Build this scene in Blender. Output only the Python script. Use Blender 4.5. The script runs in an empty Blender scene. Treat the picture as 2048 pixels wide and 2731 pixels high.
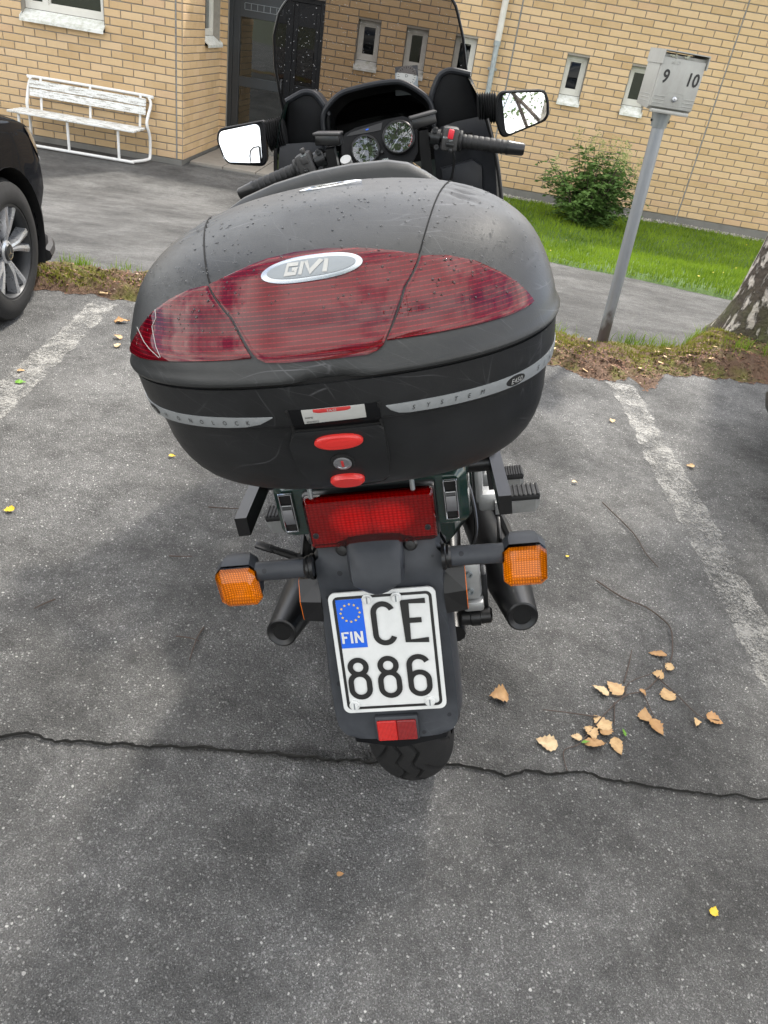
import bpy, bmesh, math, random
import numpy as np
from mathutils import Vector, Matrix

random.seed(7); RNG = np.random.default_rng(11)
scene = bpy.context.scene
COL = scene.collection
R = math.radians

# ------------------------------------------------------------------ camera
cam_data = bpy.data.cameras.new('camera')
cam_data.sensor_fit = 'VERTICAL'; cam_data.sensor_height = 24.0
cam_data.lens = 24.0 * 2000.0 / 2731.0
cam_data.clip_start = 0.05; cam_data.clip_end = 2000.0
cam = bpy.data.objects.new('camera', cam_data); COL.objects.link(cam)
PITCH, ROLL, CAM_H = R(32.5885), R(9.6415), 1.45
_f = Vector((0, math.cos(PITCH), -math.sin(PITCH))); _r0 = Vector((1, 0, 0)); _u0 = Vector((0, math.sin(PITCH), math.cos(PITCH)))
_r = _r0 * math.cos(ROLL) + _u0 * math.sin(ROLL); _u = -_r0 * math.sin(ROLL) + _u0 * math.cos(ROLL)
cam.matrix_world = Matrix(((_r.x, _u.x, -_f.x, 0), (_r.y, _u.y, -_f.y, 0), (_r.z, _u.z, -_f.z, CAM_H), (0, 0, 0, 1)))
scene.camera = cam

# ------------------------------------------------------------------ sky, sun, exposure
SUN_EL, SUN_AZ = R(52.0), R(24.0)          # azimuth measured from +Y towards +X
world = bpy.data.worlds.new('World'); scene.world = world; world.use_nodes = True
wn = world.node_tree; wn.nodes.clear()
def wnode(t, **k):
    n = wn.nodes.new(t)
    for a, b in k.items(): setattr(n, a, b)
    return n
sky = wnode('ShaderNodeTexSky', sky_type='NISHITA', sun_disc=False, sun_elevation=SUN_EL, sun_rotation=SUN_AZ)
sky.air_density = 1.0; sky.dust_density = 1.5
tc = wnode('ShaderNodeTexCoord')
mp = wnode('ShaderNodeMapping'); mp.inputs['Scale'].default_value = (1.0, 1.0, 1.8)
cn = wnode('ShaderNodeTexNoise'); cn.inputs['Scale'].default_value = 2.0; cn.inputs['Detail'].default_value = 7; cn.inputs['Roughness'].default_value = 0.6
cr = wnode('ShaderNodeValToRGB'); cr.color_ramp.elements[0].position = 0.43; cr.color_ramp.elements[1].position = 0.54
cn2 = wnode('ShaderNodeTexNoise'); cn2.inputs['Scale'].default_value = 5.0; cn2.inputs['Detail'].default_value = 5
cr2 = wnode('ShaderNodeValToRGB')
cr2.color_ramp.elements[0].position = 0.3; cr2.color_ramp.elements[0].color = (5.0, 4.95, 4.9, 1)
cr2.color_ramp.elements[1].position = 0.75; cr2.color_ramp.elements[1].color = (13.5, 13.0, 12.2, 1)
mx = wnode('ShaderNodeMix', data_type='RGBA')
bg = wnode('ShaderNodeBackground'); bg.inputs['Strength'].default_value = 0.15
wo = wnode('ShaderNodeOutputWorld')
L = wn.links.new
L(tc.outputs['Generated'], mp.inputs['Vector']); L(mp.outputs[0], cn.inputs['Vector']); L(mp.outputs[0], cn2.inputs['Vector'])
L(cn.outputs['Fac'], cr.inputs[0]); L(cn2.outputs['Fac'], cr2.inputs[0])
L(cr.outputs['Color'], mx.inputs[0]); L(sky.outputs[0], mx.inputs[6]); L(cr2.outputs['Color'], mx.inputs[7])
L(mx.outputs[2], bg.inputs['Color']); L(bg.outputs[0], wo.inputs['Surface'])

sun_d = bpy.data.lights.new('sun', 'SUN'); sun_d.energy = 2.3; sun_d.angle = R(3.0); sun_d.color = (1.0, 0.95, 0.87)
sun = bpy.data.objects.new('sun', sun_d); COL.objects.link(sun)
_sd = Vector((math.sin(SUN_AZ) * math.cos(SUN_EL), math.cos(SUN_AZ) * math.cos(SUN_EL), math.sin(SUN_EL)))
sun.rotation_euler = _sd.to_track_quat('Z', 'Y').to_euler(); sun.location = _sd * 40

scene.render.engine = 'CYCLES'
scene.view_settings.view_transform = 'Standard'; scene.view_settings.look = 'None'
scene.view_settings.gamma = 1.0; scene.view_settings.use_curve_mapping = False
scene.view_settings.exposure = 1.40
scene.cycles.max_bounces = 8; scene.cycles.transparent_max_bounces = 12

# ------------------------------------------------------------------ node helper
def srgb(r, g, b):
    f = lambda c: (c / 255.0 / 12.92) if c / 255.0 <= 0.04045 else ((c / 255.0 + 0.055) / 1.055) ** 2.4
    return (f(r), f(g), f(b), 1.0)
class NT:
    def __init__(s, name):
        s.m = bpy.data.materials.new(name); s.m.use_nodes = True
        s.t = s.m.node_tree; s.t.nodes.clear()
        s.out = s.t.nodes.new('ShaderNodeOutputMaterial')
    def n(s, typ, ins=None, **props):
        nd = s.t.nodes.new('ShaderNode' + typ)
        for k, v in props.items(): setattr(nd, k, v)
        for k, v in (ins or {}).items(): s.set(nd.inputs[k], v)
        return nd
    def set(s, sock, v):
        if isinstance(v, bpy.types.NodeSocket): s.t.links.new(v, sock)
        elif isinstance(v, bpy.types.Node): s.t.links.new(v.outputs[0], sock)
        else: sock.default_value = v
    def ramp(s, fac, stops, interp='LINEAR'):
        nd = s.t.nodes.new('ShaderNodeValToRGB'); nd.color_ramp.interpolation = interp
        e = nd.color_ramp.elements
        while len(e) < len(stops): e.new(0.5)
        for q, (p, c) in zip(e, stops):
            q.position = p
            q.color = c if len(c) == 4 else (c[0], c[1], c[2], 1) if len(c) == 3 else (c[0],) * 3 + (1,)
        s.set(nd.inputs[0], fac); return nd.outputs[0]
    def mix(s, fac, a, b, mode='MIX'):
        nd = s.t.nodes.new('ShaderNodeMix'); nd.data_type = 'RGBA'; nd.blend_type = mode
        s.set(nd.inputs[0], fac); s.set(nd.inputs[6], a); s.set(nd.inputs[7], b); return nd.outputs[2]
    def math(s, op, a, b=0.0, clamp=False):
        nd = s.t.nodes.new('ShaderNodeMath'); nd.operation = op; nd.use_clamp = clamp
        s.set(nd.inputs[0], a); s.set(nd.inputs[1], b); return nd.outputs[0]
    def noise(s, vec, scale, detail=4, rough=0.55, dist=0.0):
        nd = s.n('TexNoise', {'Scale': scale, 'Detail': detail, 'Roughness': rough, 'Distortion': dist})
        if vec is not None: s.set(nd.inputs['Vector'], vec)
        return nd.outputs['Fac']
    def voro(s, vec, scale, feature='F1', out='Distance'):
        nd = s.n('TexVoronoi', {'Scale': scale}, feature=feature)
        if vec is not None: s.set(nd.inputs['Vector'], vec)
        return nd.outputs[out]
    def pos(s): return s.n('NewGeometry').outputs['Position']
    def obj(s): return s.n('TexCoord').outputs['Object']
    def mapping(s, vec, scale=(1, 1, 1), rot=(0, 0, 0), loc=(0, 0, 0)):
        nd = s.n('Mapping', {'Vector': vec, 'Scale': scale, 'Rotation': rot, 'Location': loc}); return nd.outputs[0]
    def bump(s, h, strength=0.3, dist=0.01, normal=None):
        nd = s.n('Bump', {'Height': h, 'Strength': strength, 'Distance': dist})
        if normal is not None: s.set(nd.inputs['Normal'], normal)
        return nd.outputs[0]
    def bsdf(s, **k):
        nd = s.t.nodes.new('ShaderNodeBsdfPrincipled')
        for a, v in k.items(): s.set(nd.inputs[a.replace('_', ' ')], v)
        return nd
    def done(s, sh):
        s.t.links.new(sh.outputs[0] if isinstance(sh, bpy.types.Node) else sh, s.out.inputs['Surface']); return s.m

M = {}
def simple(name, col, rough=0.5, metal=0.0, bump=0.0, bscale=300.0, var=0.0, vscale=20.0, coat=0.0, spec=0.5):
    t = NT(name); o = t.obj(); k = {}
    c = col if len(col) == 4 else (*col, 1)
    rv = t.math('ADD', rough - 0.06, t.math('MULTIPLY', t.noise(o, vscale * 1.7, 5), 0.12))
    if var:
        f = t.noise(o, vscale, 6, 0.6)
        k['Base_Color'] = t.mix(f, tuple(x * (1 - var) for x in c[:3]) + (1,), tuple(min(1, x * (1 + var)) for x in c[:3]) + (1,))
    else: k['Base_Color'] = c
    if bump: k['Normal'] = t.bump(t.noise(o, bscale, 3), bump, 0.002)
    p = t.bsdf(Roughness=rv, Metallic=metal, **k)
    p.inputs['Coat Weight'].default_value = coat; p.inputs['Specular IOR Level'].default_value = spec
    p.inputs['Coat Roughness'].default_value = 0.08
    M[name] = t.done(p); return M[name]

# ------------------------------------------------------------------ mesh helper
class MB:
    def __init__(s): s.v = []; s.f = []
    def add(s, vs, fs):
        b = len(s.v); s.v += [tuple(p) for p in vs]; s.f += [tuple(b + i for i in q) for q in fs]; return s
    def bm(s, bm):
        bm.verts.index_update()
        s.add([v.co[:] for v in bm.verts], [[v.index for v in f.verts] for f in bm.faces]); bm.free(); return s
    def box(s, c, size, bev=0.0, mat=None, seg=2, taper=None):
        bm = bmesh.new(); bmesh.ops.create_cube(bm, size=1.0)
        for v in bm.verts:
            v.co = Vector((v.co.x * size[0], v.co.y * size[1], v.co.z * size[2]))
            if taper: taper(v)
        if bev: bmesh.ops.bevel(bm, geom=list(bm.edges), offset=bev, segments=seg, affect='EDGES', profile=0.5)
        m = Matrix.Translation(c) @ (mat or Matrix()); bm.transform(m); return s.bm(bm)
    def prism(s, poly, axis, a, b, bev=0.0, seg=2, mat=None):
        """extrude a 2-D polygon (in the two axes other than axis) from a to b"""
        bm = bmesh.new()
        def mk(p, q):
            return {'x': (q, p[0], p[1]), 'y': (p[0], q, p[1]), 'z': (p[0], p[1], q)}[axis]
        lo = [bm.verts.new(mk(p, a)) for p in poly]; hi = [bm.verts.new(mk(p, b)) for p in poly]
        n = len(poly)
        bm.faces.new(lo); bm.faces.new(hi[::-1])
        for i in range(n): bm.faces.new((lo[i], hi[i], hi[(i + 1) % n], lo[(i + 1) % n]))
        bmesh.ops.recalc_face_normals(bm, faces=list(bm.faces))
        if bev: bmesh.ops.bevel(bm, geom=[e for e in bm.edges if (e.verts[0] in lo) == (e.verts[1] in lo)], offset=bev, segments=seg, affect='EDGES', profile=0.5)
        if mat: bm.transform(mat)
        return s.bm(bm)
    def tube(s, pts, rad, n=12, cap=True, smooth=0):
        pts = [Vector(p) for p in pts]
        if smooth:
            out = []
            for i in range(len(pts) - 1):
                p0 = pts[max(i - 1, 0)]; p1 = pts[i]; p2 = pts[i + 1]; p3 = pts[min(i + 2, len(pts) - 1)]
                for k in range(smooth):
                    u = k / smooth
                    out.append(0.5 * ((2 * p1) + (-p0 + p2) * u + (2 * p0 - 5 * p1 + 4 * p2 - p3) * u * u + (-p0 + 3 * p1 - 3 * p2 + p3) * u ** 3))
            out.append(pts[-1])
            if not isinstance(rad, (int, float)):
                r0 = list(rad); rad = [float(np.interp(i / smooth, range(len(r0)), r0)) for i in range(len(out))]
            pts = out
        if isinstance(rad, (int, float)): rad = [rad] * len(pts)
        vs = []; fs = []
        t = (pts[1] - pts[0]).normalized(); ref = Vector((0, 0, 1)) if abs(t.z) < 0.9 else Vector((1, 0, 0))
        u = t.cross(ref).normalized()
        for i, p in enumerate(pts):
            a = pts[max(i - 1, 0)]; b = pts[min(i + 1, len(pts) - 1)]; t = (b - a).normalized()
            u = (u - t * u.dot(t)).normalized(); w = t.cross(u)
            for k in range(n):
                an = 2 * math.pi * k / n; vs.append(p + (u * math.cos(an) + w * math.sin(an)) * rad[i])
        for i in range(len(pts) - 1):
            for k in range(n): fs.append((i * n + k, i * n + (k + 1) % n, (i + 1) * n + (k + 1) % n, (i + 1) * n + k))
        if cap: fs.append(tuple(range(n))[::-1]); fs.append(tuple((len(pts) - 1) * n + k for k in range(n)))
        return s.add(vs, fs)
    def lathe(s, prof, c, axis, n=32, closed=False, rfun=None):
        """prof: list of (along axis, radius)"""
        ax = Vector(axis).normalized(); ref = Vector((0, 0, 1)) if abs(ax.z) < 0.9 else Vector((1, 0, 0))
        u = ax.cross(ref).normalized(); w = ax.cross(u); c = Vector(c); vs = []; fs = []
        for (h, r) in prof:
            for k in range(n):
                an = 2 * math.pi * k / n; rr = rfun(h, r, an) if rfun else r
                vs.append(c + ax * h + (u * math.cos(an) + w * math.sin(an)) * rr)
        m = len(prof)
        for i in range(m - 1 + (1 if closed else 0)):
            j = (i + 1) % m
            for k in range(n): fs.append((i * n + k, i * n + (k + 1) % n, j * n + (k + 1) % n, j * n + k))
        return s.add(vs, fs)
    def disk(s, c, axis, r, n=32):
        ax = Vector(axis).normalized(); ref = Vector((0, 0, 1)) if abs(ax.z) < 0.9 else Vector((1, 0, 0))
        u = ax.cross(ref).normalized(); w = ax.cross(u); c = Vector(c)
        return s.add([c + (u * math.cos(2 * math.pi * k / n) + w * math.sin(2 * math.pi * k / n)) * r for k in range(n)], [tuple(range(n))])
    def loft(s, rings, closed=True, cap=True):
        n = len(rings[0]); vs = [p for r in rings for p in r]; fs = []
        for i in range(len(rings) - 1):
            for k in range(n if closed else n - 1): fs.append((i * n + k, i * n + (k + 1) % n, (i + 1) * n + (k + 1) % n, (i + 1) * n + k))
        if cap and closed: fs.append(tuple(range(n))[::-1]); fs.append(tuple((len(rings) - 1) * n + k for k in range(n)))
        return s.add(vs, fs)
    def xf(s, m):
        s.v = [tuple(m @ Vector(p)) for p in s.v]; return s
    def build(s, name, mat, parent=None, smooth=True, ang=35, fix=True, loc=None):
        me = bpy.data.meshes.new(name); me.from_pydata(s.v, [], s.f); me.update()
        if fix and len(s.f) < 60000:
            b = bmesh.new(); b.from_mesh(me); bmesh.ops.recalc_face_normals(b, faces=list(b.faces)); b.to_mesh(me); b.free()
        if smooth:
            me.shade_smooth(); me.set_sharp_from_angle(angle=R(ang))
        me.materials.append(mat if not isinstance(mat, str) else M[mat])
        o = bpy.data.objects.new(name, me); COL.objects.link(o)
        if parent is not None: o.parent = parent
        if loc is not None: o.location = loc
        return o
def empty(name, mw=None, loc=None):
    o = bpy.data.objects.new(name, None); COL.objects.link(o); o.empty_display_size = 0.1
    if mw is not None: o.matrix_world = mw
    if loc is not None: o.location = loc
    return o
def tag(o, label=None, cat=None, group=None, kind=None):
    if label: o['label'] = label
    if cat: o['category'] = cat
    if group: o['group'] = group
    if kind: o['kind'] = kind
    return o
def copy_tree(o, parent=None):
    c = o.copy(); COL.objects.link(c); c.parent = parent
    for ch in list(o.children): copy_tree(ch, c)
    return c
def raw(name, v, f, mat, parent=None, smooth=False):
    me = bpy.data.meshes.new(name); me.from_pydata(v, [], f); me.update()
    if smooth: me.shade_smooth()
    me.materials.append(M[mat] if isinstance(mat, str) else mat)
    o = bpy.data.objects.new(name, me); COL.objects.link(o)
    if parent is not None: o.parent = parent
    return o
def rotz(a): return Matrix.Rotation(a, 4, 'Z')
def rotx(a): return Matrix.Rotation(a, 4, 'X')
def roty(a): return Matrix.Rotation(a, 4, 'Y')
def text_mesh(txt, size, extrude=0.0, shear=0.0, bold=0.0):
    cu = bpy.data.curves.new('t', 'FONT'); cu.body = txt; cu.size = size; cu.align_x = 'CENTER'; cu.align_y = 'CENTER'
    cu.extrude = extrude; cu.offset = bold; cu.resolution_u = 3; cu.shear = shear
    o = bpy.data.objects.new('t', cu); me = bpy.data.meshes.new_from_object(o)
    v = [tuple(p.co) for p in me.vertices]; f = [tuple(p.vertices) for p in me.polygons]
    bpy.data.objects.remove(o); bpy.data.curves.remove(cu); bpy.data.meshes.remove(me)
    return v, f
def rrect(w, h, r, n=5):
    o = []
    for (cx, cy, a0) in ((w / 2 - r, h / 2 - r, 0), (-w / 2 + r, h / 2 - r, 90), (-w / 2 + r, -h / 2 + r, 180), (w / 2 - r, -h / 2 + r, 270)):
        for k in range(n + 1): an = R(a0 + 90 * k / n); o.append((cx + r * math.cos(an), cy + r * math.sin(an)))
    return o
# ------------------------------------------------------------------ materials
def asphalt(name, tone, light, stones=1.0, warm=(1, 0.99, 0.965)):
    t = NT(name); p = t.pos()
    g = lambda k: (tone * k * warm[0], tone * k * warm[1], tone * k * warm[2], 1)
    wv = t.n('TexNoise', {'Vector': p, 'Scale': 60.0, 'Detail': 2.0}).outputs['Color']
    q = t.mix(0.010, p, wv)                                   # slightly warped so chips are not round
    vA = t.n('TexVoronoi', {'Vector': q, 'Scale': 160.0}); vB = t.n('TexVoronoi', {'Vector': q, 'Scale': 360.0}); vC = t.n('TexVoronoi', {'Vector': q, 'Scale': 70.0})
    fine = t.noise(p, 330.0, 3, 0.7)
    base = t.mix(t.ramp(fine, [(0.35, (0,)), (0.65, (1,))]), g(0.36), g(0.98))
    def chips(v, thr, lo, hi, r0, r1, power=1.6):
        sep = t.n('SeparateColor', {0: v.outputs['Color']})
        pick = t.math('GREATER_THAN', sep.outputs[0], thr)
        rad = t.math('ADD', r0, t.math('MULTIPLY', sep.outputs[2], r1 - r0))
        ins = t.ramp(t.math('DIVIDE', v.outputs['Distance'], rad), [(0.78, (1,)), (1.0, (0,))])
        return t.math('MULTIPLY', pick, ins), t.mix(t.math('POWER', sep.outputs[1], power), lo, hi)
    expo = t.ramp(t.math('ADD', t.math('MULTIPLY', t.noise(p, 1.7, 5, 0.6), 0.6), t.math('MULTIPLY', t.noise(p, 9.0, 5, 0.65), 0.4)), [(0.38, (0.70,)), (0.60, (1,))])
    for (v, thr, lo, hi, r0, r1, amt) in ((vB, 0.15, g(0.46), g(2.05), 0.34, 0.60, 0.88), (vA, 0.52, g(0.48), g(2.0), 0.25, 0.50, 0.88), (vA, 0.925, g(1.9), light, 0.25, 0.48, 0.95), (vC, 0.955, g(1.6), light, 0.16, 0.34, 1.0)):
        m_, c_ = chips(v, thr, lo, hi, r0, r1); base = t.mix(t.math('MULTIPLY', t.math('MULTIPLY', m_, expo), amt * stones), base, c_)
    # worn, dusty and dirty areas
    a_ = t.ramp(t.noise(p, 1.25, 6, 0.62), [(0.40, (0,)), (0.64, (1,))]); b_ = t.ramp(t.noise(t.mapping(p, (1, 1, 1), (0, 0, 0), (7, 3, 0)), 4.5, 6, 0.68), [(0.44, (0,)), (0.66, (1,))]); c2 = t.ramp(t.noise(p, 22.0, 5, 0.7), [(0.40, (0,)), (0.70, (1,))])
    k_ = t.math('MULTIPLY', t.math('ADD', 0.78, t.math('MULTIPLY', a_, 0.68)), t.math('SUBTRACT', 1.0, t.math('MULTIPLY', b_, 0.34)))
    k_ = t.math('MULTIPLY', k_, t.math('ADD', 0.86, t.math('MULTIPLY', c2, 0.32)))
    base = t.mix(1.0, base, t.n('CombineColor', {0: k_, 1: k_, 2: k_}).outputs[0], 'MULTIPLY')
    h = t.math('ADD', t.math('MULTIPLY', vA.outputs['Distance'], -1.0), t.math('MULTIPLY', fine, 0.8))
    h = t.math('ADD', h, t.math('MULTIPLY', vB.outputs['Distance'], -0.5))
    pr = t.bsdf(Base_Color=base, Roughness=0.85, Normal=t.bump(h, 0.9 * (0.4 + 0.6 * stones), 0.007)); pr.inputs['Specular IOR Level'].default_value = 0.3
    M[name] = t.done(pr)
asphalt('asphalt', 0.188, (0.62, 0.61, 0.58, 1))
asphalt('path_asphalt', 0.125, (0.24, 0.235, 0.22, 1), 0.6)

def paint_line():
    t = NT('road_paint'); p = t.pos()
    n = t.math('ADD', t.math('MULTIPLY', t.noise(p, 9, 6, 0.7), 0.65), t.math('MULTIPLY', t.noise(p, 95, 5, 0.75), 0.55))
    v = t.voro(p, 120)
    n = t.math('ADD', n, t.math('MULTIPLY', v, -0.16))
    at = t.n('Attribute', attribute_name='edge').outputs['Fac']
    n = t.math('SUBTRACT', n, t.math('MULTIPLY', at, 0.42))
    a = t.ramp(n, [(0.44, (0,)), (0.62, (0.76,))])
    col = t.mix(t.noise(p, 40, 4), (0.23, 0.225, 0.21, 1), (0.45, 0.44, 0.415, 1))
    pr = t.bsdf(Base_Color=col, Roughness=0.75, Normal=t.bump(t.noise(p, 260, 4), 0.4, 0.003))
    tr = t.n('BsdfTransparent'); ms = t.n('MixShader', {0: a, 1: tr.outputs[0], 2: pr.outputs[0]})
    M['road_paint'] = t.done(ms)
paint_line()

def brick_mat():
    t = NT('brick'); o = t.pos()
    rnd = t.math('FRACT', t.math('ADD', t.n('ObjectInfo').outputs['Random'], t.n('NewGeometry').outputs['Random Per Island']))
    c = t.ramp(rnd, [(0.0, (0.46, 0.315, 0.160)), (0.15, (0.52, 0.365, 0.195)), (0.6, (0.565, 0.405, 0.225)), (0.9, (0.60, 0.44, 0.260)), (1.0, (0.52, 0.35, 0.205))])
    st = t.noise(t.mapping(o, (60, 60, 4)), 1.0, 4); bl = t.noise(o, 4.0, 5, 0.6)
    c = t.mix(t.math('MULTIPLY', st, 0.25), c, (0.42, 0.275, 0.140, 1))
    c = t.mix(t.ramp(bl, [(0.45, (0,)), (0.8, (0.5,))]), c, (0.60, 0.43, 0.26, 1))
    hh = t.math('ADD', st, t.math('MULTIPLY', t.noise(o, 240, 3), 0.6))
    M['brick'] = t.done(t.bsdf(Base_Color=c, Roughness=0.8, Normal=t.bump(hh, 0.5, 0.004)))
brick_mat()
simple('mortar', (0.26, 0.24, 0.205), 0.9, bump=0.5, bscale=160, var=0.25, vscale=30)
simple('sealant', (0.24, 0.25, 0.25), 0.75, var=0.2, vscale=40)
simple('concrete', (0.17, 0.165, 0.15), 0.9, bump=0.5, bscale=90, var=0.35, vscale=6)
simple('slab', (0.235, 0.215, 0.185), 0.88, bump=0.5, bscale=120, var=0.22, vscale=9)
simple('white_frame', (0.60, 0.585, 0.53), 0.5, var=0.10, vscale=12)
def sill_mat():
    t = NT('sill_metal'); o = t.pos()
    n = t.noise(o, 14, 6, 0.7); d = t.noise(t.mapping(o, (20, 20, 60)), 1.0, 5, 0.7)
    c = t.mix(t.ramp(n, [(0.42, (0,)), (0.72, (0.75,))]), (0.66, 0.67, 0.64, 1), (0.33, 0.33, 0.24, 1))
    c = t.mix(t.ramp(d, [(0.5, (0,)), (0.8, (0.5,))]), c, (0.26, 0.30, 0.15, 1))
    M['sill_metal'] = t.done(t.bsdf(Base_Color=c, Roughness=0.5))
sill_mat()
simple('door_metal', (0.018, 0.021, 0.024), 0.38, var=0.2)
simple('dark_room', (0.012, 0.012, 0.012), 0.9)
def pane():
    t = NT('window_glass'); o = t.pos()
    gl = t.n('BsdfGlossy', {'Color': (0.85, 0.88, 0.88, 1), 'Roughness': 0.01, 'Normal': t.bump(t.noise(o, 1.6, 2), 0.04, 0.05)})
    tr = t.n('BsdfTransparent', {'Color': (0.62, 0.68, 0.66, 1)})
    fr = t.n('Fresnel', {'IOR': 1.55}).outputs[0]
    M['window_glass'] = t.done(t.n('MixShader', {0: t.math('ADD', t.math('MULTIPLY', fr, 1.6), 0.03), 1: tr.outputs[0], 2: gl.outputs[0]}))
pane()
simple('downpipe_white', (0.56, 0.55, 0.50), 0.5, var=0.25, vscale=9)
simple('galvanised', (0.34, 0.37, 0.38), 0.42, metal=0.75, var=0.25, vscale=14, bump=0.1, bscale=60)
simple('pipe_zinc', (0.30, 0.34, 0.35), 0.5, metal=0.4, var=0.45, vscale=20)
def bench_paint():
    t = NT('flaking_paint'); o = t.pos()
    n = t.math('ADD', t.math('MULTIPLY', t.noise(t.mapping(o, (7, 30, 55)), 1.0, 7, 0.72), 0.8), t.math('MULTIPLY', t.noise(o, 60, 5, 0.7), 0.3))
    a = t.ramp(n, [(0.55, (0,)), (0.63, (1,))])
    c = t.mix(a, (0.66, 0.67, 0.65, 1), t.mix(t.noise(o, 45, 3), (0.20, 0.18, 0.15, 1), (0.42, 0.40, 0.35, 1)))
    M['flaking_paint'] = t.done(t.bsdf(Base_Color=c, Roughness=0.65, Normal=t.bump(n, 0.4, 0.003)))
bench_paint()
simple('white_tube', (0.68, 0.68, 0.66), 0.42, var=0.12, vscale=25)
def grass_mat(name, a, b):
    t = NT(name); o = t.pos()
    f = t.n('NewGeometry').outputs['Random Per Island']
    c = t.mix(f, a, b); c = t.mix(t.ramp(t.noise(o, 1.3, 4), [(0.35, (0,)), (0.7, (0.6,))]), c, tuple(x * 1.5 for x in b[:3]) + (1,))
    d = t.bsdf(Base_Color=c, Roughness=0.6); d.inputs['Specular IOR Level'].default_value = 0.25
    tl = t.n('BsdfTranslucent', {'Color': c})
    M[name] = t.done(t.n('MixShader', {0: 0.3, 1: d.outputs[0], 2: tl.outputs[0]}))
grass_mat('grass', (0.070, 0.140, 0.010, 1), (0.19, 0.28, 0.020, 1))
grass_mat('moss', (0.10, 0.115, 0.018, 1), (0.24, 0.235, 0.045, 1))
grass_mat('shrub_leaf', (0.034, 0.080, 0.018, 1), (0.095, 0.165, 0.040, 1))
grass_mat('shrub_bloom', (0.16, 0.20, 0.06, 1), (0.36, 0.37, 0.16, 1))
grass_mat('birch_leaf', (0.06, 0.115, 0.022, 1), (0.13, 0.21, 0.045, 1))
def lawn_base():
    t = NT('lawn_soil'); o = t.pos()
    c = t.mix(t.noise(o, 30, 5, 0.7), (0.035, 0.075, 0.012, 1), (0.075, 0.13, 0.022, 1))
    M['lawn_soil'] = t.done(t.bsdf(Base_Color=c, Roughness=0.9, Normal=t.bump(t.noise(o, 60, 4), 0.7, 0.02)))
lawn_base()
simple('far_ground', (0.09, 0.10, 0.06), 0.9, var=0.3, vscale=0.6)
def soil():
    t = NT('verge_soil'); p = t.pos()
    n = t.noise(p, 55, 6, 0.7); c = t.mix(n, (0.060, 0.036, 0.023, 1), (0.21, 0.125, 0.076, 1))
    mo = t.ramp(t.noise(p, 3.4, 5, 0.6), [(0.48, (0,)), (0.62, (0.85,))])
    c = t.mix(mo, c, t.mix(n, (0.07, 0.08, 0.012, 1), (0.20, 0.19, 0.035, 1)))
    M['verge_soil'] = t.done(t.bsdf(Base_Color=c, Roughness=0.92, Normal=t.bump(n, 0.9, 0.02)))
soil()
def litter(name, stops, rough=0.8):
    t = NT(name); c = t.ramp(t.n('NewGeometry').outputs['Random Per Island'], stops)
    M[name] = t.done(t.bsdf(Base_Color=c, Roughness=rough))
litter('leaf_litter', [(0, (0.04, 0.020, 0.013)), (0.4, (0.10, 0.045, 0.026)), (0.8, (0.22, 0.105, 0.058)), (0.97, (0.24, 0.13, 0.075)), (1, (0.42, 0.33, 0.24))])
litter('gravel', [(0, (0.10, 0.095, 0.085)), (0.5, (0.24, 0.225, 0.20)), (1, (0.42, 0.40, 0.36))])
def dry_leaf():
    t = NT('dry_leaf'); o = t.obj()
    r = t.n('ObjectInfo').outputs['Random']
    c = t.ramp(r, [(0, (0.40, 0.22, 0.085)), (0.35, (0.52, 0.33, 0.15)), (0.7, (0.58, 0.40, 0.20)), (1, (0.62, 0.48, 0.29))])
    c = t.mix(t.ramp(t.noise(o, 60, 5, 0.7), [(0.42, (0,)), (0.75, (0.7,))]), c, (0.26, 0.12, 0.045, 1))
    M['dry_leaf'] = t.done(t.bsdf(Base_Color=c, Roughness=0.6, Normal=t.bump(t.noise(o, 140, 3), 0.4, 0.002)))
dry_leaf()
simple('yellow_leaf', (0.62, 0.44, 0.03), 0.55, var=0.2, vscale=60)
simple('green_leaf', (0.12, 0.28, 0.02), 0.5, var=0.2, vscale=60)
simple('twig', (0.075, 0.055, 0.045), 0.8, var=0.4, vscale=60)
def bark():
    t = NT('birch_bark'); p = t.pos()
    w = t.mapping(p, (1.0, 1.0, 0.42))
    d = t.n('TexVoronoi', {'Vector': t.mix(0.16, w, t.n('TexNoise', {'Vector': w, 'Scale': 9.0, 'Detail': 5}).outputs['Color']), 'Scale': 13.0}, feature='DISTANCE_TO_EDGE').outputs['Distance']
    n = t.noise(t.mapping(p, (3, 3, 1.1)), 4.0, 7, 0.75)
    z = t.n('SeparateXYZ', {0: p}).outputs[2]
    lowf = t.math('MULTIPLY', t.math('SUBTRACT', 1.25, z), 0.16, True)
    cr_ = t.math('ADD', t.math('SUBTRACT', n, 0.07), t.math('ADD', lowf, t.math('MULTIPLY', d, -0.75)))
    k = t.ramp(cr_, [(0.40, (0,)), (0.47, (1,))])
    wh = t.mix(t.noise(t.mapping(p, (6, 6, 30)), 1.0, 5), (0.62, 0.58, 0.52, 1), (0.36, 0.31, 0.27, 1))
    bl = t.mix(t.noise(p, 40, 5), (0.020, 0.017, 0.014, 1), (0.11, 0.085, 0.065, 1))
    c = t.mix(k, wh, bl)
    c = t.mix(t.math('MULTIPLY', t.math('SUBTRACT', 0.42, z, True), t.ramp(t.noise(p, 6, 4), [(0.4, (0,)), (0.65, (1.6,))])), c, (0.09, 0.115, 0.02, 1))
    hgt = t.math('SUBTRACT', t.noise(p, 30, 5), t.math('MULTIPLY', k, 0.9))
    M['birch_bark'] = t.done(t.bsdf(Base_Color=c, Roughness=0.85, Normal=t.bump(hgt, 0.9, 0.03)))
bark()
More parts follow.
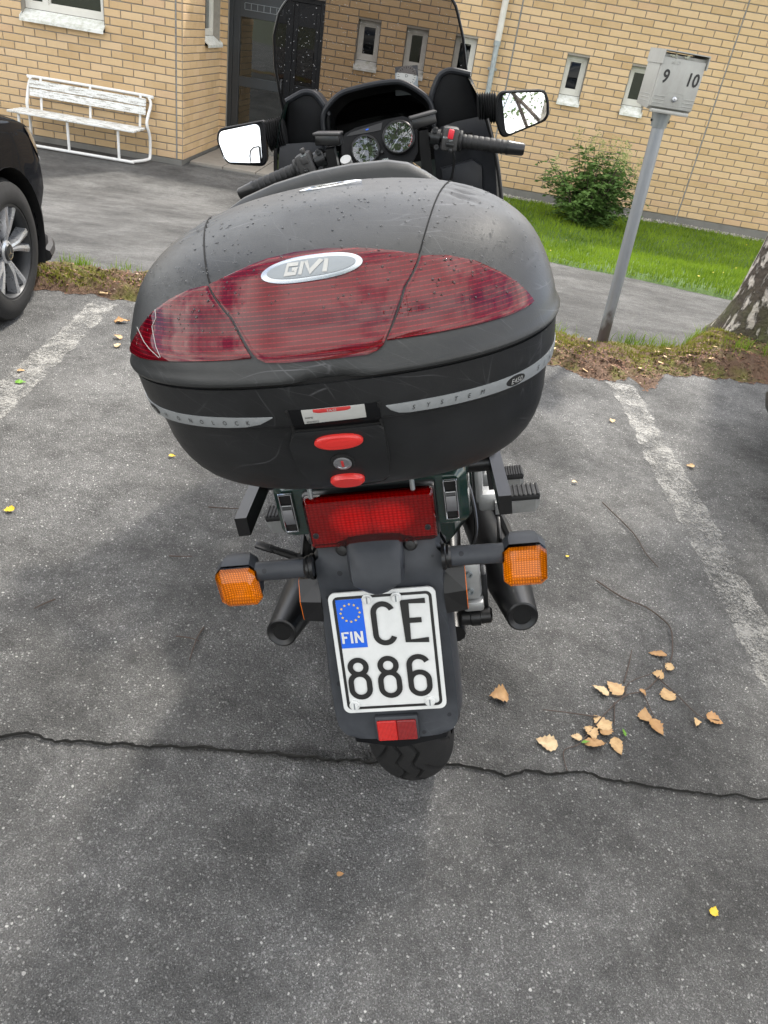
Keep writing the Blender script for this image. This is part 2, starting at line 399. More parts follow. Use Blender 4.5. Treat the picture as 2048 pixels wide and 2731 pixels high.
# --- heating post
def post_box():
    t = NT('post_box_plastic'); o = t.obj()
    n = t.noise(t.mapping(o, (12, 12, 5)), 1.0, 6, 0.7); c = t.mix(t.ramp(n, [(0.4, (0,)), (0.75, (0.6,))]), (0.36, 0.36, 0.335, 1), (0.24, 0.235, 0.215, 1))
    M['post_box_plastic'] = t.done(t.bsdf(Base_Color=c, Roughness=0.55))
post_box()
def post_metal():
    t = NT('post_metal'); o = t.pos()
    n = t.noise(t.mapping(o, (18, 18, 3)), 1.0, 6, 0.7); z = t.n('SeparateXYZ', {0: o}).outputs[2]
    c = t.mix(n, (0.22, 0.235, 0.25, 1), (0.36, 0.38, 0.40, 1))
    rust = t.ramp(t.math('SUBTRACT', t.noise(t.mapping(o, (9, 9, 5)), 1.0, 5), t.math('MULTIPLY', z, 1.5)), [(0.16, (0,)), (0.3, (0.85,))])
    c = t.mix(rust, c, (0.075, 0.055, 0.045, 1))
    M['post_metal'] = t.done(t.bsdf(Base_Color=c, Roughness=0.45, Metallic=0.55, Normal=t.bump(n, 0.15, 0.004)))
post_metal()
simple('black_ink', (0.012, 0.012, 0.012), 0.5)
simple('steel_lock', (0.45, 0.46, 0.48), 0.3, metal=0.9)
simple('lichen', (0.35, 0.36, 0.28), 0.9, bump=0.8, bscale=400, var=0.4, vscale=120)
# --- car
def car_paint(name, c):
    t = NT(name); o = t.obj()
    d = t.noise(o, 7, 6, 0.7)
    p = t.bsdf(Base_Color=c, Metallic=0.0, Roughness=t.math('ADD', 0.22, t.math('MULTIPLY', d, 0.1)))
    p.inputs['Coat Weight'].default_value = 0.22; p.inputs['Specular IOR Level'].default_value = 0.0; p.inputs['Coat Roughness'].default_value = 0.04
    M[name] = t.done(p)
car_paint('car_paint_black', (0.006, 0.0065, 0.008, 1)); car_paint('car_paint_blue', (0.010, 0.013, 0.020, 1))
def rubber():
    t = NT('tyre_rubber'); o = t.obj()
    n = t.noise(o, 25, 6, 0.7)
    c = t.mix(n, (0.010, 0.010, 0.0105, 1), (0.028, 0.0275, 0.027, 1))
    M['tyre_rubber'] = t.done(t.bsdf(Base_Color=c, Specular_IOR_Level=0.25, Roughness=0.7, Normal=t.bump(t.noise(o, 400, 2), 0.25, 0.002)))
rubber()
simple('alloy', (0.42, 0.43, 0.45), 0.28, metal=0.65, var=0.12)
simple('alloy_dark', (0.030, 0.031, 0.033), 0.45, metal=0.4)
simple('black_plastic', (0.008, 0.0083, 0.009), 0.5, bump=0.25, bscale=700, var=0.2)
simple('trim_chrome', (0.62, 0.63, 0.65), 0.12, metal=1.0)
simple('car_glass', (0.01, 0.012, 0.013), 0.05, coat=1.0)
def clear(name, col, ior=1.45, boost=1.0, rough=0.02, bumpn=None):
    t = NT(name)
    gl = t.n('BsdfGlossy', {'Color': (1, 1, 1, 1), 'Roughness': rough}); tr = t.n('BsdfTransparent', {'Color': col})
    fi = {'IOR': ior}
    fr = t.n('Fresnel', fi)
    if bumpn:
        b = bumpn(t); t.set(gl.inputs['Normal'], b)
    M[name] = t.done(t.n('MixShader', {0: t.math('MULTIPLY', fr.outputs[0], boost), 1: tr.outputs[0], 2: gl.outputs[0]}))
clear('headlight_glass', (0.75, 0.78, 0.80, 1), 1.5)
# --- motorcycle
def aged_plastic(name, a, b, rough, scratch=0.0, spots=False, spec=0.3):
    t = NT(name); o = t.obj()
    n = t.noise(o, 9, 7, 0.65); c = t.mix(t.ramp(n, [(0.3, (0,)), (0.72, (1,))]), a, b)
    rv = t.math('ADD', rough - 0.08, t.math('MULTIPLY', t.noise(o, 22, 6, 0.7), 0.2))
    grain = t.noise(o, 900, 2); h = t.math('MULTIPLY', grain, 0.4)
    if scratch:
        dens = t.ramp(t.noise(o, 7, 4, 0.6), [(0.46, (0,)), (0.7, (1,))])
        tot = None
        for (rx, ry, rz, s) in ((0.3, 0.9, 0.4, 20), (1.2, 0.2, 1.1, 26), (0.2, 0.5, 2.2, 17), (1.9, 1.3, 0.7, 23)):
            v = t.mapping(o, (1, 1, 1), (rx, ry, rz))
            w = t.n('TexNoise', {'Vector': v, 'Scale': 5.0, 'Detail': 2})
            v2 = t.mapping(t.mix(0.06, v, w.outputs['Color']), (s * 1.9, s * 0.22, s * 0.22))
            dd = t.n('TexVoronoi', {'Vector': v2, 'Scale': 1.0, 'Randomness': 1.0}, feature='DISTANCE_TO_EDGE').outputs['Distance']
            q = t.ramp(dd, [(0.0, (1,)), (0.006, (0.4,)), (0.012, (0,))])
            q = t.math('MULTIPLY', q, t.ramp(t.noise(v2, 0.9, 3), [(0.48, (0,)), (0.62, (1,))]))
            tot = q if tot is None else t.math('MAXIMUM', tot, q)
        sc = t.math('MULTIPLY', tot, t.math('MULTIPLY', dens, scratch))
        c = t.mix(sc, c, (0.20, 0.20, 0.21, 1)); h = t.math('ADD', h, t.math('MULTIPLY', sc, -0.5))
    if spots:
        v = t.n('TexVoronoi', {'Vector': o, 'Scale': 62.0}); sp = t.n('SeparateColor', {0: v.outputs['Color']})
        msk = t.math('MULTIPLY', t.math('GREATER_THAN', sp.outputs[0], 0.80), t.math('LESS_THAN', v.outputs['Distance'], t.math('MULTIPLY', sp.outputs[1], 0.34)))
        c = t.mix(t.math('MULTIPLY', msk, 0.75), c, tuple(x * 0.45 for x in a[:3]) + (1,))
    p = t.bsdf(Base_Color=c, Roughness=rv, Normal=t.bump(h, 0.3, 0.0015)); p.inputs['Specular IOR Level'].default_value = spec
    M[name] = t.done(p)
aged_plastic('case_plastic', (0.018, 0.019, 0.0195, 1), (0.036, 0.037, 0.037, 1), 0.41, 0.5, False, 0.38)
aged_plastic('tub_plastic', (0.009, 0.0094, 0.010, 1), (0.018, 0.0188, 0.020, 1), 0.42, 0.4, False, 0.32)
aged_plastic('fender_plastic', (0.026, 0.029, 0.034, 1), (0.052, 0.056, 0.064, 1), 0.44, 0.15, True)
aged_plastic('cockpit_plastic', (0.0030, 0.0032, 0.0038, 1), (0.007, 0.0073, 0.0085, 1), 0.50, 0.0, False, 0.16)
aged_plastic('fairing_inner', (0.010, 0.011, 0.013, 1), (0.020, 0.0215, 0.026, 1), 0.40)
simple('satin_black', (0.005, 0.005, 0.0055), 0.33, var=0.3)
simple('grip_rubber', (0.006, 0.006, 0.0066), 0.55, bump=0.3, bscale=500)
simple('switch_plastic', (0.034, 0.033, 0.033), 0.55, bump=0.3, bscale=800, var=0.2)
simple('muffler_black', (0.006, 0.006, 0.0066), 0.36, var=0.35, vscale=16)
simple('hole_black', (0.003, 0.003, 0.003), 0.95)
simple('red_switch', (0.62, 0.018, 0.035), 0.4)
simple('red_button', (0.55, 0.022, 0.018), 0.38, var=0.08, coat=0.3)
simple('cast_alloy', (0.40, 0.405, 0.40), 0.45, metal=0.6, var=0.25, vscale=30, bump=0.2, bscale=200)
simple('plate_white', (0.62, 0.63, 0.62), 0.42, var=0.13, vscale=45)
simple('plate_black', (0.010, 0.010, 0.010), 0.42)
simple('plate_blue', (0.006, 0.105, 0.62), 0.42)
simple('star_yellow', (0.75, 0.52, 0.06), 0.4)
simple('grey_strip', (0.25, 0.262, 0.268), 0.42, metal=0.2, var=0.12, vscale=60, bump=0.3, bscale=120)
simple('label_white', (0.36, 0.36, 0.345), 0.45, var=0.1, vscale=60)
simple('label_red', (0.42, 0.03, 0.03), 0.45)
simple('badge_grey', (0.20, 0.22, 0.235), 0.35, metal=0.3)
simple('badge_silver', (0.42, 0.45, 0.48), 0.25, metal=0.8)
simple('orange_reflector', (0.75, 0.16, 0.01), 0.25)
simple('lamp_reflector', (0.80, 0.80, 0.80), 0.25, metal=0.55)
def green_paint():
    t = NT('green_paint'); o = t.obj()
    fl = t.voro(o, 900, out='Color'); c = t.mix(0.16, (0.006, 0.026, 0.020, 1), fl)
    c = t.mix(0.86, c, (0.006, 0.028, 0.021, 1))
    p = t.bsdf(Base_Color=c, Metallic=0.35, Roughness=0.28); p.inputs['Coat Weight'].default_value = 1.0; p.inputs['Coat Roughness'].default_value = 0.05
    M['green_paint'] = t.done(p)
green_paint()
def ribs(sx, sz):
    def f(t):
        o = t.obj(); xyz = t.n('SeparateXYZ', {0: o})
        a = t.math('SINE', t.math('MULTIPLY', xyz.outputs[0], sx)); b = t.math('SINE', t.math('MULTIPLY', xyz.outputs[2], sz))
        return t.bump(t.math('ADD', t.math('ABSOLUTE', a), t.math('ABSOLUTE', b)), 0.5, 0.003)
    return f
clear('tail_glass', (0.80, 0.030, 0.035, 1), 1.45, 0.8, 0.05)
clear('amber_glass', (1.0, 0.50, 0.05, 1), 1.45, 0.8, 0.05)
def ribbed(name, col, hi, sx, sz, rough=0.25):
    t = NT(name); o = t.obj(); xyz = t.n('SeparateXYZ', {0: o})
    a = t.math('ABSOLUTE', t.math('SINE', t.math('MULTIPLY', xyz.outputs[0], sx))); b = t.math('ABSOLUTE', t.math('SINE', t.math('MULTIPLY', xyz.outputs[2], sz)))
    h = t.math('MULTIPLY', a, b)
    c = t.mix(t.ramp(h, [(0.25, (0,)), (0.8, (1,))]), col, hi)
    M[name] = t.done(t.bsdf(Base_Color=c, Roughness=rough, Metallic=0.1, Normal=t.bump(h, 0.5, 0.002)))
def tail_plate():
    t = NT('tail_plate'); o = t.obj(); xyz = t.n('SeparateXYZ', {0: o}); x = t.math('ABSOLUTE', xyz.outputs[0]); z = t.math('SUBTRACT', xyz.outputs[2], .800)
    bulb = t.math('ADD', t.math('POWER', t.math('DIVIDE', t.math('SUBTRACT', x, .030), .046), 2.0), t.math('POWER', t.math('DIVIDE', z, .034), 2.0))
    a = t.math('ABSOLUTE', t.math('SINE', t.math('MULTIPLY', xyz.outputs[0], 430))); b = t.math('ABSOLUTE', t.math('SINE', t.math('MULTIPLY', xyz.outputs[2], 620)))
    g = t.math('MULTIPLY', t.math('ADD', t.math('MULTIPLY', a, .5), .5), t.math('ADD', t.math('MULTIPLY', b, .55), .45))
    silver = t.mix(g, (.20, .16, .16, 1), (.85, .8, .8, 1))     # bright reflection round each lamp centre painted into the colour, darker outside
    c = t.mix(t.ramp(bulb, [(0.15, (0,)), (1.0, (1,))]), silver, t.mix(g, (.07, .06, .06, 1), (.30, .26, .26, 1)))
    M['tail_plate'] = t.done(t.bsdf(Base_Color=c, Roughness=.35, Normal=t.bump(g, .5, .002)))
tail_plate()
ribbed('tail_back', (0.55, 0.50, 0.50, 1), (0.95, 0.9, 0.9, 1), 420, 560)
ribbed('amber_back', (0.55, 0.5, 0.45, 1), (1, 1, 1, 1), 700, 700)
ribbed('reflector_red', (0.10, 0.002, 0.003, 1), (0.42, 0.012, 0.012, 1), 1300, 1300, 0.2)
ribbed('reflector_red_bright', (0.30, 0.004, 0.004, 1), (0.85, 0.03, 0.02, 1), 1300, 1300, 0.2)
def lens_case():
    t = NT('case_lens'); o = t.obj(); xyz = t.n('SeparateXYZ', {0: o}); z = xyz.outputs[2]; x = xyz.outputs[0]
    line = t.math('ABSOLUTE', t.math('SINE', t.math('MULTIPLY', z, 760)))
    dot = t.math('ABSOLUTE', t.math('SINE', t.math('MULTIPLY', x, 620)))
    m_ = t.math('MULTIPLY', t.ramp(line, [(0.0, (1,)), (0.22, (0.7,)), (0.4, (0,))]), t.ramp(dot, [(0.1, (0.35,)), (0.6, (1,))]))
    band = t.math('SINE', t.math('ADD', t.math('MULTIPLY', z, 95), t.math('MULTIPLY', x, 3)))
    base = t.mix(t.ramp(band, [(0.3, (0,)), (1.0, (0.6,))]), (0.072, 0.001, 0.004, 1), (0.028, 0.0004, 0.006, 1))
    c = t.mix(t.math('MULTIPLY', m_, 0.42), base, (0.36, 0.006, 0.018, 1))
    p = t.bsdf(Base_Color=c, Roughness=0.25, Normal=t.bump(t.math('MULTIPLY', line, dot), 0.25, 0.001))
    p.inputs['Coat Weight'].default_value = 1.0; p.inputs['Coat Roughness'].default_value = 0.012; p.inputs['Coat IOR'].default_value = 1.42; p.inputs['Specular IOR Level'].default_value = 0.0
    M['case_lens'] = t.done(p)
lens_case()
clear('windscreen_tint', (0.335, 0.315, 0.315, 1), 1.3, 0.7, 0.015, lambda t: t.bump(t.noise(t.obj(), 7, 2), 0.05, 0.02))
clear('gauge_glass', (0.9, 0.92, 0.92, 1), 1.6, 2.4, 0.01)
simple('gauge_face', (0.010, 0.010, 0.011), 0.5); simple('gauge_mark', (0.55, 0.62, 0.62), 0.5); simple('needle_white', (0.8, 0.8, 0.78), 0.4)
t = NT('mirror_glass'); M['mirror_glass'] = t.done(t.bsdf(Base_Color=(0.86, 0.88, 0.89, 1), Metallic=1.0, Roughness=0.015))
def drops():
    t = NT('water_drop')
    gl = t.n('BsdfGlossy', {'Roughness': 0.02}); tr = t.n('BsdfTransparent', {'Color': (0.50, 0.50, 0.50, 1)})
    M['water_drop'] = t.done(t.n('MixShader', {0: t.math('ADD', t.math('MULTIPLY', t.n('Fresnel', {'IOR': 1.4}).outputs[0], 1.1), 0.015), 1: tr.outputs[0], 2: gl.outputs[0]}))
drops()
t = NT('screen_drop'); M['screen_drop'] = t.done(t.n('MixShader', {0: 0.42, 1: t.n('BsdfTransparent', {'Color': (.8, .8, .8, 1)}).outputs[0], 2: t.n('BsdfGlossy', {'Roughness': 0.05}).outputs[0]}))
# ------------------------------------------------------------------ terrain
def kd(x, y): return -0.183 * x + 0.983 * y           # distance across the verge
def gz(x, y):
    return -0.53 * min(max((kd(x, y) - 4.7) / 4.6, 0.0), 1.0)
def sheet(name, xs, ys, zf, mat, keep=None, smooth=True):
    v = [(x, y, zf(x, y)) for y in ys for x in xs]; n = len(xs); f = []
    for j in range(len(ys) - 1):
        for i in range(n - 1):
            if keep is None or keep(0.5 * (xs[i] + xs[i + 1]), 0.5 * (ys[j] + ys[j + 1])): f.append((j * n + i, j * n + i + 1, (j + 1) * n + i + 1, (j + 1) * n + i))
    return tag(raw(name, v, f, mat, smooth=smooth), kind='structure')
lin = lambda a, b, n: [a + (b - a) * i / (n - 1) for i in range(n)]
far = [-600, -200, -60, -25] + lin(-14, 14, 29) + [25, 60, 200, 600]
sheet('ground', far, far, lambda x, y: gz(x, y) - 0.05, 'far_ground')
# parking lot: flat, its far edge follows the verge
def strip_sheet(name, x0, x1, nx, lo, hi, ny, zf, mat):
    v = []; f = []
    for j in range(ny):
        for i in range(nx):
            x = x0 + (x1 - x0) * i / (nx - 1); a = lo(x); b = hi(x); y = a + (b - a) * j / (ny - 1); v.append((x, y, zf(x, y)))
    for j in range(ny - 1):
        for i in range(nx - 1): f.append((j * nx + i, j * nx + i + 1, (j + 1) * nx + i + 1, (j + 1) * nx + i))
    return tag(raw(name, v, f, mat, smooth=True), kind='structure')
edge_d = lambda d: (lambda x: (d + 0.183 * x) / 0.983)
parking = strip_sheet('parking_lot', -16, 16, 40, lambda x: -14.0, edge_d(4.40), 8, lambda x, y: 0.0, 'asphalt')
path = strip_sheet('path', -14, 14, 57, edge_d(4.30), lambda x: 14.0, 40, lambda x, y: gz(x, y) - 0.012, 'path_asphalt')
LAWN_F = [(0.7, 9.4), (0.9, 8.6), (1.29, 8.18), (1.8, 7.95), (2.3, 7.71), (2.83, 7.30), (3.6, 6.95), (5.0, 6.5), (8.0, 6.3), (14.0, 6.6)]
lawn_front = lambda x: float(np.interp(x, [p[0] for p in LAWN_F], [p[1] for p in LAWN_F])) + 0.02 * math.sin(7 * x) + 0.014 * math.sin(19 * x)
def lawn_z(x, y): return gz(x, y) + 0.035 * min(1.0, max(0.0, (y - lawn_front(x)) / 0.12)) + 0.01 * math.sin(2.1 * x + y)
lawn = strip_sheet('lawn', 0.75, 14, 90, lawn_front, lambda x: 12.72, 40, lambda x, y: lawn_z(x, y) + 0.006 if y > lawn_front(x) + 0.02 else gz(x, y) - 0.03, 'lawn_soil')
def blades(name, n, sampler, zf, h0, h1, w, mat, parent=None, lean=0.5, kind='stuff', seg=1):
    v = []; f = []
    for i in range(n):
        x, y = sampler(); z = zf(x, y); h = random.uniform(h0, h1); a = random.uniform(0, 6.283); b = random.uniform(0, 6.283); ln = random.uniform(0, lean) * h
        dx, dy = math.cos(a) * w * 0.5, math.sin(a) * w * 0.5; lx, ly = math.cos(b) * ln, math.sin(b) * ln
        k = len(v)
        if seg == 1:
            v += [(x - dx, y - dy, z), (x + dx, y + dy, z), (x + lx, y + ly, z + h)]; f.append((k, k + 1, k + 2))
        else:
            v += [(x - dx, y - dy, z), (x + dx, y + dy, z), (x + dx * .8 + lx * .3, y + dy * .8 + ly * .3, z + h * .55), (x - dx * .8 + lx * .3, y - dy * .8 + ly * .3, z + h * .55), (x + lx, y + ly, z + h * .95)]
            f += [(k, k + 1, k + 2, k + 3), (k + 3, k + 2, k + 4)]
    o = raw(name, v, f, mat, parent)
    return tag(o, kind=kind)
def lawn_pt():
    while True:
        x = random.uniform(0.8, 7.0); y = random.uniform(6.4, 12.6)
        if y > lawn_front(x) + 0.01 and x < 1.5 + y * 0.45 and y < 12.48 + .06 * math.sin(9 * x): return x, y
tag(blades('lawn_grass', 42000, lawn_pt, lawn_z, 0.03, 0.075, 0.012, 'grass'), 'short mown green grass of the lawn beside the brick wall', 'grass')
# --- painted bay lines
def bay_line(cl, hw, lab):
    v = []; f = []; ed = []
    pts = []
    for (a, b) in zip(cl[:-1], cl[1:]):
        for k in range(14): u = k / 14; pts.append((a[0] + (b[0] - a[0]) * u, a[1] + (b[1] - a[1]) * u))
    pts.append(cl[-1])
    for (x, y) in pts:
        for s, e in ((-1, 1), (-0.72, 0), (0, 0), (0.72, 0), (1, 1)):
            v.append((x + s * hw * (1 + 0.10 * math.sin(5 * y + s)) + 0.006 * math.sin(37 * y + 3 * s), y, 0.004)); ed.append(e)
    for j in range(len(pts) - 1):
        for i in range(4): f.append((j * 5 + i, j * 5 + i + 1, (j + 1) * 5 + i + 1, (j + 1) * 5 + i))
    o = raw('painted_line', v, f, 'road_paint')
    at = o.data.attributes.new('edge', 'FLOAT', 'POINT'); at.data.foreach_set('value', ed)
    return tag(o, kind='structure', label=lab)
bay_line([(-1.675, 3.86), (-1.615, 3.28), (-1.59, 2.8), (-1.565, 2.45), (-1.47, 1.0), (-1.3, -1.5)], 0.090, 'worn white bay line beside the black car wheel')
bay_line([(1.155, 3.96), (1.178, 3.56), (1.195, 3.2), (1.205, 2.85), (1.225, 2.25), (1.255, 1.8), (1.30, 0.6), (1.36, -1.5)], 0.098, 'worn white bay line running from the heating post')
# --- crack across the bay
CR = [(-1.5, 0.99), (-1.1, 1.04), (-0.763, 1.068), (-0.714, 1.096), (-0.644, 1.084), (-0.534, 1.101), (-0.421, 1.114), (-0.32, 1.135), (-0.234, 1.137), (-0.15, 1.152), (-0.041, 1.157), (0.068, 1.173), (0.16, 1.19), (0.267, 1.207), (0.323, 1.205), (0.39, 1.199), (0.448, 1.224), (0.534, 1.23), (0.588, 1.255), (0.643, 1.236), (0.735, 1.241), (0.816, 1.244), (0.884, 1.244), (0.969, 1.257), (1.049, 1.26), (1.5, 1.28)]
def crack_strip():
    v = []; f = []; k = 0; W = [(-1.5, .0035), (-.5, .0042), (-.3, .005), (-.1, .007), (.1, .004), (.25, .0045), (.5, .004), (.7, .0026), (1.5, .0022)]
    for (a, b) in zip(CR[:-1], CR[1:]):
        n = max(4, int((b[0] - a[0]) / 0.008))
        for i in range(n):
            u = i / n; x = a[0] + (b[0] - a[0]) * u; y = a[1] + (b[1] - a[1]) * u
            y += 0.0022 * math.sin(x * 47 + 2 * math.sin(x * 13)) + 0.0016 * math.sin(x * 131 + 3 * math.sin(x * 29)) + random.uniform(-0.0012, 0.0012)
            w = float(np.interp(x, [q[0] for q in W], [q[1] for q in W])) * random.choice([.3, .5, .8, 1.0, 1.2]) * (1.0 if x < .2 else random.uniform(.5, 1))
            v += [(x, y - w, 0.0035), (x, y, -0.004), (x, y + w * random.uniform(0.5, 1.3), 0.0035)]; k += 1
    for i in range(k - 1):
        b = i * 3; f += [(b, b + 3, b + 4, b + 1), (b + 1, b + 4, b + 5, b + 2)]
    return v, f
simple('crack_dirt', (0.030, 0.029, 0.026), 0.95, bump=0.6, bscale=200, var=0.5, vscale=80)
_v, _f = crack_strip(); crk = raw('crack', [(p[0], p[1], max(p[2], 0.0025) if False else p[2] + 0.0045) for p in _v], _f, 'crack_dirt', parking)
t = NT('ground_stain'); p_ = t.pos()
_n = t.math('ADD', t.math('MULTIPLY', t.noise(p_, 14, 6, .7), .7), t.math('MULTIPLY', t.noise(p_, 90, 4, .7), .35))
_a = t.ramp(t.math('SUBTRACT', _n, t.math('MULTIPLY', t.n('Attribute', attribute_name='edge').outputs['Fac'], .55)), [(0.32, (0,)), (0.56, (0.48,))])
M['ground_stain'] = t.done(t.n('MixShader', {0: _a, 1: t.n('BsdfTransparent').outputs[0], 2: t.bsdf(Base_Color=(0.035, 0.034, 0.032, 1), Roughness=.7).outputs[0]}))
def stain(cx, cy, a, b, rot):
    v = []; e = []; f = []; n = 28
    for k in range(6):
        for i in range(n):
            an = 2 * math.pi * i / n; s_ = k / 5; x, y = a * s_ * math.cos(an), b * s_ * math.sin(an); v.append((cx + x * math.cos(rot) - y * math.sin(rot), cy + x * math.sin(rot) + y * math.cos(rot), .0022)); e.append(s_ ** 1.5)
    for k in range(5):
        for i in range(n): f.append((k * n + i, k * n + (i + 1) % n, (k + 1) * n + (i + 1) % n, (k + 1) * n + i))
    o = raw('stain', v, f, 'ground_stain', parking); at = o.data.attributes.new('edge', 'FLOAT', 'POINT'); at.data.foreach_set('value', e)
for q in ((-.06, 1.175, .26, .065, .12), (.10, 1.20, .17, .09, .1), (-.13, 1.60, .035, .028, 0), (-.35, 1.135, .30, .030, .09), (.55, 3.0, .35, .25, .5), (1.75, 2.6, .5, .7, 0)): stain(*q)
# --- verge of soil, moss and leaf litter
VF = [(-14, 4.16), (-2.6, 4.17), (-2.04, 4.19), (-1.77, 4.20), (-1.5, 4.14), (-0.6, 3.98), (0.3, 3.90), (0.81, 3.86), (0.91, 3.77), (1.067, 3.68), (1.25, 3.79), (1.285, 3.58), (1.40, 3.76), (1.468, 3.88), (1.72, 3.92), (2.0, 3.90), (2.4, 3.88), (14, 3.9)]
VB = [(-14, 4.60), (-2.2, 4.62), (-1.68, 4.60), (0.2, 4.50), (0.87, 4.40), (1.1, 4.30), (1.22, 4.38), (1.45, 4.37), (1.66, 4.34), (1.84, 4.60), (2.0, 4.72), (2.3, 4.95), (2.7, 4.9), (3.2, 4.6), (14, 4.6)]
vi = lambda T, x: float(np.interp(x, [p[0] for p in T], [p[1] for p in T]))
def verge_z(x, u):
    e = min(1.0, min(u, 1 - u) / 0.22); e = e * e * (3 - 2 * e)
    hgt = 0.035 + 0.020 * math.sin(3.1 * x + 0.7) + 0.015 * math.sin(7.7 * x) + (0.05 * math.exp(-((x - 2.2) / 0.55) ** 2))
    return hgt * e + 0.012 * e * math.sin(41 * x + 29 * u) + 0.008 * e * math.sin(97 * x + 61 * u)
def verge_pt(x, u):
    d = vi(VF, x) + (vi(VB, x) - vi(VF, x)) * u + (0.018 * math.sin(31 * x) + 0.012 * math.sin(77 * x)) * (1 if u < 0.5 else 0.4)
    y = (d + 0.183 * x) / 0.983
    return (x, y, gz(x, y) + verge_z(x, u) + (0.006 if 0.02 < u < 0.98 else -0.004))
vx = lin(-14, -3, 12)[:-1] + lin(-3, 3.2, 190) + lin(3.4, 14, 12); vn = 22
tag(raw('verge', [verge_pt(x, j / (vn - 1)) for j in range(vn) for x in vx], [(j * len(vx) + i, j * len(vx) + i + 1, (j + 1) * len(vx) + i + 1, (j + 1) * len(vx) + i) for j in range(vn - 1) for i in range(len(vx) - 1)], 'verge_soil', smooth=True), kind='structure')
def flakes(name, n, sampler, s0, s1, mat, flat=0.6, dz=0.003):
    v = []; f = []
    for i in range(n):
        x, y, z = sampler(); s = random.uniform(s0, s1); a = random.uniform(0, 6.283); tx, ty = random.gauss(0, flat), random.gauss(0, flat)
        k = len(v); ca, sa = math.cos(a), math.sin(a); r = random.uniform(0.4, 0.8)
        for (p, q) in ((-1, 0), (-.2, -r), (1, 0), (.1, r)):
            X, Y_ = p * ca - q * sa, p * sa + q * ca; v.append((x + X * s, y + Y_ * s, z + dz + s * (X * tx + Y_ * ty) * 0.5 + abs(s * 0.2)))
        f.append((k, k + 1, k + 2, k + 3))
    return tag(raw(name, v, f, mat), kind='stuff')
def verge_sampler(x0, x1, u0, u1):
    def s():
        x = random.uniform(x0, x1); u = min(1, max(0, random.triangular(u0, u1, (u0 + u1) / 2))); return verge_pt(x, u)
    return s
lit = flakes('leaf_litter', 15000, lambda: (verge_sampler(0.7, 3.0, -0.08, 0.72)() if random.random() < 0.62 else verge_sampler(-2.8, -0.8, 0.0, 0.98)()), 0.003, 0.010, 'leaf_litter')
sc_l = flakes('scattered_litter', 900, lambda: (lambda p: (p[0], p[1], 0.001))(verge_sampler(0.7, 3.0, -0.45, 0.06)() if random.random() < .6 else verge_sampler(-2.6, -0.8, -0.5, 0.06)()), 0.002, 0.008, 'leaf_litter', 0.3)
tag(sc_l, 'loose brown leaf crumbs strewn on the asphalt along the verge', 'leaf litter')
tag(lit, 'brown rotting leaves and needles covering the verge by the kerb', 'leaf litter')
big_l = flakes('pale_litter', 46, verge_sampler(0.75, 2.4, 0.0, 0.9), 0.010, 0.024, 'dry_leaf', 0.25, 0.006)
tag(big_l, 'pale fallen leaves lying scattered over the brown verge', 'leaf litter')
def moss_pt():
    while True:
        x = random.choice([random.gauss(1.42, 0.16), random.gauss(1.86, 0.13), random.gauss(0.85, 0.12), random.gauss(-2.0, 0.25), random.gauss(-2.6, .3)])
        u = random.gauss(0.62 if x > 0 else 0.3, 0.17)
        if 0.05 < u < 0.98: p = verge_pt(x, u); return p[0], p[1]
mz = lambda x, y: gz(x, y) + verge_z(x, min(0.98, max(0.02, (kd(x, y) - vi(VF, x)) / (vi(VB, x) - vi(VF, x))))) + 0.004
tag(blades('moss_tufts', 9000, moss_pt, mz, 0.008, 0.026, 0.008, 'moss', lean=1.0), 'yellow green moss cushions along the verge', 'moss')
def tuft_pt():
    c = random.choice([(-2.03, .97), (-2.0, .95), (-1.75, .97), (0.75, 0.97), (0.85, .95), (1.55, .97), (1.75, .9), (1.35, .96), (2.0, .35), (2.35, .5), (2.2, .25), (2.5, .3), (2.7, .3)])
    p = verge_pt(random.gauss(c[0], 0.05), min(1, max(0.05, random.gauss(c[1], 0.04)))); return p[0], p[1]
tag(blades('verge_grass', 900, tuft_pt, mz, 0.03, 0.11, 0.004, 'grass', lean=0.9, seg=2), 'thin grass tufts growing along the verge edge and birch foot', 'grass')
fl_ = flakes('lawn_flowers', 40, lambda: (lambda p: (p[0], p[1], lawn_z(*p) + .06))(lawn_pt()), 0.010, 0.016, 'yellow_leaf', 0.2)
tag(fl_, 'tiny yellow flowers dotted over the lawn', 'flowers')
# gravel strip under the right wall
def gravel():
    v = []; f = []
    for i in range(2600):
        x = random.uniform(0.9, 7.5); y = 12.73 - random.random() * .24; s = random.uniform(0.010, 0.028); z = lawn_z(x, min(y, 12.7)) + 0.004
        k = len(v); a = random.uniform(0, 3.14); ca, sa = math.cos(a) * s, math.sin(a) * s * random.uniform(.6, 1)
        v += [(x - ca, y - sa, z), (x + sa, y - ca, z), (x + ca, y + sa, z), (x - sa, y + ca, z), (x + random.uniform(-.3, .3) * s, y, z + s * random.uniform(.6, 1.1))]
        f += [(k, k + 1, k + 4), (k + 1, k + 2, k + 4), (k + 2, k + 3, k + 4), (k + 3, k, k + 4)]
    return tag(raw('gravel', v, f, 'gravel'), 'strip of grey gravel along the foot of the brick wall', 'gravel', kind='stuff')
gravel()

